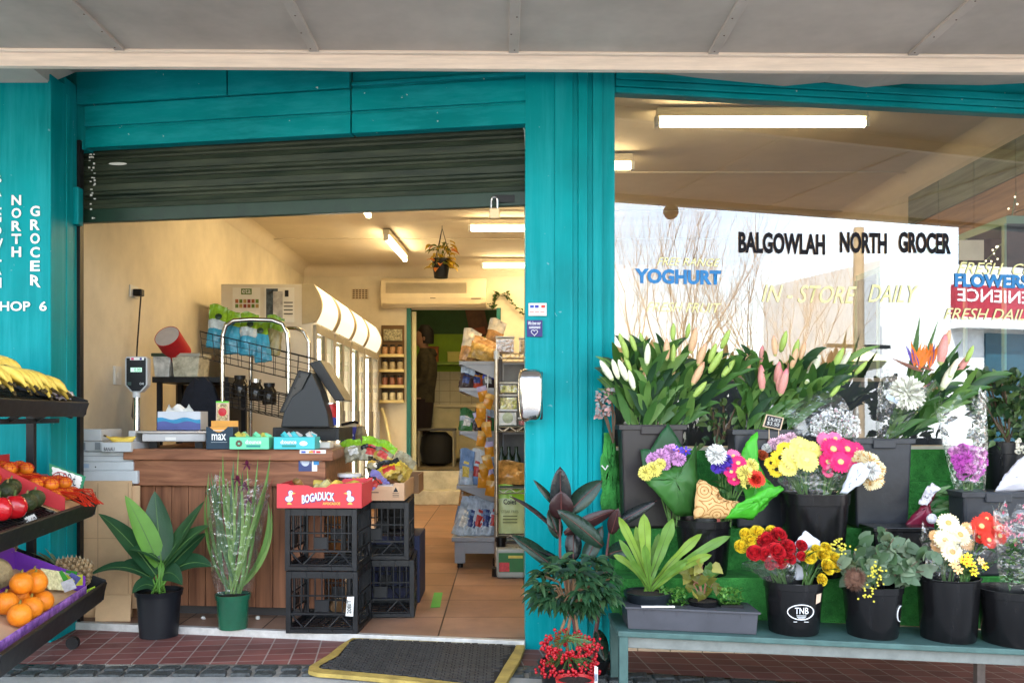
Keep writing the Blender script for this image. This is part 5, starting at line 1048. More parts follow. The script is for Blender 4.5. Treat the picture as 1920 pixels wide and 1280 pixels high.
# middle tray
def fruit(name, label, cat, p, r, m, group, sx=(1, 1, 1), stemm=None, wob=.02, calyx=0, lobes=0):
    t = thing(name, label, cat, p, group) if stemm else None
    b = MB(); k = 12; n = 18
    vs = []
    for i in range(k+1):
        th = math.pi*i/k
        for j in range(n):
            a = 2*math.pi*j/n; q = 1+random.uniform(-wob, wob)*.3
            if lobes: q *= 1+.09*math.cos(lobes*a)*math.sin(th); 
            z = -math.cos(th)*(1-.18*math.exp(-((math.sin(th))/.3)**2) if lobes else 1-.06*math.exp(-(math.sin(th)/.25)**2))
            vs.append(V(p)+V((math.sin(th)*math.cos(a)*r*sx[0]*q, math.sin(th)*math.sin(a)*r*sx[1]*q, z*r*sx[2])))
    b.add(vs, [(i*n+j, i*n+(j+1) % n, (i+1)*n+(j+1) % n, (i+1)*n+j) for i in range(k) for j in range(n)])
    if t: 
        b.build('skin', m, t, smooth='all'); tp = V(p)+V((0, 0, r*sx[2]*(.85 if lobes else .95)))
        MB().tube([tp, tp+V((.004, 0, .012 if not lobes else .022))], [.005, .003], 6).build('stalk', stemm, t); return t
    o = b.build(name, m, None, smooth='all'); return tag(o, label, cat, group)
stk = mat('fruit_stalk', (.06, .10, .02), .7)
cap = mat('red_capsicum', (.42, .008, .012), .16, .2, 6, spec=.6)
for i, (u, v, lb) in enumerate(((.78, .05, 'lowest, nearest the tray lip'), (.90, .06, 'by the lip at the picture edge'), (.82, .14, 'behind the two at the lip'), (.95, .15, 'at the picture edge, second row'), (.80, .22, 'furthest back, by the avocados'))):
    fruit('red_capsicum', 'shiny red capsicum, %s' % lb, 'capsicum', RP(1, u, v, .045), .043, cap, 'capsicums on the middle tray', (1, 1, 1.08), stk, lobes=4)
avm = mat('avocado_skin', (.035, .045, .015), .5, .5, 30, bump=.6, bscale=80)
for i, (u, v, lb) in enumerate(((.62, .06, 'at the lip, nearest the capsicums'), (.50, .07, 'at the lip, furthest along'), (.56, .15, 'middle of the heap'), (.68, .17, 'touching the capsicums at the back'), (.46, .17, 'by the red box end'), (.60, .25, 'furthest back'))):
    fruit('avocado', 'dark green avocado, %s' % lb, 'avocado', RP(1, u, v, .042), .036, avm, 'avocados on the middle tray', (1, 1.25, 1), mat('avocado_stem', (.2, .14, .05), .8))
c = thing('red_tray_box', 'low red cardboard fruit box end between avocados and mandarins', 'box', RP(1, .38, .1))
MB().slab([RP(1, .40, -.01, .01), RP(1, .40, .30, .01), RP(1, .40, .30, .10), RP(1, .40, -.01, .07)], RU, .006).build('box_end', mat('red_card', (.5, .03, .035), .6), c); MB().slab([RP(1, .08, .31, .0), RP(1, .40, .31, .0), RP(1, .40, .31, .10), RP(1, .08, .31, .10)], RV, .005).build('box_side', mat('red_card', (.5, .03, .035), .6), c)
MB().slab([RP(1, .08, -.0, .002), RP(1, .40, -.0, .002), RP(1, .40, .31, .002), RP(1, .08, .31, .002)], (0, 0, 1), .003).build('box_floor', card, c)
mand = mat('mandarin_skin', (.72, .20, .012), .38, .15, 20, bump=.25, bscale=150)
# mandarins in red nets: the fruit plus a net of thin strings
netm = mat('red_net', (.55, .03, .01), .5)
def net_bag(label, c, seed, rows):
    rs = random.Random(seed); t = thing('mandarin_net', label, 'mandarins', c, 'nets of mandarins on the middle tray')
    pts = []
    for (du, dv, dh) in rows:
        p = V(c)+RU*du+RV*dv+V((0, 0, dh)); pts.append(p); MB().ball(p, (.030, .030, .026), 14, wob=.01).build('mandarin', mand, t, smooth='all')
    b = MB()
    for p in pts:
        for k in range(5):
            a = k*math.pi/5; b.tube([p+V((math.cos(a)*.032*math.cos(q), math.sin(a)*.032*math.cos(q), .028*math.sin(q))) for q in [math.pi*j/8 for j in range(9)]], .0011, 3, cap=False)
        for zf in (.3, .7): b.tube([p+V((math.cos(q)*.032*math.cos(zf), math.sin(q)*.032*math.cos(zf), .028*math.sin(zf))) for q in [2*math.pi*j/12 for j in range(13)]], .0011, 3, cap=False)
    b.build('net', netm, t, fix=False); b = MB(); e = V(c)+V((0, 0, .02))
    for k in range(12): b.tube([e, e+RU*-.05*rs.uniform(.2, 1)+RV*-.09*rs.uniform(.5, 1)+V((0, 0, -.03+rs.uniform(-.02, .03))), e+RU*-.03+RV*-.14*rs.uniform(.7, 1)+V((0, 0, -.07))], .0022, 3)
    b.build('net_tail', netm, t, fix=False)
pat = [(-.035, 0, 0), (.035, 0, 0), (0, .05, .01), (-.065, .05, .01), (.06, .055, .01), (0, .02, .045), (-.04, .06, .05), (.035, .07, .05)]
net_bag('red net of mandarins at the lip with its tail hanging down', RP(1, .16, .04, .045), 1, pat); net_bag('red net of mandarins beside the red box end', RP(1, .30, .05, .045), 2, pat)
net_bag('red net of mandarins behind the front nets, under the price board', RP(1, .20, .18, .05), 3, pat); net_bag('red net of mandarins highest up, beside the avocados', RP(1, .34, .20, .05), 4, pat)
# price boards
def board(label, P, txt, m_edge, parent_label='price board', jag=True):
    t = thing('price_card', label, 'price card', P[0]); n = (P[1]-P[0]).cross(P[3]-P[0]).normalized()
    MB().slab(P, n, .003).build('card_sheet', m_edge, t); c = sum(P, V())/4; Q = [c+(p-c)*.86+n*.002 for p in P]
    if jag:
        R_ = []
        for i in range(4):
            a, e = Q[i], Q[(i+1) % 4]
            for k in range(9): q = a.lerp(e, k/9); R_.append(c+(q-c)*(1.0 if k % 2 else .93))
        Q2 = R_
    else: Q2 = Q
    MB().slab(Q2, n, .001).build('card_face', paper, t)
    if txt: text(txt, Q[0].lerp(Q[2], .16), (Q[1]-Q[0])*.70, (Q[3]-Q[0])*.66, mat('marker_ink', (.03, .03, .05), .6), 'lettering', t, depth=.003, bold=-.004)
    return t
gm = mat('green_card', (.02, .20, .09), .6)
t = board('white price board with a zigzag green edge reading 99 cents, over the mandarins', [W(94, 916, 3.93), W(152, 926, 3.97), W(161, 893, 3.99), W(92, 868, 3.95)], '2.99¢', gm)
b = MB(); c = W(112, 895, 3.925); b.tube([c+V((.032*math.cos(a*.5), -.002, .024*math.sin(a*.5))) for a in range(14)], .002, 4); b.build('red_ring', mat('red_marker', (.5, .02, .03), .6), t)
zz = mat('zigzag_black', (.02, .02, .02), .6)
board('black and white price ticket hanging from the middle tray lip', [W(57, 1001, 3.32), W(82, 992, 3.36), W(65, 960, 3.40), W(42, 969, 3.36)], '1.69', zz); board('pale price ticket lying against the lip of the middle tray', [W(101, 973, 3.62), W(117, 965, 3.66), W(97, 950, 3.7), W(82, 956, 3.66)], '', paper, jag=False)
# bottom tray: purple carton, melons, oranges, pineapples
pur = mat('purple_card', (.17, .035, .38), .55, .08)
c = thing('purple_carton', 'open purple fruit carton on the bottom tray with a pineapple print', 'carton', RP(2, .5, .2))
def wall(a, e, h0, h1, m, nm): 
    n = (RP(2, *e)-RP(2, *a)).cross(V((0, 0, 1))); MB().slab([RP(2, *a, h0), RP(2, *e, h0), RP(2, *e, h1), RP(2, *a, h1)], n, .006).build(nm, m, c)
wall((1.15, .30), (.14, .30), 0, .10, pur, 'side_wall'); wall((.14, .30), (.14, .02), 0, .075, pur, 'end_wall'); wall((1.15, .16), (.44, .16), 0, .07, pur, 'divider'); wall((.14, .02), (1.15, .02), 0, .035, mat('purple_card_print', (.17, .05, .34), .6, .5, 25, c2=(.34, .16, .5)), 'front_wall')
MB().slab([RP(2, .14, .02, .0), RP(2, 1.15, .02, .0), RP(2, 1.15, .30, .0), RP(2, .14, .30, .0)], (0, 0, 1), .003).build('carton_floor', card, c)
MB().slab([RP(2, .36, .10, .03), RP(2, .24, .06, .02), RP(2, .22, .08, .085), RP(2, .36, .13, .105)], V((.8, -.3, .4)), .004).build('printed_card', mat('pineapple_print', (.6, .55, .25), .6, .35, 60, c2=(.7, .66, .4)), c)
b = MB()
for k in range(7): p = RP(2, .15+.02*k, .05+.02*(k % 3), .05+.012*(k % 2)); b.cbox(p, (.045, .004, .05), k % 4, rm(.3, .2*k, .4))
for q, c_ in enumerate(((.5, .5, .05), (.04, .25, .03), (.5, .5, .55), (.1, .1, .3))):
    pass
b.build('printed_tabs', [mat('tab_%d' % q, c_, .5, .3, 40) for q, c_ in enumerate(((.5, .5, .05), (.04, .25, .03), (.5, .5, .55), (.1, .1, .3)))], c)
mel = mat('rockmelon_skin', (.45, .34, .18), .7, .25, 30, bump=.7, bscale=60)
fruit('rockmelon', 'round pale rockmelon in the purple carton', 'melon', RP(2, .56, .24, .065), .072, mel, 'melons', stemm=stk); fruit('rockmelon', 'pale rockmelon further along, cut by the left picture edge', 'melon', RP(2, .78, .24, .085), .075, mel, 'melons', stemm=stk)
oran = mat('orange_skin', (.78, .22, .012), .36, .1, 20, bump=.3, bscale=160)
ol_ = ['front one at the lip, biggest to see', 'at the lip, left of the front one', 'second row, far end', 'second row, in the middle', 'second row, picture edge', 'third row, far end', 'third row by the melons', 'on top of the heap', 'lip, picture edge']
for i, (u, v, h) in enumerate(((.60, .05, .05), (.72, .05, .05), (.53, .115, .045), (.65, .12, .05), (.77, .12, .05), (.58, .085, .115), (.70, .09, .12), (.64, .06, .125), (.84, .05, .05))): fruit('orange', 'bright orange, %s' % ol_[i], 'orange', RP(2, u, v, h), .042, oran, 'oranges on the bottom tray', stemm=mat('navel', (.2, .15, .03), .8))
pine = mat('pineapple_rind', (.11, .065, .025), .7, .5, 30, c2=(.30, .2, .1)); pleaf = leafmat('pineapple_leaf', (.12, .16, .09), .6)
def pineapple(label, p, d, L_, r):
    t = thing('pineapple', label, 'pineapple', p, 'pineapples on the bottom tray'); d = V(d).normalized(); Mx = d.to_track_quat('Z', 'Y').to_matrix(); b = MB()
    for i in range(9):
        z = L_*(i+.5)/9; rr = r*math.sin(math.pi*(.15+.72*(i+.5)/9))**.6
        for j in range(11):
            a = 2*math.pi*(j+.5*(i % 2))/11; q = Mx @ V((rr*math.cos(a), rr*math.sin(a), z)); n_ = (Mx @ V((math.cos(a), math.sin(a), 0)))
            b.ball(V(p)+q, (r*.28, r*.28, L_*.075), 6, M=Mx); b.tube([V(p)+q+n_*r*.2, V(p)+q+n_*r*.45+d*.004], [.003, .0005], 4, 1)
    b.ball(V(p)+d*L_*.5, (r*.9, r*.9, L_*.5), 10, M=Mx); b.build('rind', [pine, mat('pineapple_spine', (.4, .32, .2), .7)], t)
    b = MB(); e = V(p)+d*L_*.95
    for i in range(34):
        a = i*2.4; s_ = i/34; o = Mx @ V((math.cos(a), math.sin(a), 0)); b.leaf(e+o*.012, (d*(.5+s_*1.4)+o*(1-s_*.7)), .09+.07*s_, .022, droop=.2, fold=.4, shape=lambda t: (1-t)**.7)
    b.build('crown_leaves', pleaf, t)
pineapple('pineapple at the far end of the bottom tray with its crown to the left', RP(2, .04, .02, .07), RV+RU*.12+V((0, 0, .18)), .15, .052); pineapple('pineapple behind the purple carton wall at the back, crown toward the street', RP(2, .10, .34, .07), RV*.3+RU*.9+V((0, 0, .12)), .15, .05); pineapple('pineapple at the back of the bottom tray by the picture edge', RP(2, .62, .44, .13), RU*.6+V((0, 0, .2)), .15, .05)
board('bright yellow green ticket at the far corner of the bottom tray', [W(150, 1123, 3.93), W(181, 1107, 3.97), W(178, 1098, 3.98), W(153, 1110, 3.94)], '1.89', mat('neon_card', (.45, .62, .02), .5), jag=False)['label']
b = bpy.data.objects
for o in list(b):
    if o.name.startswith('card_face') and o.parent and 'bright yellow' in o.parent.get('label', ''): o.data.materials[0] = mat('neon_card', (.45, .62, .02), .5)
for k, (x0, y0, x1, y1, c_) in enumerate(((128, 1118, 141, 1130, (.25, .28, .35)), (112, 1125, 126, 1140, (.35, .35, .55)))): board('small %s ticket at the far end of the bottom tray' % ('dark grey' if k == 0 else 'lilac'), [W(x0, y1, 3.93-.1*k), W(x1-4, y1-6, 3.96-.1*k), W(x1, y0-4, 3.96-.1*k), W(x0+4, y0+2, 3.93-.1*k)], '', mat('ticket_%d' % k, c_, .6), jag=False)
# ================================================================ CRATES AND CARTONS BY THE COUNTER
def crate_mesh(w_=.335, d=.335, h=.285):
    b = MB(); p = .024; x, y = w_/2, d/2
    for sx in (-1, 1):
        for sy in (-1, 1): b.box((sx*x-(p if sx > 0 else 0), sy*y-(p if sy > 0 else 0), 0), (sx*x+(p if sx < 0 else 0), sy*y+(p if sy < 0 else 0), h))
    for face in range(4):
        M = Matrix.Rotation(face*math.pi/2, 3, 'Z')
        o = -y+.002
        b.box((-x+p, o, 0), (x-p, o+.012, .022), 0, M); b.box((-x+p, o, .024), (x-p, o+.008, .03), 0, M); b.box((-x+p, o, h-.032), (x-p, o+.014, h), 0, M); b.box((-x+p, o, .085), (x-p, o+.010, .095), 0, M)
        b.box((-x+p, o, .17), (x-p, o+.008, .177), 0, M)
        for k in range(9):
            xx = -x+p+(w_-2*p)*(k+.5)/9; b.box((xx-.003, o+.001, .095), (xx+.003, o+.007, h-.03), 0, M)
        for k in range(5): xx = -x+p+(w_-2*p)*k/4; b.box((xx-.004, o-.003, h-.034), (xx+.004, o, h-.002), 0, M)
        for k in range(5):
            xa = -x+p+(w_-2*p)*k/5; xb = -x+p+(w_-2*p)*(k+1)/5; lo_, hi_ = (.024, .086) if k % 2 == 0 else (.086, .024)
            if k != 2: b.tube([M @ V((xa, o+.005, hi_)), M @ V((xb, o+.005, lo_))], .0045, 4)
        b.box((-.03, o-.002, .10), (.03, o+.005, .155), 0, M)
        for k in (-1, 0, 1): b.box((k*.105-.045 if k else -.05, o-.004, .002), (k*.105+.045 if k else .05, o, .02), 0, M)
    for k in range(8): t = -x+.02+(w_-.04)*k/7; b.box((t-.003, -y+.01, .004), (t+.003, y-.01, .010)); b.box((-x+.01, t-.003, .004), (x-.01, t+.003, .010))
    return b
crm = mat('crate_black', (.0085, .0095, .0115), .36, .35, 14, bump=.08, bscale=90)
cme = crate_mesh().mesh('crate', crm)
def crate(label, x, y, z, rz):
    o = bpy.data.objects.new('milk_crate', cme); col.objects.link(o); o.location = (x, y, z); o.rotation_euler = (0, 0, rz); WL[o.name] = V((x, y, z))
    m = o.modifiers.new('bevel', 'BEVEL'); m.width = .0012; m.segments = 1; m.limit_method = 'ANGLE'
    return tag(o, label, 'crate', 'black crates by the counter')
xa = (W(536, 0, 4.15).x+W(675, 0, 4.15).x)/2
crate('lower black plastic crate of the front stack, with a white paper tag', xa, 4.33, .002, R(-3)); crate('upper black plastic crate of the front stack, under the red duck box', xa-.004, 4.33, .290, R(-3))
xb = (W(668, 0, 4.47).x+W(757, 0, 4.47).x)/2-.03
crate('lower black plastic crate of the rear stack beside the tiled aisle', xb+.02, 4.66, .002, R(3)); crate('upper black plastic crate of the rear stack, under the brown produce carton', xb, 4.65, .290, R(1))
bx2 = thing('dark_blue_carton', 'dark carton standing behind the rear crates', 'carton', (xb+.1, 5.0, 0)); MB().box((xb-.10, 4.86, .002), (xb+.19, 5.2, .36)).build('box_body', mat('carton_navy', (.02, .025, .07), .6), bx2, bevel=.004)
tg = thing('paper_tag', 'white paper tag lettered 20BIT hanging on the lower front crate', 'tag', tuple(W(656, 1137, 4.13)))
P = [W(648, 1154, 4.14), W(662, 1155, 4.14), W(664, 1118, 4.14), W(651, 1118, 4.14)]; MB().slab(P, (0, -1, 0), .002).build('tag_sheet', paper, tg); text('20BIT', P[0]+V((.026, -.0025, .012)), V((0, 0, .062)), V((-.018, 0, 0)), ink, 'lettering', tg, bold=.01)
def openbox(name, label, cat, px0, py0, px1, py1, Y, d, m, cut=None, group=None):
    lo, hi = pb(px0, py0, px1, py1, Y, d); t = thing(name, label, cat, ((lo[0]+hi[0])/2, Y+d/2, lo[2]), group); th = .006
    h = hi[2]-lo[2]; b = MB(); xs_ = [lo[0]]; L_ = hi[0]-lo[0]
    prof = [(0, 1), (1, 1)] if not cut else cut
    P = [V((lo[0], Y, lo[2])), V((hi[0], Y, lo[2]))]+[V((lo[0]+L_*u, Y, lo[2]+h*v)) for u, v in reversed(prof)]
    b.slab(P, (0, -1, 0), th); b.slab([p+V((0, d, 0)) for p in P], (0, -1, 0), th)
    for x in (lo[0], hi[0]-th): b.box((x, Y+th, lo[2]), (x+th, Y+d, hi[2]))
    b.box((lo[0]+th, Y+th, lo[2]), (hi[0]-th, Y+d, lo[2]+th)); b.build('box_walls', m, t); return t, lo, hi
redc = mat('red_box_card', (.58, .045, .055), .55, .06)
ab, lo, hi = openbox('avocado_box', 'red cardboard avocado box lettered BOGADUCK with two white ducks, on the front crates', 'box', 519, 908, 678, 952, 4.13, .34, redc, [(0, 1.03), (.12, 1.03), (.16, .98), (.36, .97), (.42, .88), (.58, .88), (.64, 1.02), (.8, 1.05), (1, 1.08)])
ptext('BOGADUCK', 566, 925, 627, 941, 4.128, wink, ab, bold=.03, bend=lambda t: .22*math.sin(t*3.6-.9)); ptext('BOGADUCK', 567.2, 926.4, 628, 942.4, 4.1293, mat('duck_navy', (.05, .06, .25), .5), ab, bold=.055, bend=lambda t: .22*math.sin(t*3.6-.9)); ptext('AVOCADOS', 605, 941, 638, 946, 4.128, mat('yellow_print', (.75, .55, .1), .5), ab, bold=.02)
for s, x in ((1, 544), (-1, 655)):
    def dk(pts, Y, m, nm): MB().slab([W(x+s*a, e, Y) for a, e in (pts if s < 0 else pts[::-1])], (0, -1, 0), .0006).build(nm, m, ab)
    E = lambda cx, cy_, rx, ry, k=14: [(cx+rx*math.cos(2*math.pi*i/k), cy_+ry*math.sin(2*math.pi*i/k)) for i in range(k)]
    dnv = mat('duck_navy', (.05, .06, .25), .5); dye = mat('duck_yellow', (.75, .45, .1), .5)
    dk(E(-2, 935, 8.2, 6.4), 4.1292, dnv, 'duck_outline'); dk(E(1, 923.5, 5.2, 5.4), 4.1290, dnv, 'duck_outline'); dk(E(-2, 935, 7, 5.2), 4.1284, wink, 'duck_body'); dk(E(1, 923.5, 4.1, 4.3), 4.1281, wink, 'duck_head'); dk([(-2.5, 925), (3, 925), (3, 933), (-2, 933)], 4.1279, wink, 'duck_neck'); dk([(4, 922), (11, 924.5), (4, 926.5)], 4.1277, dye, 'duck_bill'); dk(E(2.4, 922.4, .9, 1.1, 8), 4.1275, ink, 'duck_eye'); dk([(-4, 941), (0, 941), (4, 945.5), (-6, 945.5)], 4.1288, dye, 'duck_feet')
b = MB()
for k in range(14): b.cbox((random.uniform(lo[0]+.05, hi[0]-.05), random.uniform(lo[1]+.04, hi[1]-.04), lo[2]+.06+random.uniform(0, .035)), (.08, .05, .03), k % 3, rm(random.random(), random.random(), random.random()*3))
t = thing('snack_packets', 'gold and brown snack packets lying in the red avocado box', 'packets', ((lo[0]+hi[0])/2, 4.3, lo[2]+.02)); b.build('packets', [mat('gold_film', (.5, .36, .06), .25, .4, 20), mat('brown_film', (.2, .1, .03), .3, .4, 20), mat('clear_gold', (.5, .45, .2), .2, .4)], t, bevel=.008)
bc, lo, hi = openbox('produce_carton', 'brown produce carton of bags and tubs on the rear crates', 'carton', 676, 905, 758, 938, 4.44, .46, mat('carton_tan', (.50, .31, .18), .75, .08), [(0, .55), (.28, .55), (.4, .82), (.74, .82), (.78, 1), (1, 1)])
decal('printed_panel', 735, 911, 749, 932, 4.439, mat('carton_print_pale', (.53, .34, .2), .75), bc); b = MB(); c = W(742, 918, 4.437); b.add([c+V((-.012, 0, -.01)), c+V((.012, 0, -.01)), c+V((0, 0, .014))], [(0, 1, 2)]); b.build('triangle_mark', ink, bc, solid=.001)
for k in range(3): decal('text_line', 736, 924+k*3, 748, 925+k*3, 4.437, ink, bc)
decal('text_line', 696, 922, 710, 923.5, 4.439, ink, bc); decal('panel_line', 680, 919, 726, 919.6, 4.439, mat('crease_brown', (.25, .16, .085), .8), bc)
bc2, lo2, hi2 = openbox('produce_carton', 'brown carton tucked behind the produce carton beside the aisle', 'carton', 700, 890, 785, 925, 5.05, .3, mat('carton_brown_dark', (.30, .17, .09), .75)); 
MB().box((lo2[0]+.02, 5.08, .37), (hi2[0]-.05, 5.3, lo2[2]-.002)).build('box_under', crm, bc2)
# tubs and bags in the carton
for k, (x, y, r, dpt, lb) in enumerate(((655, 893, 22, 4.60, 'left one, dark inside with a white lid'), (690, 903, 18, 4.56, 'middle one, lilac'), (728, 914, 22, 4.55, 'right one, nearest the aisle, pale lid'))):
    c = W(x, y, dpt); rr = r*dpt/F; t = thing('deli_tub', 'round deli tub in the produce carton, %s' % lb, 'tub', c, 'round deli tubs'); MB().lathe([(rr*.8, -.045), (rr*.95, 0)], c, 20).build('tub_body', mat('tub_%d' % k, ((.10, .05, .05), (.20, .17, .36), (.4, .36, .25))[k], .2, .4, 25), t, smooth=True); MB().lathe([(rr, 0), (rr*1.03, .006), (rr*1.0, .016), (rr*.6, .017), (0, .015)], c, 20).build('lid', mat('tub_lid', (.6, .6, .62), .3), t, smooth=True)
gld = mat('bag_gold', (.45, .30, .06), .22, .5, 16); lime = mat('bag_lime', (.25, .48, .03), .3, .25, 12); clr = mat('bag_clear', (.30, .27, .18), .2, .6, 22); vio = mat('bag_lilac', (.20, .17, .42), .3, .4, 16); blkf = mat('bag_black_film', (.03, .03, .03), .25, .5, 14); yelf = mat('bag_yellow', (.62, .46, .02), .3, .2)
for (x, y, Y, w_, h, ms, ln, lb) in ((668, 862, 4.85, .11, .12, [clr, clr, lime], (R(-25), -.3, .2), 'lime topped bag at the left back'), (694, 864, 4.82, .12, .13, [clr, blkf, lime], (R(-20), .1, 0), 'lime topped bag in the middle back'), (712, 868, 4.80, .11, .12, [gld, clr, lime], (R(-22), .35, -.2), 'lime topped bag at the right back'), (705, 888, 4.66, .13, .10, [clr, gld, blkf], (R(-50), .5, .3), 'clear and gold bag lying in the middle'), (735, 893, 4.62, .14, .11, [gld, yelf, blkf], (R(-45), -.4, .2), 'yellow and black bag by the aisle'), (742, 900, 4.75, .12, .16, [gld, gld, clr], (R(-30), .45, .1), 'gold bag leaning over the aisle side'), (670, 915, 4.52, .15, .10, [vio, vio, clr], (R(-55), .2, .1), 'lilac bag at the left front'), (697, 925, 4.50, .12, .12, [vio, blkf, vio], (R(-35), .6, .2), 'lilac and dark bag standing in the cut front')):
    pouch('snack_bag', 'small %s of the produce carton' % lb, 'snack bag', W(x, y, Y), w_, h, ms, ln, 'snack bags in the produce carton', dz=.045, wob=.009)

# ================================================================ SHELVES AT THE RIGHT OF THE AISLE
gm_ = mat('gondola_grey', (.30, .31, .34), .45, .08); gnd = thing('store_shelving', 'grey shop shelving with deep brackets, end on to the aisle', 'shelving', (.0, 6.5, 0))
YG, YE = 6.07, 7.6; xo = W(862, 0, YG).x; xi = W(928, 0, YG).x
for k, (y, o) in enumerate(((677, 862), (727, 862), (808, 862), (910, 857))):
    z = W(0, y, YG).z; x0 = W(o, 0, YG).x
    b = MB(); b.box((x0, YG, z-.022), (xi+.5, YE, z)); b.add([(x0+.01, YG+.004, z-.022), (xi+.06, YG+.004, z-.022), (xi+.06, YG+.004, z-.13), (xi+.01, YG+.004, z-.12), (x0+.01, YG+.02, z-.022), (xi+.06, YG+.02, z-.022), (xi+.06, YG+.02, z-.13), (xi+.01, YG+.02, z-.12)], [(0, 1, 2, 3), (7, 6, 5, 4), (0, 4, 5, 1), (1, 5, 6, 2), (2, 6, 7, 3), (3, 7, 4, 0)])
    b.box((x0-.004, YG, z-.03), (x0, YE, z+.006)); b.build('shelf', gm_, gnd, bevel=.003)
z = W(0, 1003, YG).z; x0 = W(848, 0, YG).x; MB().box((x0, YG-.1, z-.03), (xi+.5, YE, z)).build('base_deck', gm_, gnd, bevel=.004)
b = MB(); b.box((x0+.02, YG-.08, z-.11), (xi+.4, YG-.04, z-.031)); b.box((x0+.02, YG-.085, .03), (x0+.09, YG-.03, z-.031)); b.build('base_leg', gm_, gnd, bevel=.003)
MB().lathe([(.02, 0), (.02, .03)], (x0+.055, YG-.055, 0), 10).build('foot', blackp, gnd)
MB().box((xi-.005, YG-.01, z), (xi+.05, YG+.03, 1.42)).build('upright', mat('upright_dark', (.05, .045, .045), .5), gnd); MB().box((xi+.2, YG, z), (xi+.22, YE, 1.4)).build('back_panel', mat('gondola_back', (.22, .22, .23), .5), gnd)
# goods on it
crisp = mat('crisp_brown', (.42, .22, .08), .25, .5, 22); pblue = mat('packet_blue', (.16, .25, .42), .25, .35, 16); psilver = mat('packet_silver', (.42, .48, .56), .2, .4, 18); pdk = mat('packet_dark', (.05, .03, .03), .3, .6, 16); porg = mat('packet_orange', (.55, .22, .02), .25, .3, 14); pgr = mat('packet_green', (.05, .16, .05), .3, .4, 14)
zt = W(0, 676, YG).z
pouch('pasta_bag', 'clear bag of brown pasta standing on the top shelf, pointed top', 'bag', (xo+.05, YG+.09, zt), .13, .22, [crisp, mat('bag_haze', (.5, .45, .36), .2, .3, 14), mat('bag_haze', (.5, .45, .36), .2, .3, 14)], (R(-4), .2, .3), dz=.09); pouch('pasta_bag', 'tied bag of golden noodles lying on the top shelf by the post', 'bag', (xi-.10, YG+.08, zt), .22, .16, [mat('noodle_gold', (.42, .26, .07), .25, .5, 28), mat('noodle_gold', (.42, .26, .07), .25, .5, 28), crisp], (R(-10), .25, 0), dz=.14); pouch('pasta_bag', 'brown bag with a crumpled knot at the back of the top shelf', 'bag', (xi-.03, YG+.22, zt+.08), .12, .22, [crisp, crisp, mat('bag_haze', (.5, .45, .36), .2, .3, 14)], (R(6), .25, 0), dz=.1)
for k, (yy, rows) in enumerate(((727, [(pdk, pdk, psilver), (mat('packet_red', (.4, .05, .02), .3, .6, 20), porg, pdk), (pdk, mat('blue_lid', (.02, .05, .4), .3), pblue)]), (808, [(pgr, psilver, pgr), (pdk, psilver, pdk), (pgr, pgr, psilver)]), (910, [(psilver, pblue, pblue), (pblue, psilver, mat('packet_white', (.6, .6, .6), .3)), (pblue, pblue, psilver)]))):
    z = W(0, yy, YG).z
    for j, ms in enumerate(rows): pouch('snack_packet', '%s packet on the %s shelf of the grey shelving, %s' % (('dark brown', 'green and silver', 'silver blue')[k], ('second', 'third', 'fourth')[k], ('at the aisle edge', 'in the middle', 'by the upright')[j]), 'packet', (xo+.035+.075*j, YG+.07+.03*j, z), .10, .15 if k < 2 else .24, list(ms), (R(-6), random.uniform(-.05, .35), random.uniform(-.3, .3)), 'packets on the grey shelving', dz=.06)
z = W(0, 1003, YG).z
for j in range(5): pouch('crisp_packet', 'silver blue crisp packet leaning on the base deck, %s' % ('leftmost', 'second from left', 'third from left', 'fourth from left', 'rightmost by the upright')[j], 'packet', (x0+.05+.055*j, YG-.03+.01*j, z), .12, .26, [psilver, pblue if j % 2 else psilver, psilver], (R(-12), .35-.05*j, .2), 'crisp packets on the base deck', dz=.05)
for j in range(3): pouch('crisp_packet', 'brown topped crisp packet behind the silver ones, %s' % ('left', 'middle', 'right')[j], 'packet', (x0+.07+.075*j, YG+.12, z+.06), .13, .27, [pblue, crisp, crisp], (R(-5), .2, .1), 'brown crisp packets on the base deck', dz=.06)
for j in range(3): pouch('crisp_packet', 'packet at the far end of the base deck, %s' % ('nearest', 'middle', 'furthest')[j], 'packet', (x0+.08, YG+.4+.3*j, z), .14, .28, [pblue, psilver, porg], (R(-5), .1, 1.3), 'far crisp packets', dz=.07)
cs = thing('clip_strip', 'hanging strip of small orange snack bags in front of the grey shelving', 'clip strip', tuple(W(908, 800, 5.85)))
MB().tube([W(915, 702, 5.87), W(912, 800, 5.87), W(916, 905, 5.87)], .004, 5).build('strip', whitep, cs)
pos = [(905, 728), (916, 742), (902, 760), (899, 775), (912, 795), (903, 812), (917, 832), (914, 856), (908, 872), (918, 884), (905, 890), (919, 905)]
om = [porg, mat('packet_orange_pale', (.55, .32, .10), .25, .4, 18), mat('packet_lilac_mark', (.35, .3, .45), .3, .4)]
for k, (x, y) in enumerate(pos):
    p = W(x, y+10, 5.84-.01*(k % 3)); Mx = rm(0, random.uniform(-.4, .4), random.uniform(-.5, .5)); b = MB()
    for sg in (1, -1): b.grid(lambda u, v: Mx @ V(((u-.5)*.062, -sg*.018*math.sin(math.pi*u)*math.sin(math.pi*v)+random.uniform(-.003, .003), (v-.5)*.10))+p, 6, 6)
    for q in range(len(b.m)): b.m[q] = 0 if (q // 6) % 6 < 4 else (1 if k % 3 else 2)
    b.build('snack_bag', om, cs, smooth='all', fix=False)
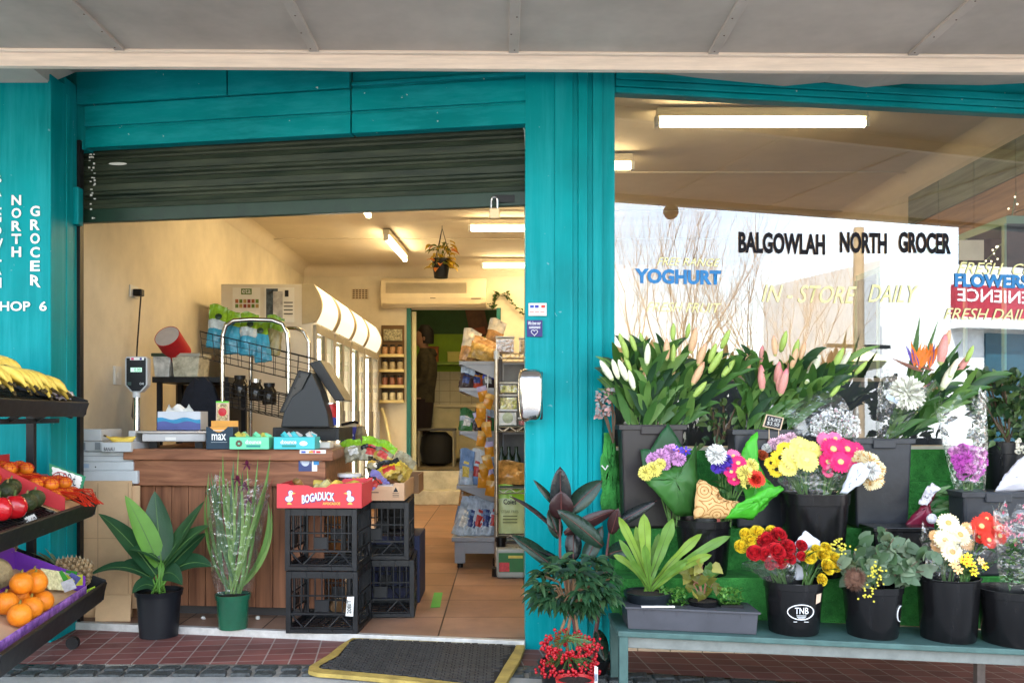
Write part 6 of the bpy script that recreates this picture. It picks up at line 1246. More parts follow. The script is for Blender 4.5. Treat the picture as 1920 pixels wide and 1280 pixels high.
# chrome wire rack in front
wr = thing('wire_rack', 'chrome wire rack standing behind the teal pillar with food on its shelves', 'wire rack', (.25, 5.85, 0)); YR = 5.67; rx0, rx1 = W(931, 0, YR).x, .62
for x in (rx0, rx1):
    for y in (YR, YR+.4): MB().tube([(x, y, .04), (x, y, 1.42)], .0125, 10).build('post', mat('rack_steel', (.42, .36, .28), .3, .3, 20, metal=.8), wr, smooth=True); MB().lathe([(.03, 0), (.03, .05), (.014, .06)], (x, y, .001), 10).build('castor', blackp, wr, smooth=True)
MB().tube([(rx0, YR, W(0, 673, YR).z), (rx0, YR, W(0, 658, YR).z)], .018, 10).build('post_cap', whitep, wr, smooth=True)
ZR = [W(0, y, YR).z for y in (663, 800, 915, 1003)]
for i, z in enumerate(ZR):
    b = MB()
    for y in (YR, YR+.4): b.tube([(rx0, y, z), (rx1, y, z)], .004, 5); b.tube([(rx0, y, z-.03), (rx1, y, z-.03)], .004, 5); b.tube([(rx0+(rx1-rx0)*k/16, y, z-.03*(k % 2)) for k in range(17)], .003, 4)
    for k in range(24): x = lerp(rx0, rx1, k/23); b.tube([(x, YR, z), (x, YR+.4, z)], .0025, 4)
    b.build('wire_shelf', mat('rack_steel', (.42, .36, .28), .3, .3, 20, metal=.8), wr, fix=False)
for i in (1, 2): MB().box((rx0+.02, YR+.004, ZR[i]+.004), (rx1-.02, YR+.38, ZR[i]+.012)).build('shelf_liner', mat('liner_dark', (.03, .05, .04), .5), wr)
MB().box((rx0+.02, YR+.41, .3), (rx1, YR+.42, 1.36)).build('back_sheet', mat('rack_backing', (.12, .12, .12), .6, .4, 5), wr)
def tub(label, x0, y0, x1, y1, Y, c_, lidc=(.5, .48, .42), grp='clear food tubs on the wire rack', m=None, d=.11):
    lo, hi = pb(x0, y0, x1, y1, Y, d); t = thing('food_tub', label, 'tub', ((lo[0]+hi[0])/2, Y+d/2, lo[2]), grp)
    MB().box((lo[0]+.004, lo[1]+.004, lo[2]+.004), (hi[0]-.004, hi[1]-.004, hi[2]-.022)).build('contents', m or mat('tub_food_%d' % len(MC), c_, .6, .75, 55, bump=.6, bscale=70, c2=tuple(min(1, q*1.8) for q in c_)), t); MB().box(lo, (hi[0], hi[1], hi[2]-.012)).build('tub_wall', celloc, t, bevel=.006); MB().box((lo[0]-.003, lo[1]-.003, hi[2]-.011), (hi[0]+.003, hi[1]+.003, hi[2])).build('lid', mat('tub_lid_c%d' % int(lidc[0]*100), lidc, .3), t, bevel=.003); return t
tub('clear tub of mixed brown and pink nuts on top of the wire rack', 930, 630, 964, 661, YR+.05, (.22, .12, .08)); tub('clear tub of tan nuts on top of the wire rack, half behind the pillar', 974, 632, 1008, 661, YR+.05, (.35, .2, .09))
grn_ = (.26, .24, .05)
tub('upper clear tub of green olives on the middle wire shelf', 937, 716, 970, 737, YR+.04, grn_); tub('lower clear tub of green olives on the middle wire shelf', 937, 739, 970, 768, YR+.04, grn_)
t = tub('square white tub with a round picture label on the middle wire shelf', 934, 767, 969, 799, YR+.02, (.5, .5, .5), (.66, .66, .66), m=whitep); c = W(952, 783, YR+.0185); MB().lathe([(.034, 0), (.03, .002), (0, .003)], c, 20, M=Matrix.Rotation(R(90), 3, 'X')).build('round_label', mat('label_green', (.35, .38, .25), .5, .4, 30), t)
t = tub('red and white box at the right of the middle wire shelf', 972, 782, 1000, 799, YR+.03, (.4, .03, .03), (.6, .6, .6), m=mat('red_box', (.42, .04, .04), .5, .3))
dt = thing('dark_bottle', 'dark bottles at the back of the lower wire shelf', 'bottles', tuple(W(950, 900, YR+.2)))
for k in range(3): c = W(940+14*k, 862, YR+.25); c.z = ZR[2]+.013; MB().lathe([(.03, 0), (.03, .16), (.012, .2), (.012, .24), (0, .24)], c, 12).build('bottle', mat('dark_glass_green', (.015, .03, .01), .12), dt, smooth=True)
pouch('bread_bag', 'clear bag of orange dried fruit on the lower wire shelf', 'bag', (W(958, 0, YR+.08).x, YR+.1, ZR[2]+.013), .20, .15, [mat('dried_fruit', (.5, .24, .06), .22, .5, 24)]*3, (R(-8), 0, 0), dz=.14)
tb = pouch('frozen_bag', 'tall lime and cream printed bag standing on the bottom wire shelf', 'bag', (W(956, 0, YR+.02).x, YR+.06, ZR[3]+.006), .19, .30, [mat('bag_cream_green', (.52, .58, .28), .3, .1), mat('bag_cream_green', (.52, .58, .28), .3, .1), mat('bag_bright_lime', (.30, .55, .03), .3, .1)], (0, 0, 0), dz=.06, bands=(.55, .72), wob=.004)
ptext('Coles', 944, 935, 968, 945, YR+.0, ink, tb, bold=.02); ptext('STEAK FRIES', 940, 956, 972, 961, YR-.002, mat('olive_ink', (.12, .15, .05), .5), tb); 
for k in range(3): decal('text_line', 943, 966+k*6, 970, 968+k*6, YR-.002, mat('olive_ink', (.12, .15, .05), .5), tb)
jg = thing('water_jug', 'cloudy plastic jug with a green and red label on the floor under the wire rack', 'jug', tuple(W(958, 1085, 5.55)))
lo, hi = pb(931, 1012, 984, 1086, 5.58, .2); h = hi[2]; MB().box((lo[0], lo[1], .002), (hi[0], hi[1], h-.05)).build('jug_body', mat('cloudy_plastic', (.36, .38, .35), .3, .1), jg, bevel=.02, seg=3); c = V(((lo[0]+hi[0])/2-.06, 5.66, h-.05)); MB().lathe([(.03, 0), (.03, .03), (.035, .03), (.035, .06), (0, .06)], c, 14).build('cap', blackp, jg, smooth=True)
decal('label', 935, 1036, 982, 1072, 5.579, mat('label_dkgreen', (.03, .16, .05), .4, .2), jg); decal('label_red', 936, 1054, 955, 1071, 5.577, mat('label_red', (.5, .05, .06), .4, .4, 40), jg); decal('label_strip', 953, 1041, 980, 1046, 5.577, mat('label_yellow', (.6, .5, .1), .4, .3), jg)
# timber panel and dark shelves on the right wall, seen through the window
tw = thing('timber_panel', 'weathered green and brown timber panel high on the right inside wall', 'panel', (2.88, 5.6, 2.2)); 
pm1 = woodmat('weathered_green', (.10, .09, .05), (.26, .30, .20), 'Y'); pm2 = woodmat('weathered_brown', (.15, .075, .03), (.40, .23, .10), 'Y')
for j, (z0, z1, m) in enumerate(((2.34, 2.55, pm1), (2.14, 2.335, pm2), (2.04, 2.135, pm2))):
    for i in range(4): y0 = 4.62+i*.45; MB().box((2.86, y0, z0), (2.899, y0+.445, z1)).build('plank', m, tw)
ds = thing('dark_shelving', 'dark blue shelving with pale green edges along the right inside wall', 'shelving', (2.7, 5.6, 1))
dsm = mat('shelf_dark_blue', (.012, .022, .035), .5, .2); em = mat('pale_green_edge', (.16, .26, .18), .5)
MB().box((2.86, 4.62, .3), (2.89, 6.6, 2.0)).build('back_panel', dsm, ds); MB().box((2.56, 4.62, 1.98), (2.89, 6.6, 2.02)).build('shelf_top', em, ds)
for i in range(6): y = 4.62+i*.39; MB().box((2.56, y, .3), (2.88, y+.02, 1.98)).build('divider', dsm, ds); MB().box((2.548, y-.004, .3), (2.559, y+.024, 1.98)).build('edge_strip', em, ds)
for z in (.7, 1.1, 1.5): MB().box((2.58, 4.64, z), (2.88, 6.58, z+.02)).build('shelf_board', dsm, ds)
fl = thing('fairy_lights', 'strand of small fairy lights on wire in the right end of the window', 'fairy lights', (2.5, 5, 1.5)); b = MB(); lb_ = MB()
path = [W(1905, 360, 4.75), W(1895, 420, 4.75), W(1880, 455, 4.75), W(1862, 475, 4.75), W(1845, 492, 4.75)]; p2 = [W(1880, 470, 4.72), W(1895, 455, 4.72), W(1915, 440, 4.72), W(1935, 425, 4.72)]
for pth in (path, p2):
    b.tube(pth, .003, 4)
    for i in range(len(pth)-1):
        for k in range(4): p = V(pth[i]).lerp(V(pth[i+1]), k/4)+V((random.uniform(-.03, .03), 0, random.uniform(-.03, .02))); lb_.ball(p, .006, 6); b.tube([V(pth[i]).lerp(V(pth[i+1]), k/4), p], .0018, 3)
b.build('wire', mat('fairy_wire', (.12, .2, .1), .5), fl); lb_.build('bulbs', emit('fairy_glow', (1, .8, .5), .35), fl)
wp = thing('paper_sheet', 'cream paper sheet stuck inside the window by the dark shelving', 'paper', tuple(WW(1820, 470, -.05))); P = [WW(1798, 488, -.03), WW(1845, 488, -.03), WW(1845, 450, -.03), WW(1798, 450, -.03)]; MB().slab(P, WN, .002).build('sheet', mat('paper_cream', (.5, .45, .33), .7), wp)

wb = thing('reflection_board', 'dark grey blue board added low inside the shop window in place of a dark reflection', 'display board', (1.6, 4.7, 0)); b = MB(); wbox(b, .52, 2.85, -.42, -.40, .0, 1.18); b.build('board_panel', mat('reflection_tone', (.028, .034, .042), .6, .25, 6), wb); b = MB(); wbox(b, .52, 2.85, -.43, -.39, 1.18, 1.20); b.build('top_rail', mat('board_rail', (.3, .22, .15), .5), wb)  # made-up board, its dark colour stands for the street's dark reflection
# ================================================================ FLOWER STAND
def bleaf(b, p0, p1, p2, wd, mi=0, nrm=(0, -1, .3), n=6, fold=.2, shape=None, wave=0, rib=None):
    """leaf along the curve p0-p1-p2 whose face looks along nrm"""
    p0, p1, p2, nrm = V(p0), V(p1), V(p2), V(nrm).normalized(); vs = []; ph = random.uniform(0, 6)
    for i in range(n+1):
        t = i/n; p = p0*(1-t)**2+p1*2*t*(1-t)+p2*t*t; d = (p1-p0)*(2*(1-t))+(p2-p1)*(2*t); d = d.normalized()
        s = d.cross(nrm); s = s.normalized() if s.length > .05 else d.orthogonal().normalized(); m = s.cross(d).normalized()
        ww = (shape(t) if shape else math.sin(math.pi*min(1, .05+.95*t)**.85))*wd/2; wv = wave*math.sin(ph+t*20)*wd
        vs += [p-s*ww+m*(ww*fold+wv), p, p+s*ww+m*(ww*fold-wv)]
    if rib is not None: b.tube([vs[3*i+1]+(vs[3*i+1]-V((0, 0, 1))).normalized()*-.0006 for i in range(n+1)], [wd*.028*(1.1-i/n) for i in range(n+1)], 5, rib)
    fs = []
    for i in range(n): a = i*3; fs += [(a, a+1, a+4, a+3), (a+1, a+2, a+5, a+4)]
    b.add(vs, fs, mi)
def wleaf(b, q0, q2, wd, mi=0, arch=0, nrm=(0, -1, .3), **k):
    p0, p2 = W(*q0), W(*q2); m = (p0+p2)/2+V((0, 0, arch)); bleaf(b, p0, m, p2, wd, mi, nrm, **k)
# ---- bench and turf steps
def bz(x): return .2-.046*(x-.43)
bench = thing('flower_bench', 'low green grey metal bench along the pavement under the shop window', 'bench', (1.3, 3.5, 0))
bm_ = mat('bench_green', (.055, .11, .10), .5, .3, 9, bump=.15, bscale=60); BX0, BX1 = .425, 2.7
def bh(b, x0, x1, y0, y1, t0, t1): b.hexa([(x0, y0, bz(x0)-t1), (x1, y0, bz(x1)-t1), (x1, y1, bz(x1)-t1), (x0, y1, bz(x0)-t1)], [(x0, y0, bz(x0)-t0), (x1, y0, bz(x1)-t0), (x1, y1, bz(x1)-t0), (x0, y1, bz(x0)-t0)])
b = MB(); bh(b, BX0, BX1, 3.38, 3.70, 0, .022); b.build('bench_top', bm_, bench, bevel=.004)
b = MB(); bh(b, BX0+.03, BX1, 3.40, 3.43, .024, .066); bh(b, BX0+.03, BX1, 3.66, 3.69, .024, .066); b.build('rail', mat('rail_grey', (.16, .17, .155), .55, .25, 12), bench, bevel=.003)
for x, y, nm in ((BX0+.005, 3.385, 0), (BX0+.005, 3.66, 0), (1.90, 3.64, 1), (2.6, 3.39, 0)): MB().box((x, y, gz(x)-.002), (x+.034, y+.034, bz(x)-.023)).build('leg', bm_ if not nm else mat('leg_brown', (.11, .085, .075), .6, .3, 20), bench, bevel=.003)
turf = mat('turf_green', (.024, .175, .03), .9, .35, 14, bump=.6, bscale=160, c2=(.04, .22, .04)); ts = thing('turf_steps', 'stepped display covered in bright green artificial turf behind the bench', 'display steps', (1.5, 3.9, .2))
TX0, TX1 = .47, 2.75
st_ = [(3.66, .16, .345), (3.86, .345, .52), (4.02, .52, .70), (4.06, .70, .845)]
b = MB()
for (y, z0, z1), yn in zip(st_, (3.86, 4.02, 4.06, 4.09)):
    k = 40
    for i in range(k):
        xa, xb = lerp(TX0, TX1, i/k), lerp(TX0, TX1, (i+1)/k); off = lambda x: .12*(x-TX0)*(1 if y > 4 else .3)
        za, zb = (bz(xa)+.001, bz(xb)+.001) if z0 < .3 else (z0, z0); b.face([(xa, y+off(xa), za), (xb, y+off(xb), zb), (xb, y+off(xb), z1), (xa, y+off(xa), z1)]); b.face([(xa, y+off(xa), z1), (xb, y+off(xb), z1), (xb, yn+.12*(xb-TX0), z1), (xa, yn+.12*(xa-TX0), z1)])
b.face([(TX0, 3.66, .15), (TX0, 3.66, .345), (TX0, 4.05, .345), (TX0, 4.05, .15)]); b.face([(TX0, 3.86, .345), (TX0, 3.86, .52), (TX0, 4.05, .52), (TX0, 4.05, .345)])
tb_ = b.build('turf_cover', turf, ts)
b = MB()
for (y, z0, z1) in st_:
    for i in range(5200):
        x = random.uniform(TX0, 2.25); z = random.uniform(bz(x)+.003 if z0 < .3 else z0, z1); yy = y+.12*(x-TX0)*(1 if y > 4 else .3); L_ = random.uniform(.008, .014); d = V((random.uniform(-.6, .6), -1, random.uniform(-.9, .5))).normalized()*L_
        p = V((x, yy, z)); s = V((.0009, 0, .0009 if i % 2 else -.0009)); b.face([p-s, p+s, p+d], i % 3 == 0)
b.build('turf_blades', [mat('turf_blade', (.025, .18, .03), .8, 0), mat('turf_blade_pale', (.07, .29, .06), .8, 0)], ts, fix=False)['kind'] = 'stuff'
# ---- containers
def support(x, Y): return bz(x)+.001 if Y < 3.66 else (.346 if Y < 3.86 else .521)
bkm = mat('bucket_black', (.0075, .0072, .0078), .2, .35, 5, bump=.05, bscale=50, stretch=(9, 9, .8)); bkg = mat('bucket_grey', (.026, .029, .036), .34, .3, 5, bump=.05)
def bucket(label, pc, yt, wt, yb, wb, Y, m=bkm, name='flower_bucket', group='round black flower buckets', ridge=.14):
    Y = Y+wt*.25*Y/F; c = W(pc, yb, Y); c.z = support(c.x, Y); h = W(0, yt, Y).z-c.z; r0, r1 = wb*Y/F/2, wt*Y/F/2; t = thing(name, label, 'bucket', c, group); rr = lambda q: lerp(r0, r1, q)
    pr = [(r0*.97, 0), (r0, .004), (rr(.08), h*.08), (rr(.08)*1.008, h*.085), (rr(1-ridge), h*(1-ridge)), (rr(1-ridge)*1.035, h*(1-ridge)+.002), (r1*1.02, h*.985), (r1*1.045, h*.988), (r1*1.045, h), (r1*.97, h), (rr(.5)*.95, h*.5), (0, h*.5)]
    MB().lathe(pr, c, 36).build('bucket_body', m, t, smooth=True); MB().lathe([(rr(.82)*.95, h*.82), (0, h*.825)], c, 20).build('water', mat('dark_water', (.01, .012, .01), .05, 0), t)
    return t, c, h, r1
def squaretub(label, x0, y0, x1, y1, Y, d=.2, m=bkg, taper=.88):
    lo, hi = pb(x0, y0, x1, y1, Y, d); cx = (lo[0]+hi[0])/2; lo = (lo[0], lo[1], support(cx, Y)); t = thing('square_tub', label, 'tub', (cx, Y+d/2, lo[2]), 'tall square flower tubs'); w2 = (hi[0]-lo[0])/2
    def rect(s, z, e=0): return [V((cx-w2*s-e, Y+d*(1-s)/2-e, z)), V((cx+w2*s+e, Y+d*(1-s)/2-e, z)), V((cx+w2*s+e, Y+d-d*(1-s)/2+e, z)), V((cx-w2*s-e, Y+d-d*(1-s)/2+e, z))]
    MB().hexa(rect(taper, lo[2]), rect(.985, hi[2]-.001)).build('tub_body', m, t, bevel=.012, seg=3)
    b = MB(); O = rect(1, hi[2]-.022, .008); O2 = rect(1, hi[2], .008); I2 = rect(.93, hi[2]); I = rect(.90, hi[2]-.05)
    for i in range(4): j = (i+1) % 4; b.face([O[i], O[j], O2[j], O2[i]]); b.face([O2[i], O2[j], I2[j], I2[i]]); b.face([I2[i], I2[j], I[j], I[i]]); b.face([O[j], O[i], rect(.97, hi[2]-.022)[i], rect(.97, hi[2]-.022)[j]])
    b.face(I); b.build('rim', m, t, bevel=.002); MB().box((cx-w2*.38, Y-.014, hi[2]-.042), (cx+w2*.38, Y-.004, hi[2]-.004)).build('handle_grip', m, t, bevel=.004); return t
bt, c1, h1, r1_ = bucket('black bucket with the white oval TNB logo, holding red roses', 1488, 1086, 108, 1194, 90, 3.45)
def oval(t, cpx, cpy, Y, rx, ry, R_, c):
    def onb(px, py, o=.0015):
        x = W(px, py, Y).x; dx_ = x-c.x; z = W(px, py, Y).z; rr = R_(z)+o; dx_ = max(-rr*.98, min(rr*.98, dx_)); return V((c.x+dx_, c.y-math.sqrt(max(0, rr*rr-dx_*dx_)), z))
    return onb
rf = lambda z: lerp(90*c1.y/F/2, 108*c1.y/F/2, (z-c1.z)/h1)*1.015
onb = oval(bt, 1495, 1144, 3.45, 24, 14, rf, c1)
b = MB(); b.tube([onb(1495+24*math.cos(a*.2618), 1142+14*math.sin(a*.2618), .001) for a in range(25)], .0022, 4, cap=False); b.build('logo_ring', wink, bt)
a = onb(1482.5, 1145); e = onb(1507.5, 1145); text('TNB', a+V((0, -.004, 0)), V((e.x-a.x, 0, 0)), V((0, 0, .024)), wink, 'lettering', bt, bold=.005)
for k, wd in enumerate((9, 8, 6)): MB().face([onb(1495-wd, 1149+k*2.6, .002), onb(1495+wd, 1149+k*2.6, .002), onb(1495+wd, 1148+k*2.6, .002), onb(1495-wd, 1148+k*2.6, .002)]).build('text_line', wink, bt)
MB().face([onb(1481, 1161, .002), onb(1509, 1161, .002), onb(1509, 1160, .002), onb(1481, 1160, .002)]).build('text_line', wink, bt)
P = [onb(1523, 1128, .003), onb(1534, 1125, .003), onb(1536, 1109, .003), onb(1524, 1110, .003)]; MB().slab(P, (0, -1, 0), .001).build('paper_tag', mat('tag_peach', (.62, .45, .33), .7), bt)
bt2, c2_, h2_, r2_ = bucket('black bucket on the bench with a half turned white logo, holding gum leaves', 1636, 1094, 108, 1202, 90, 3.45)
rf = lambda z: lerp(90*c2_.y/F/2, 108*c2_.y/F/2, (z-c2_.z)/h2_)*1.015
onb = oval(bt2, 0, 0, 3.45, 0, 0, rf, c2_); b = MB(); b.tube([onb(1685+9*math.cos(a*.2618), 1148+15*math.sin(a*.2618), .001) for a in range(6, 19)], .0022, 4, cap=False); b.build('logo_ring', wink, bt2)
bucket('plain tall black bucket on the bench holding cream and red gerberas', 1778, 1080, 110, 1208, 96, 3.45, ridge=.03); bucket('black bucket at the right picture edge holding pink kalanchoe', 1900, 1102, 124, 1214, 104, 3.42)
mt, c3, h3, r3 = bucket('black bucket on the first turf step with a small red tag, holding two wrapped bouquets', 1319, 972, 104, 1082, 84, 3.70)
b = MB(); q = W(1349, 993, 3.695); b.lathe([(.022, 0), (.016, .002), (0, .0025)], q, 16, M=Matrix.Rotation(R(90), 3, 'X')); b.slab([W(1345, 984, 3.694), W(1351, 984, 3.694), W(1352, 972, 3.694), W(1344, 972, 3.694)], (0, -1, 0), .002); b.build('red_tag', mat('tag_red', (.6, .14, .12), .6), mt); b = MB(); b.tube([q+V((.013*math.cos(a*.52), -.004, .013*math.sin(a*.52))) for a in range(13)], .003, 4); b.build('tag_print', mat('tag_print', (.12, .05, .1), .6), mt)
bucket('black bucket on the second turf step holding yellow and magenta gerberas', 1527, 922, 124, 1052, 100, 3.68)
squaretub('tall dark square tub by the teal pillar holding white and pink lilies', 1164, 796, 1284, 955, 3.875, .14, mat('tub_brownish', (.022, .018, .019), .36, .3, 5)); squaretub('tall square tub behind the yellow gerberas holding pink lilies', 1376, 805, 1500, 975, 3.875, .14); squaretub('tall blue grey square tub holding bird of paradise and carnations', 1601, 822, 1712, 992, 3.875, .14); squaretub('wide grey square tub at the right holding purple chrysanthemums', 1806, 922, 1935, 1040, 3.70, .14)
bucket('tall dark bucket at the right picture edge holding glossy green branches', 1893, 828, 92, 960, 80, 3.98, mat('bucket_streaked', (.011, .012, .014), .3, .5, 4, stretch=(8, 8, .6)))
t = thing('black_crate_tray', 'low black tray under the burgundy wrapped bunch', 'tray', tuple(W(1690, 1018, 3.8))); lo, hi = pb(1640, 988, 1748, 1022, 3.70, .14); lo = (lo[0], lo[1], .346); MB().box(lo, (hi[0], hi[1], hi[2]-.02)).build('tray_body', bkm, t, bevel=.004); MB().box((lo[0]-.008, lo[1]-.008, hi[2]-.02), (hi[0]+.008, hi[1]+.008, hi[2])).build('rim', bkm, t, bevel=.004)
# ---- flower heads (one mesh per kind and colour)
FM = {}
def petal(b, d, L_, wd, up, mi, r0=0, curl=.0, base=(0, 0, 0), n=3):
    d = V(d).normalized(); s = d.cross(V((0, 0, 1))).normalized() if abs(d.z) < .98 else V((1, 0, 0)); u = s.cross(d).normalized(); vs = []
    for i in range(n+1):
        t = i/n; p = V(base)+d*(r0+L_*t)+u*(up*L_*t-curl*L_*t*t); ww = wd/2*(.45+.75*t if t < .7 else (1-t)/.3*.6+.35); vs += [p-s*ww, p+s*ww+u*.0]
    b.add(vs, [(2*i, 2*i+1, 2*i+3, 2*i+2) for i in range(n)], mi)
def flower(kind, c, cc=(.4, .3, .03)):
    key = (kind, c)
    if key in FM: return FM[key]
    m1 = mat('petal_%s_%d' % (kind, len(FM)), c, .6, .14, 60, sub=.12, c2=tuple(min(.9, q*1.15+.01) for q in c)); m2 = mat('heart_%s_%d' % (kind, len(FM)), cc, .8, .3, 200); b = MB(); rs = random.Random(len(FM))
    if kind == 'gerbera':
        for L_, n, up, off in ((1, 24, .12, 0), (.86, 22, .25, .12), (.55, 18, .5, .3)):
            for i in range(n): a = 2*math.pi*i/n+off+rs.uniform(-.04, .04); petal(b, (math.cos(a), math.sin(a), 0), L_*rs.uniform(.7, .78), .22*L_+.04, up+rs.uniform(-.06, .06), 0, .22*L_, .12)
        b.ball((0, 0, .07), (.25, .25, .12), 12, 1)
        for i in range(40): a = i*2.4; r = .24*math.sqrt(i/40); b.ball((r*math.cos(a), r*math.sin(a), .17-.2*r), .022, 5, 1)
    elif kind == 'pom':
        for i in range(150):
            z = 1-1.45*(i+.5)/150; a = i*2.39996; r = math.sqrt(max(0, 1-z*z)); d = V((r*math.cos(a), r*math.sin(a), z)); e = V((d.x, d.y, 0)); q = (d*.55+e*.75+V((0, 0, .18))+V((rs.uniform(-.15, .15), rs.uniform(-.15, .15), 0))); petal(b, q, rs.uniform(.42, .6), .17, .25, 1 if rs.random() < .3 else 0, 0, .3, base=d*.42, n=3)
        b.ball((0, 0, 0), .42, 8, 1)
    elif kind in ('rose', 'carnation'):
        for k, (n, z, tilt, rr) in enumerate(((3, .45, 1.9, .12), (5, .38, 1.3, .28), (6, .28, .9, .42), (8, .12, .55, .56), (9, -.05, .25, .66))):
            for i in range(n):
                a = 2*math.pi*i/n+k*.7; o = V((math.cos(a), math.sin(a), 0)); base = V((0, 0, z-.35)); ru = (1 if kind == 'rose' else 2.5)
                b.grid(lambda u, v: base+o*(rr*(.25+.75*v)+.12*v*v/max(tilt, .4)*.5)+V((-math.sin(a), math.cos(a), 0))*(u-.5)*(1.25*rr+.25)*(.4+.6*math.sin(math.pi*min(1, v*.55+.2)))+V((0, 0, v*(.42+.25*tilt*.5)))-o*(u-.5)**2*rr*1.2+jit(.02*ru*v), 5, 4, 1 if (i+k) % 3 == 0 else 0)
        b.ball((0, 0, .1), (.3, .3, .35), 8, 0)
    elif kind == 'star':
        for i in range(6): a = i*1.047; petal(b, (math.cos(a), math.sin(a), 0), .85, .5, .25, 0, .1)
        b.ball((0, 0, .12), .2, 6, 1)
    FM[key] = b.mesh('%s_flower' % kind, [m1, m2], kind in ('rose', 'carnation')); return FM[key]
stemm = leafmat('stem_green', (.10, .19, .05), .5); dleaf = leafmat('bunch_leaf', (.035, .10, .025), .45); gleaf = leafmat('grey_leaf', (.11, .17, .10), .55)
YEL = (.78, .55, .02); PYEL = (.80, .68, .16); MAG = (.62, .012, .12); PNK = (.70, .14, .30); RED = (.60, .012, .02); DRED = (.50, .006, .014); CRM = (.82, .68, .42); PEA = (.80, .44, .18); WHT = (.82, .80, .74); PUR = (.42, .07, .42); MAU = (.60, .28, .55); BLU = (.07, .03, .36); SCAR = (.62, .03, .012)
def bunch(name, label, cat, base, heads, wrap=True, leaves=14, lean=None, group=None, lsz=.07, lm=None, face=.75):
    """base=(px,py,Y) where the stems enter; heads=[(kind,color,px,py,r_px,dY)]"""
    B = W(*base); t = thing(name, label, cat, B, group); sb = MB(); pts = []
    for (kind, c, px, py, r, dY) in heads:
        p = W(px, py, base[2]+dY); n = (p-B).normalized()*(1-face)+V((random.uniform(-.25, .25), -1, .25)).normalized()*face
        cc = (.62, .36, .12) if c in (CRM, PEA) else tuple(q*.5 for q in c) if kind in ('pom', 'rose', 'carnation') else (.02, .015, .01) if c in (YEL, PYEL) and kind == 'gerbera' and random.random() < .6 else ((.6, .5, .2) if kind != 'star' else (.5, .1, .02))
        o = place(flower(kind, c, cc), '%s_flower' % kind, t, p, n, r*p.y/F*(1.06 if kind == 'gerbera' else 1.22)); o['keep'] = 1; del o['keep']
        m = B.lerp(p, .55)+V((0, .01, .02)); sb.tube([B+V((random.uniform(-.02, .02), random.uniform(-.02, .02), -.04)), m, p-n.normalized()*r*.2*p.y/F], .003, 5); pts.append(p)
    sb.build('stems', stemm, t)
    if leaves and pts:
        b = MB()
        for k in range(leaves):
            q = random.choice(pts); a = B.lerp(q, random.uniform(.25, .85)); d = (q-B).normalized()+jit(.8); b.leaf(a, d, lsz*random.uniform(.6, 1.3), lsz*.36, 0, droop=.7)
        b.build('bunch_leaves', lm or dleaf, t)
    return t
def sleeve(t, base, top, w0, w1, Y, m=cello, dY=0, squash=.8, n=22, jag=.02, lean=0):
    """crumpled sleeve from base (px,py) to top (px,py), widths in px"""
    A, B = W(base[0], base[1], Y), W(top[0], top[1], Y+dY); ax = B-A; k = 8; vs = []
    for i in range(k+1):
        s = i/k; r = lerp(w0, w1, s**.8)*Y/F/2; c = A+ax*s
        for j in range(n):
            a = 2*math.pi*j/n; q = 1+random.uniform(-.07, .07)+(.06*math.sin(a*5+i)); zz = random.uniform(-jag, jag)*3*s if i == k else random.uniform(-.004, .004)
            vs.append(c+V((r*q*math.cos(a), r*q*squash*math.sin(a), zz)))
    return MB().add(vs, [(i*n+j, i*n+(j+1) % n, (i+1)*n+(j+1) % n, (i+1)*n+j) for i in range(k) for j in range(n)]).build('clear_sleeve', m, t, smooth='all', fix=False)
def sheetpoly(t, nm, pts, Y, m, bulge=-.03, sub=6, crink=.0035, solid=.0012):
    """crinkled paper sheet: outline (px,py,dY), bulging towards the street"""
    P = [W(x, y, Y+d) for x, y, d in pts]; c = sum(P, V())/len(P)+V((0, bulge, 0)); b = MB(); n = len(P)
    for i in range(n):
        a, e = P[i], P[(i+1) % n]
        rows = [[c.lerp(a.lerp(e, v/sub), u/sub)+(V((0, bulge*.4*math.sin(math.pi*u/sub), 0)))+(jit(crink) if 0 < u and 0 < v < sub else V()) for v in range(sub+1)] for u in range(sub+1)]
        for u in range(sub):
            for v in range(sub): b.face([rows[u][v], rows[u][v+1], rows[u+1][v+1], rows[u+1][v]])
    return b.build(nm, m, t, smooth='all', solid=solid)
G = 'gerbera'
# front bench
t = bunch('rose_bunch', 'red roses with yellow roses at the left, in the TNB logo bucket', 'roses', (1470, 1092, 3.5), [('rose', YEL, x, y, r, .02) for x, y, r in ((1405, 1012, 16), (1390, 1024, 14), (1420, 998, 15), (1398, 1000, 12), (1446, 994, 11))]+[('rose', DRED, x, y, r, d) for x, y, r, d in ((1415, 1036, 16, -.04), (1436, 1012, 18, 0), (1458, 1004, 18, 0), (1455, 1034, 19, -.05), (1476, 1026, 18, -.02), (1436, 1038, 15, -.05), (1481, 1046, 13, -.03), (1464, 1052, 15, -.05), (1444, 1058, 11, -.03))], leaves=34, lsz=.055)
sleeve(t, (1462, 1092), (1440, 1050), 44, 104, 3.5)
t = bunch('daffodil_bunch', 'yellow daffodils with one dark red rose and white paper, in the TNB logo bucket', 'daffodils', (1510, 1092, 3.48), [('carnation', YEL, x, y, r, d) for x, y, r, d in ((1518, 1044, 14, -.02), (1544, 1040, 15, 0), (1562, 1046, 14, .01), (1552, 1062, 16, -.03), (1541, 1086, 12, -.04), (1567, 1060, 13, 0), (1549, 1028, 13, .02), (1530, 1030, 11, .02))]+[('rose', DRED, 1503, 1022, 12, 0), ('rose', DRED, 1503, 1042, 10, -.02)], leaves=10)
sheetpoly(t, 'paper_wrap', [(1492, 1086, 0), (1512, 1086, 0), (1538, 1030, .03), (1538, 1014, .03), (1510, 994, .04), (1490, 1016, .03)], 3.52, mat('tissue_wrap', (.62, .63, .68), .7, .06), -.005)
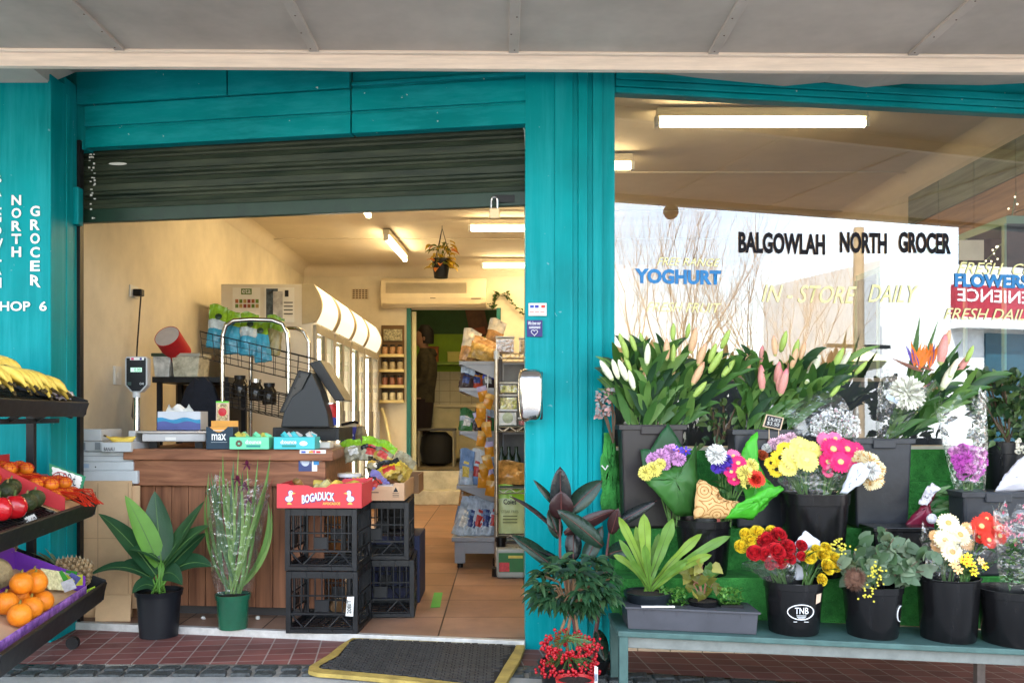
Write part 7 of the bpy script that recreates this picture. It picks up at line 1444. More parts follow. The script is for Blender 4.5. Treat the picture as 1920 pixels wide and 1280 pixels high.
# gum leaves
t = thing('gum_leaf_bunch', 'grey green gum leaves with a fluffy brown protea and tiny yellow flowers', 'leaf bunch', tuple(W(1636, 1098, 3.5))); b = MB(); tw = MB(); B0 = W(1636, 1098, 3.52)
for k in range(30):
    a = random.uniform(-1.25, 1.25); L_ = random.uniform(.12, .24); e = B0+V((math.sin(a)*L_*.95+.02, random.uniform(-.09, .06), math.cos(a)*L_*.9+.01)); tw.tube([B0, B0.lerp(e, .5)+jit(.02), e], .002, 4)
    for j in range(8):
        p = B0.lerp(e, random.uniform(.35, 1)); s = random.uniform(.040, .066); bleaf(b, p, p+jit(.012), p+V((random.uniform(-1, 1), random.uniform(-1, .1), random.uniform(-.8, .9))).normalized()*s, s*.72, random.randrange(3), (random.uniform(-.5, .5), -1, random.uniform(-.2, .8)), n=7, shape=lambda t: math.sqrt(max(0, 1-(2*t-1)**2))*.95+.05)
b.build('gum_leaves', [gleaf, leafmat('grey_leaf_pale', (.20, .26, .17), .55), leafmat('grey_leaf_dark', (.065, .12, .055), .5)], t, smooth='all'); tw.build('twigs', mat('twig_brown', (.12, .08, .05), .7), t)
b = MB(); pc = W(1603, 1085, 3.42)
for k in range(700): d = V((random.gauss(0, 1), random.gauss(0, 1), random.gauss(0, 1))).normalized(); p = pc+V((d.x*.026, d.y*.026, d.z*.034)); e = p+d*.016+jit(.004); s = d.orthogonal()*.0012; b.face([p-s, p+s, e])
b.ball(pc, (.024, .024, .032), 10); b.build('protea_head', mat('protea_brown', (.17, .085, .055), .9, .4, 40), t, fix=False)
for (x, y, n) in ((1630, 1110, 26), (1570, 1018, 26), (1640, 1066, 18), (1648, 1080, 14), (1585, 1030, 10)):
    b = MB()
    for k in range(n): p = W(x+random.gauss(0, 8), y+random.gauss(0, 8), 3.40+random.uniform(-.02, .02)); b.ball(p, .0045, 5)
    b.build('wattle_cluster', mat('wattle_yellow', (.60, .52, .06), .7, .3, 90), t)
# cream and red gerberas
t = bunch('gerbera_bunch', 'cream and peach gerberas in a clear sleeve, in the tall plain bench bucket', 'gerberas', (1772, 1084, 3.5), [(G, CRM, x, y, r, d) for x, y, r, d in ((1778, 980, 20, 0), (1772, 1012, 21, -.03), (1800, 1002, 21, -.01), (1785, 1034, 22, -.06))]+[(G, PEA, x, y, r, d) for x, y, r, d in ((1758, 1024, 14, 0), (1754, 1004, 12, .02), (1812, 1018, 14, .01), (1815, 990, 13, .03))], leaves=6)
sleeve(t, (1770, 1084), (1780, 1000), 56, 100, 3.5)
t = bunch('gerbera_bunch', 'scarlet gerberas beside the cream ones, in the tall plain bench bucket', 'gerberas', (1806, 1084, 3.52), [(G, SCAR, x, y, r, d) for x, y, r, d in ((1840, 986, 20, 0), (1866, 990, 18, .02), (1874, 1004, 17, 0), (1854, 1012, 17, -.03), (1836, 1006, 14, .0), (1884, 994, 13, .03), (1850, 972, 14, .04))], leaves=8)
sleeve(t, (1806, 1084), (1850, 1022), 40, 86, 3.54)
t = bunch('small_daisy_bunch', 'small yellow and orange flowers low in front of the cream gerberas', 'flowers', (1806, 1086, 3.46), [('star', YEL if k % 3 else PEA, x, y, 8, -.04) for k, (x, y) in enumerate(((1788, 1057), (1805, 1050), (1812, 1056), (1838, 1052), (1845, 1060), (1822, 1058), (1797, 1068), (1826, 1072), (1815, 1044)))], leaves=16, lsz=.045)
t = thing('kalanchoe_bunch', 'small pink clustered flowers over dense green leaves at the right picture edge', 'flowers', tuple(W(1910, 1105, 3.48))); b = MB(); lb_ = MB()
for k in range(60):
    p = W(random.uniform(1880, 1950), random.gauss(992, 14), 3.46+random.uniform(-.03, .05)); s = random.uniform(.008, .012)
    for j in range(4): a = j*1.57+k; b.leaf(p, V((math.cos(a), -.6, math.sin(a))), s, s*.8, k % 2, n=2)
for k in range(220): p = W(random.uniform(1886, 1945), random.uniform(1015, 1098), 3.47+random.uniform(-.05, .05)); lb_.leaf(p, V((random.uniform(-1, 1), random.uniform(-1, 0), random.uniform(-.3, .8))), .028, .02, k % 2, n=3)
b.build('pink_flowers', [mat('kal_pink', (.62, .10, .18), .6, .2, 80), mat('kal_pale', (.7, .3, .36), .6, .2, 80)], t, fix=False); lb_.build('leaves', [dleaf, stemm], t, fix=False); sleeve(t, (1915, 1100), (1908, 965), 70, 84, 3.47)
# fern tray
ft = thing('plant_tray', 'long grey plastic tray of small plants at the left end of the bench', 'tray', tuple(W(1300, 1185, 3.45))); A, E = W(1178, 1182, 3.42), W(1418, 1189, 3.42); h = .078
b = MB(); A.z = bz(A.x)+.001; E.z = bz(E.x)+.001
b.hexa([A, E, E+V((0, .16, 0)), A+V((0, .16, 0))], [A+V((-.006, -.006, h)), E+V((.006, -.006, h)), E+V((.006, .166, h)), A+V((-.006, .166, h))]); b.hexa([A+V((-.014, -.014, h)), E+V((.014, -.014, h)), E+V((.014, .174, h)), A+V((-.014, .174, h))], [A+V((-.014, -.014, h+.008)), E+V((.014, -.014, h+.008)), E+V((.014, .174, h+.008)), A+V((-.014, .174, h+.008))])
for k in range(4): x = lerp(A.x, E.x, (k+.5)/4); b.box((x-.002, A.y-.0075, lerp(A.z, E.z, (k+.5)/4)+h-.02), (x+.002, A.y-.004, lerp(A.z, E.z, (k+.5)/4)+h))
b.build('tray_body', mat('tray_grey', (.055, .055, .065), .5, .2, 8), ft, bevel=.003); q = W(1235, 1137, 3.405); MB().box((q.x-.065, 3.40, q.z-.002), (q.x+.06, 3.41, q.z+.004)).build('plant_stick', whitep, ft)
zt = A.z+h+.009
def pot(label, px, yt, wt, yb, Y, m=blackp, name='plant_pot', cat='pot', ridge=.25, r=.82, z0=None):
    c = W(px, yb, Y); c.z = c.z if z0 or c.z > .08 else (gz(c.x)+.001 if Y < 4.265 else .005); hh = W(0, yt, Y).z-c.z; r1 = wt*Y/F/2; t = thing(name, label, cat, c)
    MB().lathe([(r1*r, 0), (lerp(r1*r, r1, .7), hh*(1-ridge)), (r1*1.0, hh*(1-ridge)+.001), (r1*1.05, hh), (r1*.97, hh), (r1*.94, hh*.9), (0, hh*.9)], c, 28).build('pot', m, t, smooth=True); MB().lathe([(r1*.93, hh*.905), (r1*.5, hh*.93), (0, hh*.92)], c, 16, wob=.02).build('soil', soil, t); return t
t = pot("bird's nest fern with wavy yellow green fronds in a tilted black pot on the tray", 1215, 1108, 88, 1142, 3.52, mat('pot_blueblack', (.008, .012, .016), .35), 'fern', 'fern'); b = MB()
for (tx_, ty, wd, ar, dY) in ((1207, 962, .056, .02, 0), (1192, 985, .04, .0, .06), (1160, 968, .04, .03, 0), (1160, 1010, .03, .02, -.04), (1262, 970, .056, .0, 0), (1316, 1000, .042, .03, .06), (1370, 1004, .042, .045, .02), (1335, 1040, .042, .05, -.08), (1208, 1020, .036, 0, -.08), (1180, 1050, .03, .03, -.08), (1235, 1000, .04, 0, .08), (1150, 1040, .03, .05, .02), (1290, 1050, .036, .03, -.1)):
    wleaf(b, (1216+random.uniform(-8, 8), 1112, 3.55), (tx_, ty, 3.55+dY), wd, random.choice((0, 0, 1)), ar, (random.uniform(-.3, .3), -1, .15), n=16, fold=.25, wave=.12, rib=2, shape=lambda t: (.30+.75*t)*min(1, (1-t)*5)**.6)
b.build('fronds', [leafmat('fern_lime', (.21, .33, .04), .45, .2), leafmat('fern_green', (.12, .24, .035), .45, .2), mat('fern_rib', (.06, .07, .02), .5, .1)], t, smooth='all')
t = pot('small potted plant with yellowing leaves on the tray', 1318, 1124, 56, 1146, 3.50, name='potted_plant', cat='plant', z0=1); b = MB()
for k in range(26): x, y = random.uniform(1278, 1352), random.uniform(1050, 1112); p = W(x, y, 3.53+random.uniform(-.05, .05)); bleaf(b, p, p+jit(.01), p+V((random.uniform(-1, 1), -.5, random.uniform(-1, .3))).normalized()*.05, .045, random.randrange(3), (random.uniform(-.6, .6), -1, .4), n=4)
for k in range(7): b.tube([W(1318, 1126, 3.53), W(1318+random.uniform(-20, 20), 1095, 3.53), W(random.uniform(1285, 1350), random.uniform(1055, 1100), 3.53)], .0035, 5, 3)
b.build('foliage', [leafmat('begonia_green', (.07, .15, .03)), leafmat('begonia_yellow', (.28, .26, .05)), leafmat('begonia_olive', (.12, .12, .02)), mat('begonia_stem', (.25, .12, .07), .6)], t)
for (x0, x1, lb) in ((1238, 1288, 'left one, beside the fern'), (1352, 1394, 'right one, at the end of the tray')):
    t = thing('seedling_punnet', 'black punnet of green seedlings, %s' % lb, 'seedlings', tuple(W((x0+x1)/2, 1140, 3.5)), 'seedling punnets'); lo, hi = pb(x0, 1134, x1, 1146, 3.47, .09); MB().box(lo, hi).build('punnet', blackp, t); b = MB()
    for k in range(150): p = V((random.uniform(lo[0], hi[0]), random.uniform(3.46, 3.55), hi[2]+random.uniform(0, .055))); b.leaf(p, V((random.uniform(-1, 1), random.uniform(-1, .3), random.uniform(0, 1))), .016, .013, k % 2, n=2)
    b.build('seedlings', [leafmat('seedling', (.07, .20, .03)), leafmat('seedling_pale', (.14, .30, .06))], t, fix=False)
# wrapped bouquets on the first step
gw = leafmat('green_wrap', (.018, .085, .028), .42, .3, 6); gw2 = leafmat('green_wrap_bright', (.075, .46, .03), .4, .2, 6)
t = bunch('wrapped_bouquet', 'bouquet in dark green paper with mauve chrysanthemums and two yellow heads', 'bouquet', (1265, 968, 3.74), [('pom', MAU, x, y, r, d) for x, y, r, d in ((1240, 858, 15, 0), (1258, 850, 16, .02), (1272, 862, 13, -.01), (1226, 862, 13, .01), (1245, 872, 11, -.03))]+[('star', BLU, 1272, 846, 10, 0), ('star', BLU, 1286, 846, 9, .01), ('pom', PYEL, 1226, 880, 14, -.05), ('pom', PYEL, 1211, 887, 13, -.05), ('pom', PYEL, 1238, 870, 10, -.05)], leaves=8)
sheetpoly(t, 'paper_wrap', [(1252, 792, .08), (1288, 850, .09), (1304, 940, .05), (1262, 960, .03), (1210, 900, .05), (1200, 842, .08), (1220, 842, .08)], 3.76, gw, .0); sheetpoly(t, 'paper_wrap', [(1240, 878, -.02), (1270, 872, 0), (1292, 858, .02), (1306, 828, .04), (1308, 900, .0), (1300, 966, 0), (1268, 966, -.02), (1228, 920, -.04), (1206, 898, -.02), (1222, 896, -.04)], 3.72, mat('green_wrap_front', (.028, .10, .018), .4, .35, 5, bump=.2, bscale=12), -.03)
t = bunch('wrapped_bouquet', 'bouquet in bright green and patterned brown paper with white, purple, magenta and red flowers', 'bouquet', (1360, 968, 3.70), [('pom', WHT, 1343, 853, 18, 0)]+[('pom', BLU, x, y, 11, 0) for x, y in ((1352, 872), (1362, 864), (1345, 876), (1364, 878))]+[(G, PNK, 1375, 855, 15, .02), (G, MAG, 1384, 868, 16, -.01), (G, MAG, 1371, 884, 14, -.02), (G, MAG, 1376, 898, 13, -.02), ('pom', PYEL, 1396, 888, 15, -.03), ('pom', PYEL, 1408, 874, 13, 0), ('pom', PYEL, 1400, 904, 11, -.03), (G, SCAR, 1418, 897, 18, -.05), ('carnation', SCAR, 1418, 897, 11, -.06)], leaves=36, lsz=.05)
kp = mat('kraft_pattern', (.55, .34, .13), .7, .55, 26, c2=(.62, .42, .2)); sheetpoly(t, 'paper_wrap', [(1301, 972, -.02), (1306, 906, -.01), (1312, 898, 0), (1344, 914, -.02), (1352, 930, -.03), (1376, 944, -.03), (1388, 940, -.02), (1370, 970, -.02)], 3.66, kp, -.02)
N_, L_2, B_ = kp.node_tree.nodes, kp.node_tree.links, kp.node_tree.nodes['Principled BSDF']      # brown outline flowers printed on the kraft paper
vo = N_.new('ShaderNodeTexVoronoi'); vo.inputs['Scale'].default_value = 17; tc_ = N_.new('ShaderNodeTexCoord'); L_2.new(tc_.outputs['Object'], vo.inputs['Vector'])
ml = N_.new('ShaderNodeMath'); ml.operation = 'MULTIPLY'; ml.inputs[1].default_value = 28; L_2.new(vo.outputs['Distance'], ml.inputs[0]); si = N_.new('ShaderNodeMath'); si.operation = 'SINE'; L_2.new(ml.outputs[0], si.inputs[0])
cr_ = N_.new('ShaderNodeValToRGB'); cr_.color_ramp.elements[0].position = .55; cr_.color_ramp.elements[1].position = .7; cr_.color_ramp.elements[0].color = (.62, .38, .16, 1); cr_.color_ramp.elements[1].color = (.34, .15, .04, 1); L_2.new(si.outputs[0], cr_.inputs[0]); L_2.new(cr_.outputs[0], B_.inputs['Base Color'])
sheetpoly(t, 'paper_wrap', [(1420, 808, .08), (1421, 862, .06), (1434, 892, .05), (1452, 912, .02), (1440, 945, .0), (1410, 972, 0), (1388, 900, .06), (1390, 850, .08), (1400, 828, .08)], 3.74, gw2, .0); sheetpoly(t, 'paper_wrap', [(1464, 910, -.02), (1470, 918, -.02), (1430, 948, -.04), (1412, 974, -.03), (1360, 972, -.03), (1380, 946, -.05), (1412, 930, -.06), (1440, 912, -.05)], 3.67, gw2, -.02)
# gerberas on the second step
t = bunch('gerbera_bunch', 'yellow gerberas with dark hearts in a clear sleeve on the second turf step', 'gerberas', (1510, 926, 3.74), [(G, YEL if k > 4 else PYEL, x, y, r, d) for k, (x, y, r, d) in enumerate(((1488, 858, 24, -.03), (1512, 862, 24, -.05), (1500, 836, 20, .02), (1524, 842, 18, .02), (1478, 876, 18, -.03), (1464, 858, 19, 0), (1456, 880, 15, 0), (1472, 842, 16, .03), (1446, 868, 13, .02)))], leaves=6)
for o in t.children:
    pass
sleeve(t, (1506, 924), (1494, 880), 60, 90, 3.76)
t = bunch('gerbera_bunch', 'magenta gerberas right of the yellow ones on the second turf step', 'gerberas', (1545, 926, 3.74), [(G, MAG, x, y, r, d) for x, y, r, d in ((1562, 842, 24, 0), (1588, 842, 23, .02), (1576, 866, 22, -.04), (1600, 862, 20, 0), (1552, 866, 18, -.02), (1604, 842, 16, .04), (1552, 884, 12, -.02))]+[(G, PNK, 1548, 826, 18, .04), (G, PNK, 1566, 822, 15, .05)], leaves=6)
sleeve(t, (1548, 924), (1566, 880), 56, 84, 3.76)
t = bunch('carnation_bunch', 'cream carnations wrapped in white paper, leaning right out of the second step bucket', 'carnations', (1566, 926, 3.72), [('pom', CRM, x, y, r, d) for x, y, r, d in ((1628, 866, 17, 0), (1643, 880, 15, .02), (1640, 900, 15, -.01), (1614, 858, 13, .02), (1630, 906, 12, -.02))]+[('pom', WHT, 1632, 882, 16, -.03)], leaves=0)
sheetpoly(t, 'paper_wrap', [(1574, 924, 0), (1598, 872, -.02), (1616, 866, -.03), (1632, 880, -.05), (1622, 900, -.05), (1588, 926, -.02)], 3.68, mat('white_film', (.62, .65, .70), .4, .1), -.01)
t = bunch('mixed_bunch', 'pale pink and red mixed flowers behind the yellow gerberas', 'flowers', (1490, 900, 3.86), [('pom', (.72, .45, .55), x, y, 11, .0) for x, y in ((1452, 832), (1466, 826), (1482, 822), (1474, 836))]+[('carnation', (.6, .12, .04), 1430, 852, 11, 0), ('carnation', WHT, 1438, 840, 10, 0), ('carnation', RED, 1446, 828, 9, .02)], leaves=4)
# burgundy wrapped bunch, purple chrysanthemums, white paper bunch
t = thing('wrapped_greens', 'leafy green bunch in burgundy and white patterned wrap', 'bouquet', tuple(W(1700, 990, 3.84))); sheetpoly(t, 'paper_wrap', [(1690, 990, 0), (1728, 945, 0), (1745, 905, .02), (1760, 914, .02), (1742, 940, -.02), (1752, 990, -.02)], 3.82, mat('burgundy_wrap', (.17, .012, .035), .35, .2), -.02); sheetpoly(t, 'patterned_film', [(1722, 944, -.02), (1738, 912, 0), (1748, 904, 0), (1764, 916, 0), (1752, 926, -.02), (1738, 948, -.03)], 3.80, mat('white_web_film', (.55, .52, .55), .4, .5, 40), -.005)
MB().ball(W(1747, 972, 3.76), (.022, .018, .022), 12, wob=.03).build('patterned_bulb', mat('white_web_film', (.55, .52, .55), .4, .5, 40), t); b = MB()
for k in range(34): x, y = random.uniform(1735, 1800), random.uniform(920, 985); p = W(x, y, 3.86+random.uniform(-.05, .04)); bleaf(b, p, p+V((.02, 0, .008)), p+V((.055, random.uniform(-.03, .01), random.uniform(-.02, .04))), .02, k % 2, (random.uniform(-.3, .3), -1, .6), n=4)
b.build('leaves', [leafmat('soft_green', (.11, .20, .08)), dleaf], t)
t = bunch('chrysanthemum_bunch', 'purple chrysanthemums in a tall clear cone sleeve', 'chrysanthemums', (1816, 925, 3.80), [('pom', (.50, .075, .42) if k % 3 else (.62, .2, .5), x, y, 11, d) for k, (x, y, d) in enumerate(((1790, 848, 0), (1806, 842, 0), (1822, 846, .01), (1838, 850, .0), (1795, 862, -.02), (1812, 858, -.03), (1830, 864, -.02), (1840, 866, .01), (1800, 876, -.02), (1818, 878, -.03), (1834, 882, -.01), (1806, 890, 0), (1824, 892, -.01)))], leaves=26, lsz=.045)
sleeve(t, (1820, 922), (1800, 752), 52, 92, 3.82)
t = thing('white_wrapped_bunch', 'bunch wrapped in plain white paper at the right picture edge', 'bouquet', tuple(W(1900, 920, 3.78))); sheetpoly(t, 'paper_wrap', [(1866, 922, 0), (1880, 895, -.01), (1908, 862, 0), (1940, 835, .02), (1960, 922, .03)], 3.74, mat('white_tissue', (.62, .61, .68), .7, .06), -.03); b = MB()
for k in range(30): p = W(random.uniform(1905, 1940), random.uniform(822, 850), 3.80); b.ball(p, .009, 6)
b.build('flower_heads', mat('cream_buds', (.6, .56, .45), .7, .3, 30), t)
# lilies
lsm = [leafmat('lily_leaf', (.055, .145, .032), .38, .25), leafmat('lily_leaf_light', (.13, .25, .06), .42, .25), leafmat('lily_leaf_dark', (.022, .062, .026), .38, .25)]
def budmesh(c0, c1, nm):
    b = MB(); pr = [(.03, 0), (.10, .10), (.145, .35), (.15, .55), (.11, .8), (.04, .96), (0, 1)]
    for i in range(len(pr)-1):
        b.lathe([pr[i], pr[i+1]], (0, 0, 0), 9, 0 if i < 1 else (1 if i < 4 else 2))
    b.f = [f for f in b.f]; mm = [mat(nm+'_base', c0, .45, .15, 30, sub=.1), mat(nm+'_mid', tuple(lerp(a, e, .8) for a, e in zip(c0, c1)), .45, .2, 25, sub=.1), mat(nm+'_tip', c1, .45, .2, 25, sub=.1)]
    me = b.mesh('lily_bud', mm, False); bm = bmesh.new(); bm.from_mesh(me); bmesh.ops.remove_doubles(bm, verts=bm.verts, dist=1e-4); dele = [f for f in bm.faces if len(f.verts) > 4]; bmesh.ops.delete(bm, geom=dele, context='FACES_ONLY'); bmesh.ops.recalc_face_normals(bm, faces=bm.faces); bm.to_mesh(me); bm.free(); me.polygons.foreach_set('use_smooth', [True]*len(me.polygons)); return me
BUD = {'g': budmesh((.16, .28, .05), (.34, .46, .10), 'bud_green'), 'w': budmesh((.45, .52, .22), (.76, .74, .58), 'bud_white'), 'p': budmesh((.42, .44, .16), (.66, .22, .24), 'bud_pink'), 'o': budmesh((.40, .40, .14), (.66, .36, .22), 'bud_peach')}
def lilies(label, x0, x1, yb, Y, buds, nst, spread, ytop, group='lily bunches in the tall tubs', lean=0, nl=11, lw=.040):
    t = thing('lily_bunch', label, 'lilies', tuple(W((x0+x1)/2, yb, Y)), group); b = MB(); sb = MB()
    for k in range(nst):
        u = (k+.5)/nst; x = lerp(x0, x1, u); p0 = W(x, yb+8, Y+random.uniform(-.05, .07)); tp = W(lerp(spread[0], spread[1], u)+random.uniform(-8, 8), ytop+random.uniform(0, 50)+30*abs(u-.5), Y+random.uniform(-.12, .06)); m = p0.lerp(tp, .55)+V((0, 0, .02)); sb.tube([p0, m, tp], .005, 5)
        for j in range(nl):
            s = .08+.9*j/nl+random.uniform(-.03, .03); c = p0*(1-s)**2+m*2*s*(1-s)+tp*s*s; d = (tp-p0).normalized(); a = random.uniform(0, 6.28); o = V((math.cos(a), -abs(math.sin(a))*.8, 0)); L_ = random.uniform(.10, .17)
            e = (d*.9+o*.5).normalized(); p2 = c+e*L_+o*.02-V((0, 0, .02)); bleaf(b, c, c+e*L_*.55+V((0, 0, .012)), p2, lw*random.uniform(.65, 1.1), random.choice((0, 0, 1, 2)), (o.x*.5, -1, .35), n=6, fold=.3, shape=lambda t: math.sin(math.pi*(.08+.92*t)**.75)**.85)
    sb.build('stems', stemm, t); b.build('leaves', lsm, t, smooth='all')
    B0 = W((x0+x1)/2, yb, Y); xm = (x0+x1)/2
    for (x, y, kd, sz) in buds:
        p = W(x, y, Y-.10+random.uniform(-.03, .03)); d = (V((p.x-B0.x, 0, p.z-B0.z)).normalized()+V((random.uniform(-.2, .2), random.uniform(-.4, .05), .5))).normalized(); L_ = sz*p.y/F; place(BUD[kd], 'lily_bud', t, p-d*L_*.5, d, L_)
    return t
lilies('white and peach lily buds over dark leaves in the tub by the teal pillar', 1180, 1275, 798, 3.95, [(1137, 694, 'w', 46), (1154, 692, 'w', 40), (1168, 694, 'w', 46), (1184, 712, 'w', 40), (1177, 682, 'g', 34), (1172, 655, 'g', 40), (1204, 640, 'g', 34), (1214, 664, 'w', 42), (1187, 643, 'g', 34), (1166, 640, 'g', 34), (1250, 655, 'o', 42), (1262, 662, 'g', 36), (1262, 622, 'g', 34), (1300, 638, 'o', 50), (1316, 664, 'o', 46), (1309, 700, 'o', 50), (1342, 678, 'g', 50), (1312, 730, 'g', 40), (1366, 690, 'g', 42), (1360, 636, 'g', 40), (1336, 662, 'g', 40), (1290, 620, 'g', 30)], 15, (1140, 1385), 650)
lilies('pink and white lily buds in the tub left of the chalk price sign', 1390, 1480, 806, 3.97, [(1428, 708, 'p', 50), (1458, 698, 'p', 44), (1469, 716, 'p', 54), (1462, 712, 'p', 50), (1452, 648, 'o', 40), (1469, 640, 'g', 42), (1492, 655, 'g', 40), (1505, 658, 'o', 36), (1489, 672, 'o', 40), (1481, 686, 'p', 30), (1524, 692, 'w', 62), (1572, 672, 'g', 46), (1582, 676, 'w', 44), (1554, 716, 'w', 36), (1614, 690, 'g', 34), (1428, 664, 'p', 34), (1402, 680, 'o', 36), (1566, 732, 'g', 32), (1588, 710, 'g', 30)], 13, (1400, 1600), 655)
t = lilies('lily buds and strap leaves leaning right from the blue grey tub', 1650, 1690, 822, 3.95, [(1768, 655, 'p', 60), (1774, 640, 'o', 46), (1778, 706, 'w', 56), (1788, 690, 'w', 40), (1806, 682, 'p', 44), (1818, 663, 'g', 34)], 6, (1730, 1850), 670, nl=9)
t = thing('bird_of_paradise', 'orange bird of paradise flowers with tall pointed leaves in the blue grey tub', 'flowers', tuple(W(1670, 820, 4.0))); b = MB(); 
for (tx_, ty, wd) in ((1725, 592, .045), (1760, 598, .03), (1806, 634, .04), (1772, 622, .02)): wleaf(b, (1690, 790, 4.0), (tx_, ty, 4.0), wd, 0, 0, (.3, -1, .1), n=8, fold=.4)
for (x, y) in ((1714, 674), (1745, 680), (1722, 680)): b.tube([W(1672, 815, 4.0), W(1695, 745, 3.97), W(x, y+12, 3.93)], .006, 6, 1)
b.build('leaves', [lsm[0], stemm], t); b = MB()
for (x, y) in ((1714, 676), (1743, 680), (1724, 682)):
    p = W(x, y+10, 3.92)
    for k in range(7): a = random.uniform(-.9, .9); bleaf(b, p, p+V((math.sin(a)*.03, -.01, .045)), p+V((math.sin(a)*.07, -.015, .09*math.cos(a)+.02)), .016, 0 if k else 1, (0, -1, .2), n=4)
    bleaf(b, p+V((.02, 0, -.01)), p+V((-.03, 0, .0)), p+V((-.10, 0, .035)), .016, 2, (0, -1, .6), n=4)
b.build('orange_petals', [mat('paradise_orange', (.72, .17, .012), .45, .15, 40), mat('paradise_blue', (.10, .06, .30), .5), mat('paradise_beak', (.22, .10, .07), .5)], t)
t = bunch('white_carnation', 'large white carnation head in a clear sleeve leaning out of the blue grey tub', 'carnation', (1660, 822, 3.94), [('pom', (.84, .83, .66), 1700, 738, 29, -.12)], leaves=10, face=.9); sleeve(t, (1662, 820), (1706, 715), 34, 104, 3.90, dY=-.06)
MB().slab([W(1664, 738, 3.80), W(1688, 750, 3.80), W(1684, 758, 3.80), W(1661, 746, 3.80)], (0, -1, 0), .001).build('price_strip', mat('strip_blue', (.45, .55, .68), .5, .4, 60), t)
# gypsophila in its sleeve, chalk sign, glossy branches, ivy bits
t = thing('gypsophila_bunch', "white baby's breath in a clear film cone behind the magenta gerberas", 'flowers', tuple(W(1570, 830, 3.9))); b = MB(); sb = MB(); B0 = W(1575, 835, 3.92)
for k in range(420):
    u = random.random(); v = random.random(); x = lerp(1520, 1612, u); y = lerp(762+abs(u-.5)*40, 818, v); p = W(x, y, 3.88+random.uniform(-.06, .05)); b.ball(p, random.uniform(.0035, .006), 5, 0 if random.random() < .85 else 1)
    if k % 5 == 0: sb.tube([B0, p], .0008, 3)
b.build('small_flowers', [mat('gyp_white', (.74, .74, .72), .8, .15, 60), mat('gyp_pink', (.65, .40, .44), .8, .2, 60)], t, fix=False); sb.build('stems', stemm, t); sheetpoly(t, 'clear_sleeve', [(1500, 830, 0), (1480, 795, .02), (1468, 770, .03), (1540, 722, .05), (1575, 740, .02), (1614, 800, 0), (1612, 826, 0)], 3.84, cello, -.04, solid=0, crink=.008)
t = thing('chalk_price_sign', 'little framed chalkboard price sign reading $3.50 in the lily tub', 'price sign', tuple(W(1450, 790, 3.86))); P = [W(1430, 799, 3.85), W(1464, 806, 3.85), W(1470, 783, 3.86), W(1437, 776, 3.86)]; n_ = (P[1]-P[0]).cross(P[3]-P[0]).normalized(); cc = sum(P, V())/4
MB().slab(P, n_, .005).build('sign_frame', mat('sign_wood', (.52, .38, .25), .6), t); Q = [cc+(p-cc)*.86+n_*.001 for p in P]; MB().slab(Q, n_, .001).build('chalkboard', mat('chalkboard', (.03, .028, .03), .8, .3, 30), t); text('$3.50', Q[0].lerp(Q[2], .12), (Q[1]-Q[0])*.76, (Q[3]-Q[0])*.36, mat('chalk', (.55, .55, .52), .9), 'lettering', t); text('LILIES', Q[0].lerp(Q[3], .58)+(Q[1]-Q[0])*.12, (Q[1]-Q[0])*.76, (Q[3]-Q[0])*.28, mat('chalk', (.55, .55, .52), .9), 'lettering', t); b = MB()
for x in (1442, 1460): b.tube([W(x, 804, 3.86), W(x, 835, 3.86)], .002, 4)
b.build('sign_stick', mat('sign_wood', (.52, .38, .25), .6), t)
def branchy(name, label, cat, base, x0, x1, y0, y1, Y, n, L_, mats, depth=.08, ns=9, asp=.5):
    t = thing(name, label, cat, W(*base)); b = MB(); tw = MB(); B0 = W(*base)
    for k in range(ns): e = W(random.uniform(x0, x1), random.uniform(y0, lerp(y0, y1, .5)), Y+random.uniform(-depth, depth)); tw.tube([B0, B0.lerp(e, .5)+jit(.02), e], .004, 5)
    for k in range(n):
        p = W(random.uniform(x0, x1), random.uniform(y0, y1), Y+random.uniform(-depth, depth)); d = (p-B0).normalized()+jit(.9); d.y -= .35; d.normalize(); s = L_*random.uniform(.7, 1.2); bleaf(b, p, p+d*s*.5+V((0, 0, .008)), p+d*s+V((0, 0, -.012)), s*asp, random.randrange(len(mats)), (random.uniform(-.5, .5), -1, random.uniform(.1, .9)), n=4, fold=.3)
    b.build('leaves', mats, t, smooth='all'); tw.build('branches', mat('branch_brown', (.10, .065, .04), .7), t); return t
gl_ = [leafmat('glossy_green', (.04, .095, .03), .3), leafmat('glossy_light', (.09, .15, .055), .35), leafmat('glossy_dark', (.018, .045, .02), .3)]
branchy('glossy_branches', 'dense glossy green branches in the tall dark bucket at the right edge', 'branches', (1890, 832, 4.02), 1822, 1945, 704, 830, 4.0, 330, .06, gl_)
branchy('trailing_leaves', 'dark trailing leaves between the two left lily tubs', 'leaves', (1345, 850, 4.02), 1315, 1388, 755, 835, 4.0, 60, .05, gl_)
t = branchy('dried_flowers', 'grey pink dried flower sprigs beside the teal pillar', 'dried flowers', (1150, 830, 3.97), 1118, 1150, 732, 785, 3.95, 70, .022, [mat('dry_grey', (.24, .25, .25), .9, .3, 30), mat('dry_pink', (.42, .24, .22), .9, .3, 30)], depth=.03, ns=5, asp=.8)
t = thing('turf_offcut', 'narrow offcut of green turf hanging beside the teal pillar', 'turf strip', tuple(W(1140, 900, 4.0))); sheetpoly(t, 'turf_piece', [(1132, 812, 0), (1152, 810, 0), (1156, 870, 0), (1158, 960, 0), (1128, 955, 0), (1126, 880, 0)], 4.02, turf, -.01, crink=.006); MB().tube([W(1128, 872, 3.99), W(1135, 880, 3.985), W(1140, 872, 3.985)], .004, 5).build('tie', whitep, t)
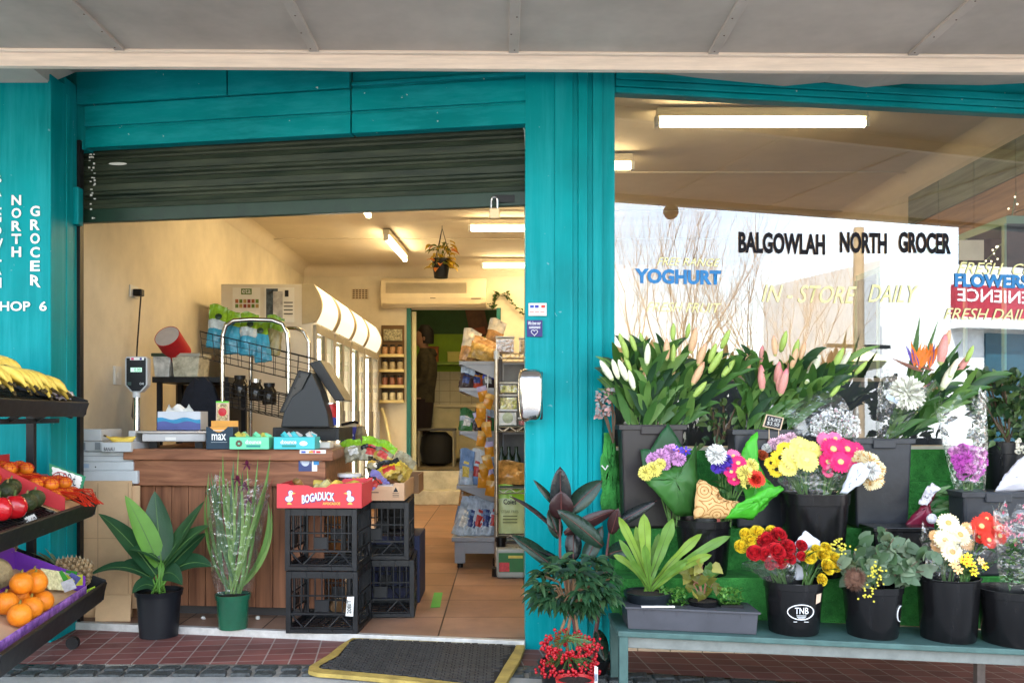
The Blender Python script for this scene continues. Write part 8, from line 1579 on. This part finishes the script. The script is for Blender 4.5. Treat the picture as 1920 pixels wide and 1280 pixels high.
# ---- plants on the ground left of the bench
t = pot('rubber plant with big leathery dark green and maroon leaves against the teal pillar', 1100, 1230, 90, 1290, 3.72, name='rubber_plant', cat='plant'); rbm = [leafmat('rubber_green', (.014, .034, .020), .28, .25, 6, trans=.03), leafmat('rubber_maroon', (.036, .014, .014), .32, .25, 6, trans=.05), leafmat('rubber_black', (.009, .012, .012), .25, .3, 6, trans=.02), mat('rubber_rib', (.12, .035, .03), .5, .1)]
b = MB(); Yr = 3.72; osh = lambda t: math.sin(math.pi*min(1, .04+.96*t)**.9)**.7
for (q0, q2, wd, mi, ar, nr) in (((1052, 968, 0), (1050, 874, -.03), .088, 2, 0, (0, -1, .25)), ((1052, 972, -.02), (1052, 920, -.05), .10, 1, 0, (0, -1, -.2)), ((1048, 955, 0), (1000, 899, -.02), .035, 0, .0, (.5, -1, .6)), ((1048, 1002, 0), (955, 930, -.05), .04, 1, .03, (.2, -.5, 1)), ((1062, 965, .02), (1130, 900, .04), .085, 0, .01, (-.4, -1, .2)), ((1130, 1024, -.04), (1044, 955, -.10), .075, 0, .01, (-.3, -1, .5)), ((1048, 1008, 0), (1028, 955, 0), .07, 0, 0, (.6, -1, 0)), ((1042, 1066, -.02), (958, 1003, -.1), .075, 0, .01, (.3, -.8, .7)), ((1052, 1050, 0), (985, 1022, -.06), .03, 2, .01, (0, -.6, 1)), ((1058, 1000, 0), (1155, 955, .02), .06, 1, .01, (-.2, -1, -.3)), ((1146, 1000, -.02), (1160, 952, -.06), .055, 1, 0, (-.5, -1, 0)), ((1140, 1040, 0), (1198, 1036, -.08), .08, 0, .03, (0, -1, .6)), ((1150, 985, .04), (1232, 938, 0), .05, 2, .0, (0, -1, .5)), ((1095, 1060, 0), (1130, 985, .02), .07, 0, 0, (-.5, -1, .1)), ((1110, 1100, 0), (1150, 1060, 0), .07, 0, 0, (.2, -1, .1)), ((1120, 1180, 0), (1135, 1240, -.06), .06, 0, .0, (.3, -1, .2)), ((1075, 1050, .03), (1075, 985, .05), .07, 2, 0, (0, -1, .1))): wleaf(b, (q0[0], q0[1], Yr+q0[2]), (q2[0], q2[1], Yr+q2[2]), wd, mi, ar, nr, n=10, fold=.22, shape=osh, rib=3)
b.build('leaves', rbm, t, smooth='all', solid=.0012); b = MB()
for pts in (((1090, 1235), (1068, 1120), (1050, 1040), (1050, 960)), ((1110, 1235), (1125, 1130), (1135, 1060), (1142, 1000), (1150, 960))): b.tube([W(x, y, Yr) for x, y in pts], [.010, .008, .006, .004, .003][:len(pts)], 8)
b.build('stem', mat('rubber_stem', (.13, .05, .045), .6, .2), t, smooth=True)
t = pot('coral berry shrub with dense glossy leaves and rings of red berries in a black pot', 1062, 1240, 104, 1310, 3.42, name='berry_shrub', cat='plant'); b = MB(); Ya = 3.46; c = W(1075, 1100, Ya); tw = MB()
for k in range(46):
    d = V((random.gauss(0, 1), random.gauss(0, .8), random.gauss(.15, .75))).normalized(); r = random.uniform(.07, .155); e = c+V((d.x*r*1.05, d.y*r*.9, d.z*r*.85)); tw.tube([c+V((-.01, 0, -.1)), c.lerp(e, .5), e], .003, 5)
    for j in range(11): a = j*2.4; o = V((math.cos(a), math.sin(a), random.uniform(-.5, .35))); o = (o+d*.6).normalized(); L_ = random.uniform(.05, .085); bleaf(b, e, e+o*L_*.55+V((0, 0, .012)), e+o*L_-V((0, 0, .018)), L_*.30, random.choice((0, 0, 0, 1, 2)), (o.x*.3, -.6, 1), n=5, fold=.35, wave=.03)
b.build('leaves', [leafmat('ardisia_green', (.022, .062, .026), .25, .3), leafmat('ardisia_light', (.055, .115, .045), .3, .3), leafmat('ardisia_blue', (.02, .045, .03), .22, .3)], t, smooth='all')
for x in (1045, 1062, 1085): tw.tube([W(x+6, 1250, Ya), W(x, 1200, Ya), W(1075, 1120, Ya)], .006, 6)
tw.build('branches', mat('ardisia_twig', (.22, .12, .06), .7), t); b = MB(); sb = MB()
for k in range(420):
    a = random.uniform(0, 6.28); ring_ = k % 2; rx = random.gauss(46, 7); p = W(1066+rx*math.cos(a), (1210 if ring_ else 1248)+15*math.sin(a)+random.gauss(0, 7), Ya-.08-.07*math.sin(a)+random.uniform(-.01, .01)); b.ball(p, random.uniform(.0056, .0074), 7)
    if k % 3 == 0: sb.tube([p, p.lerp(W(1066, (1195 if ring_ else 1230), Ya-.06), .5)+V((0, 0, .01)), W(1066, (1195 if ring_ else 1230), Ya-.06)], .001, 3)
o = b.build('berries', mat('berry_red', (.36, .006, .012), .16, .15, 40), t, smooth='all', fix=False); o['kind'] = 'stuff'; sb.build('berry_stalks', stemm, t, fix=False)
t = pot('red plastic pot in front of the coral berry shrub', 1078, 1271, 70, 1330, 3.25, mat('pot_red', (.42, .02, .02), .4), name='red_pot', cat='pot'); tg2 = thing('plant_tag', 'white plant label stuck up beside the red pot', 'label', tuple(W(1117, 1275, 3.3))); MB().slab([W(1114, 1290, 3.3), W(1121, 1290, 3.3), W(1121, 1250, 3.3), W(1115, 1247, 3.3)], (0, -1, 0), .001).build('tag_sheet', paper, tg2); decal('tag_picture', 1115, 1262, 1120, 1276, 3.299, mat('tag_pic', (.2, .25, .3), .6, .5, 60), tg2)
# ---- peace lily and orchid by the counter
t = pot('peace lily with broad dark leaves in a plain black pot before the counter', 298, 1105, 84, 1188, 4.26, mat('pot_navyblack', (.006, .0075, .011), .45, .2), name='peace_lily', cat='plant', ridge=.12); b = MB(); Yp = 4.26
pl_ = [leafmat('peace_dark', (.022, .075, .032), .38, .2, 7), leafmat('peace_bright', (.13, .30, .05), .4, .2, 7), leafmat('peace_mid', (.03, .085, .03), .38, .2, 7), mat('peace_rib', (.10, .20, .05), .5, .1)]
for (q0, q2, wd, mi, ar, nr, dY) in (((292, 1078), (184, 962), .085, 0, .05, (.3, -.7, 1), -.05), ((298, 1060), (234, 928), .085, 1, .03, (.9, -1, .3), -.08), ((302, 1050), (290, 920), .11, 0, .0, (.2, -1, .1), .04), ((306, 1055), (384, 938), .07, 2, .0, (-.6, -1, .6), .02), ((308, 1060), (392, 985), .085, 2, .045, (-.2, -.8, .9), -.04), ((312, 1070), (388, 998), .07, 0, .02, (-.2, -1, .5), .05), ((300, 1050), (243, 1030), .07, 0, .03, (.2, -.6, 1), -.1), ((286, 1085), (165, 1080), .055, 0, .10, (.2, -.6, 1), -.06), ((280, 1075), (228, 1055), .04, 0, .05, (.2, -.8, 1), .02), ((318, 1075), (398, 1062), .085, 0, .07, (-.2, -.7, .8), .0), ((290, 1100), (248, 1112), .06, 0, .05, (.1, -1, .7), -.1), ((308, 1075), (342, 1096), .075, 0, .05, (-.1, -1, .5), -.12), ((300, 1065), (270, 1010), .05, 2, .02, (.1, -1, .4), .06)):
    wd *= 1.25; p0, p2 = W(q0[0], q0[1], Yp), W(q2[0], q2[1], Yp+dY); bleaf(b, p0, (p0+p2)/2+V((0, 0, ar)), p2, wd, mi, nr, n=12, fold=.28, rib=3, shape=lambda t: math.sin(math.pi*min(1, .06+.94*t)**.75)**.8); b.tube([W(298+random.uniform(-14, 14), 1112, Yp+random.uniform(-.03, .03)), p0.lerp(W(298, 1112, Yp), .5), p0], .005, 6, 1)
b.build('leaves', pl_, t, smooth='all')
t = pot('orchid with long strap leaves wrapped in clear film, in a shiny green pot', 437, 1112, 64, 1180, 4.27, mat('pot_green_gloss', (.015, .10, .055), .18, .2, spec=.8), name='wrapped_orchid', cat='plant', ridge=.15); b = MB(); Yo = 4.30
for (tx_, ty, bx_, by, wd, mi) in [(391+random.uniform(0, 118), random.uniform(850, 990), random.uniform(-30, 40), random.uniform(10, 60), random.uniform(.014, .024), random.randrange(3)) for _ in range(12)]+list(((391, 885, -45, 60, .020, 0), (386, 925, -48, 60, .022, 0), (413, 875, -28, 30, .020, 1), (418, 850, -14, 20, .022, 0), (447, 838, 2, 0, .012, 1), (438, 860, -6, 10, .024, 2), (484, 856, 22, 20, .018, 0), (507, 852, 30, 30, .024, 0), (503, 940, 62, 60, .026, 0), (508, 950, 66, 70, .022, 1), (410, 920, -30, 50, .024, 2), (480, 930, 30, 50, .020, 0), (427, 895, -10, 30, .028, 1), (455, 880, 10, 20, .022, 2), (465, 920, 20, 20, .02, 1))):
    p0 = W(437+random.uniform(-14, 14), 1112, Yo+random.uniform(-.03, .03)); p2 = W(tx_, ty, Yo+random.uniform(-.05, .05)); bleaf(b, p0, W((437+tx_)/2+bx_*.7, (1112+ty)/2+by*.3, Yo-.02), p2, wd*.8, mi, (random.uniform(-.4, .4), -1, .2), n=12, fold=.35, shape=lambda t: min(1, .5+t*1.2)*min(1, (1-t)*3.2)**.7)
b.build('leaves', [leafmat('strap_green', (.11, .22, .05), .4, .2), leafmat('strap_light', (.17, .29, .07), .4, .2), leafmat('strap_dark', (.05, .12, .035), .4, .2)], t, smooth='all')
for (x, y) in ((463, 872), (459, 912), (445, 900), (466, 936)): p = W(x, y, Yo-.05); b = MB(); [b.leaf(p, V((math.cos(a), -.4, math.sin(a))), .03, .018, 0, n=3) for a in (.2, 1.5, 2.8, 4.2, 5.4)]; b.build('orchid_flower', mat('orchid_maroon', (.09, .008, .035), .5), t)
sleeve(t, (437, 1110), (448, 905), 66, 118, 4.28, jag=.015)
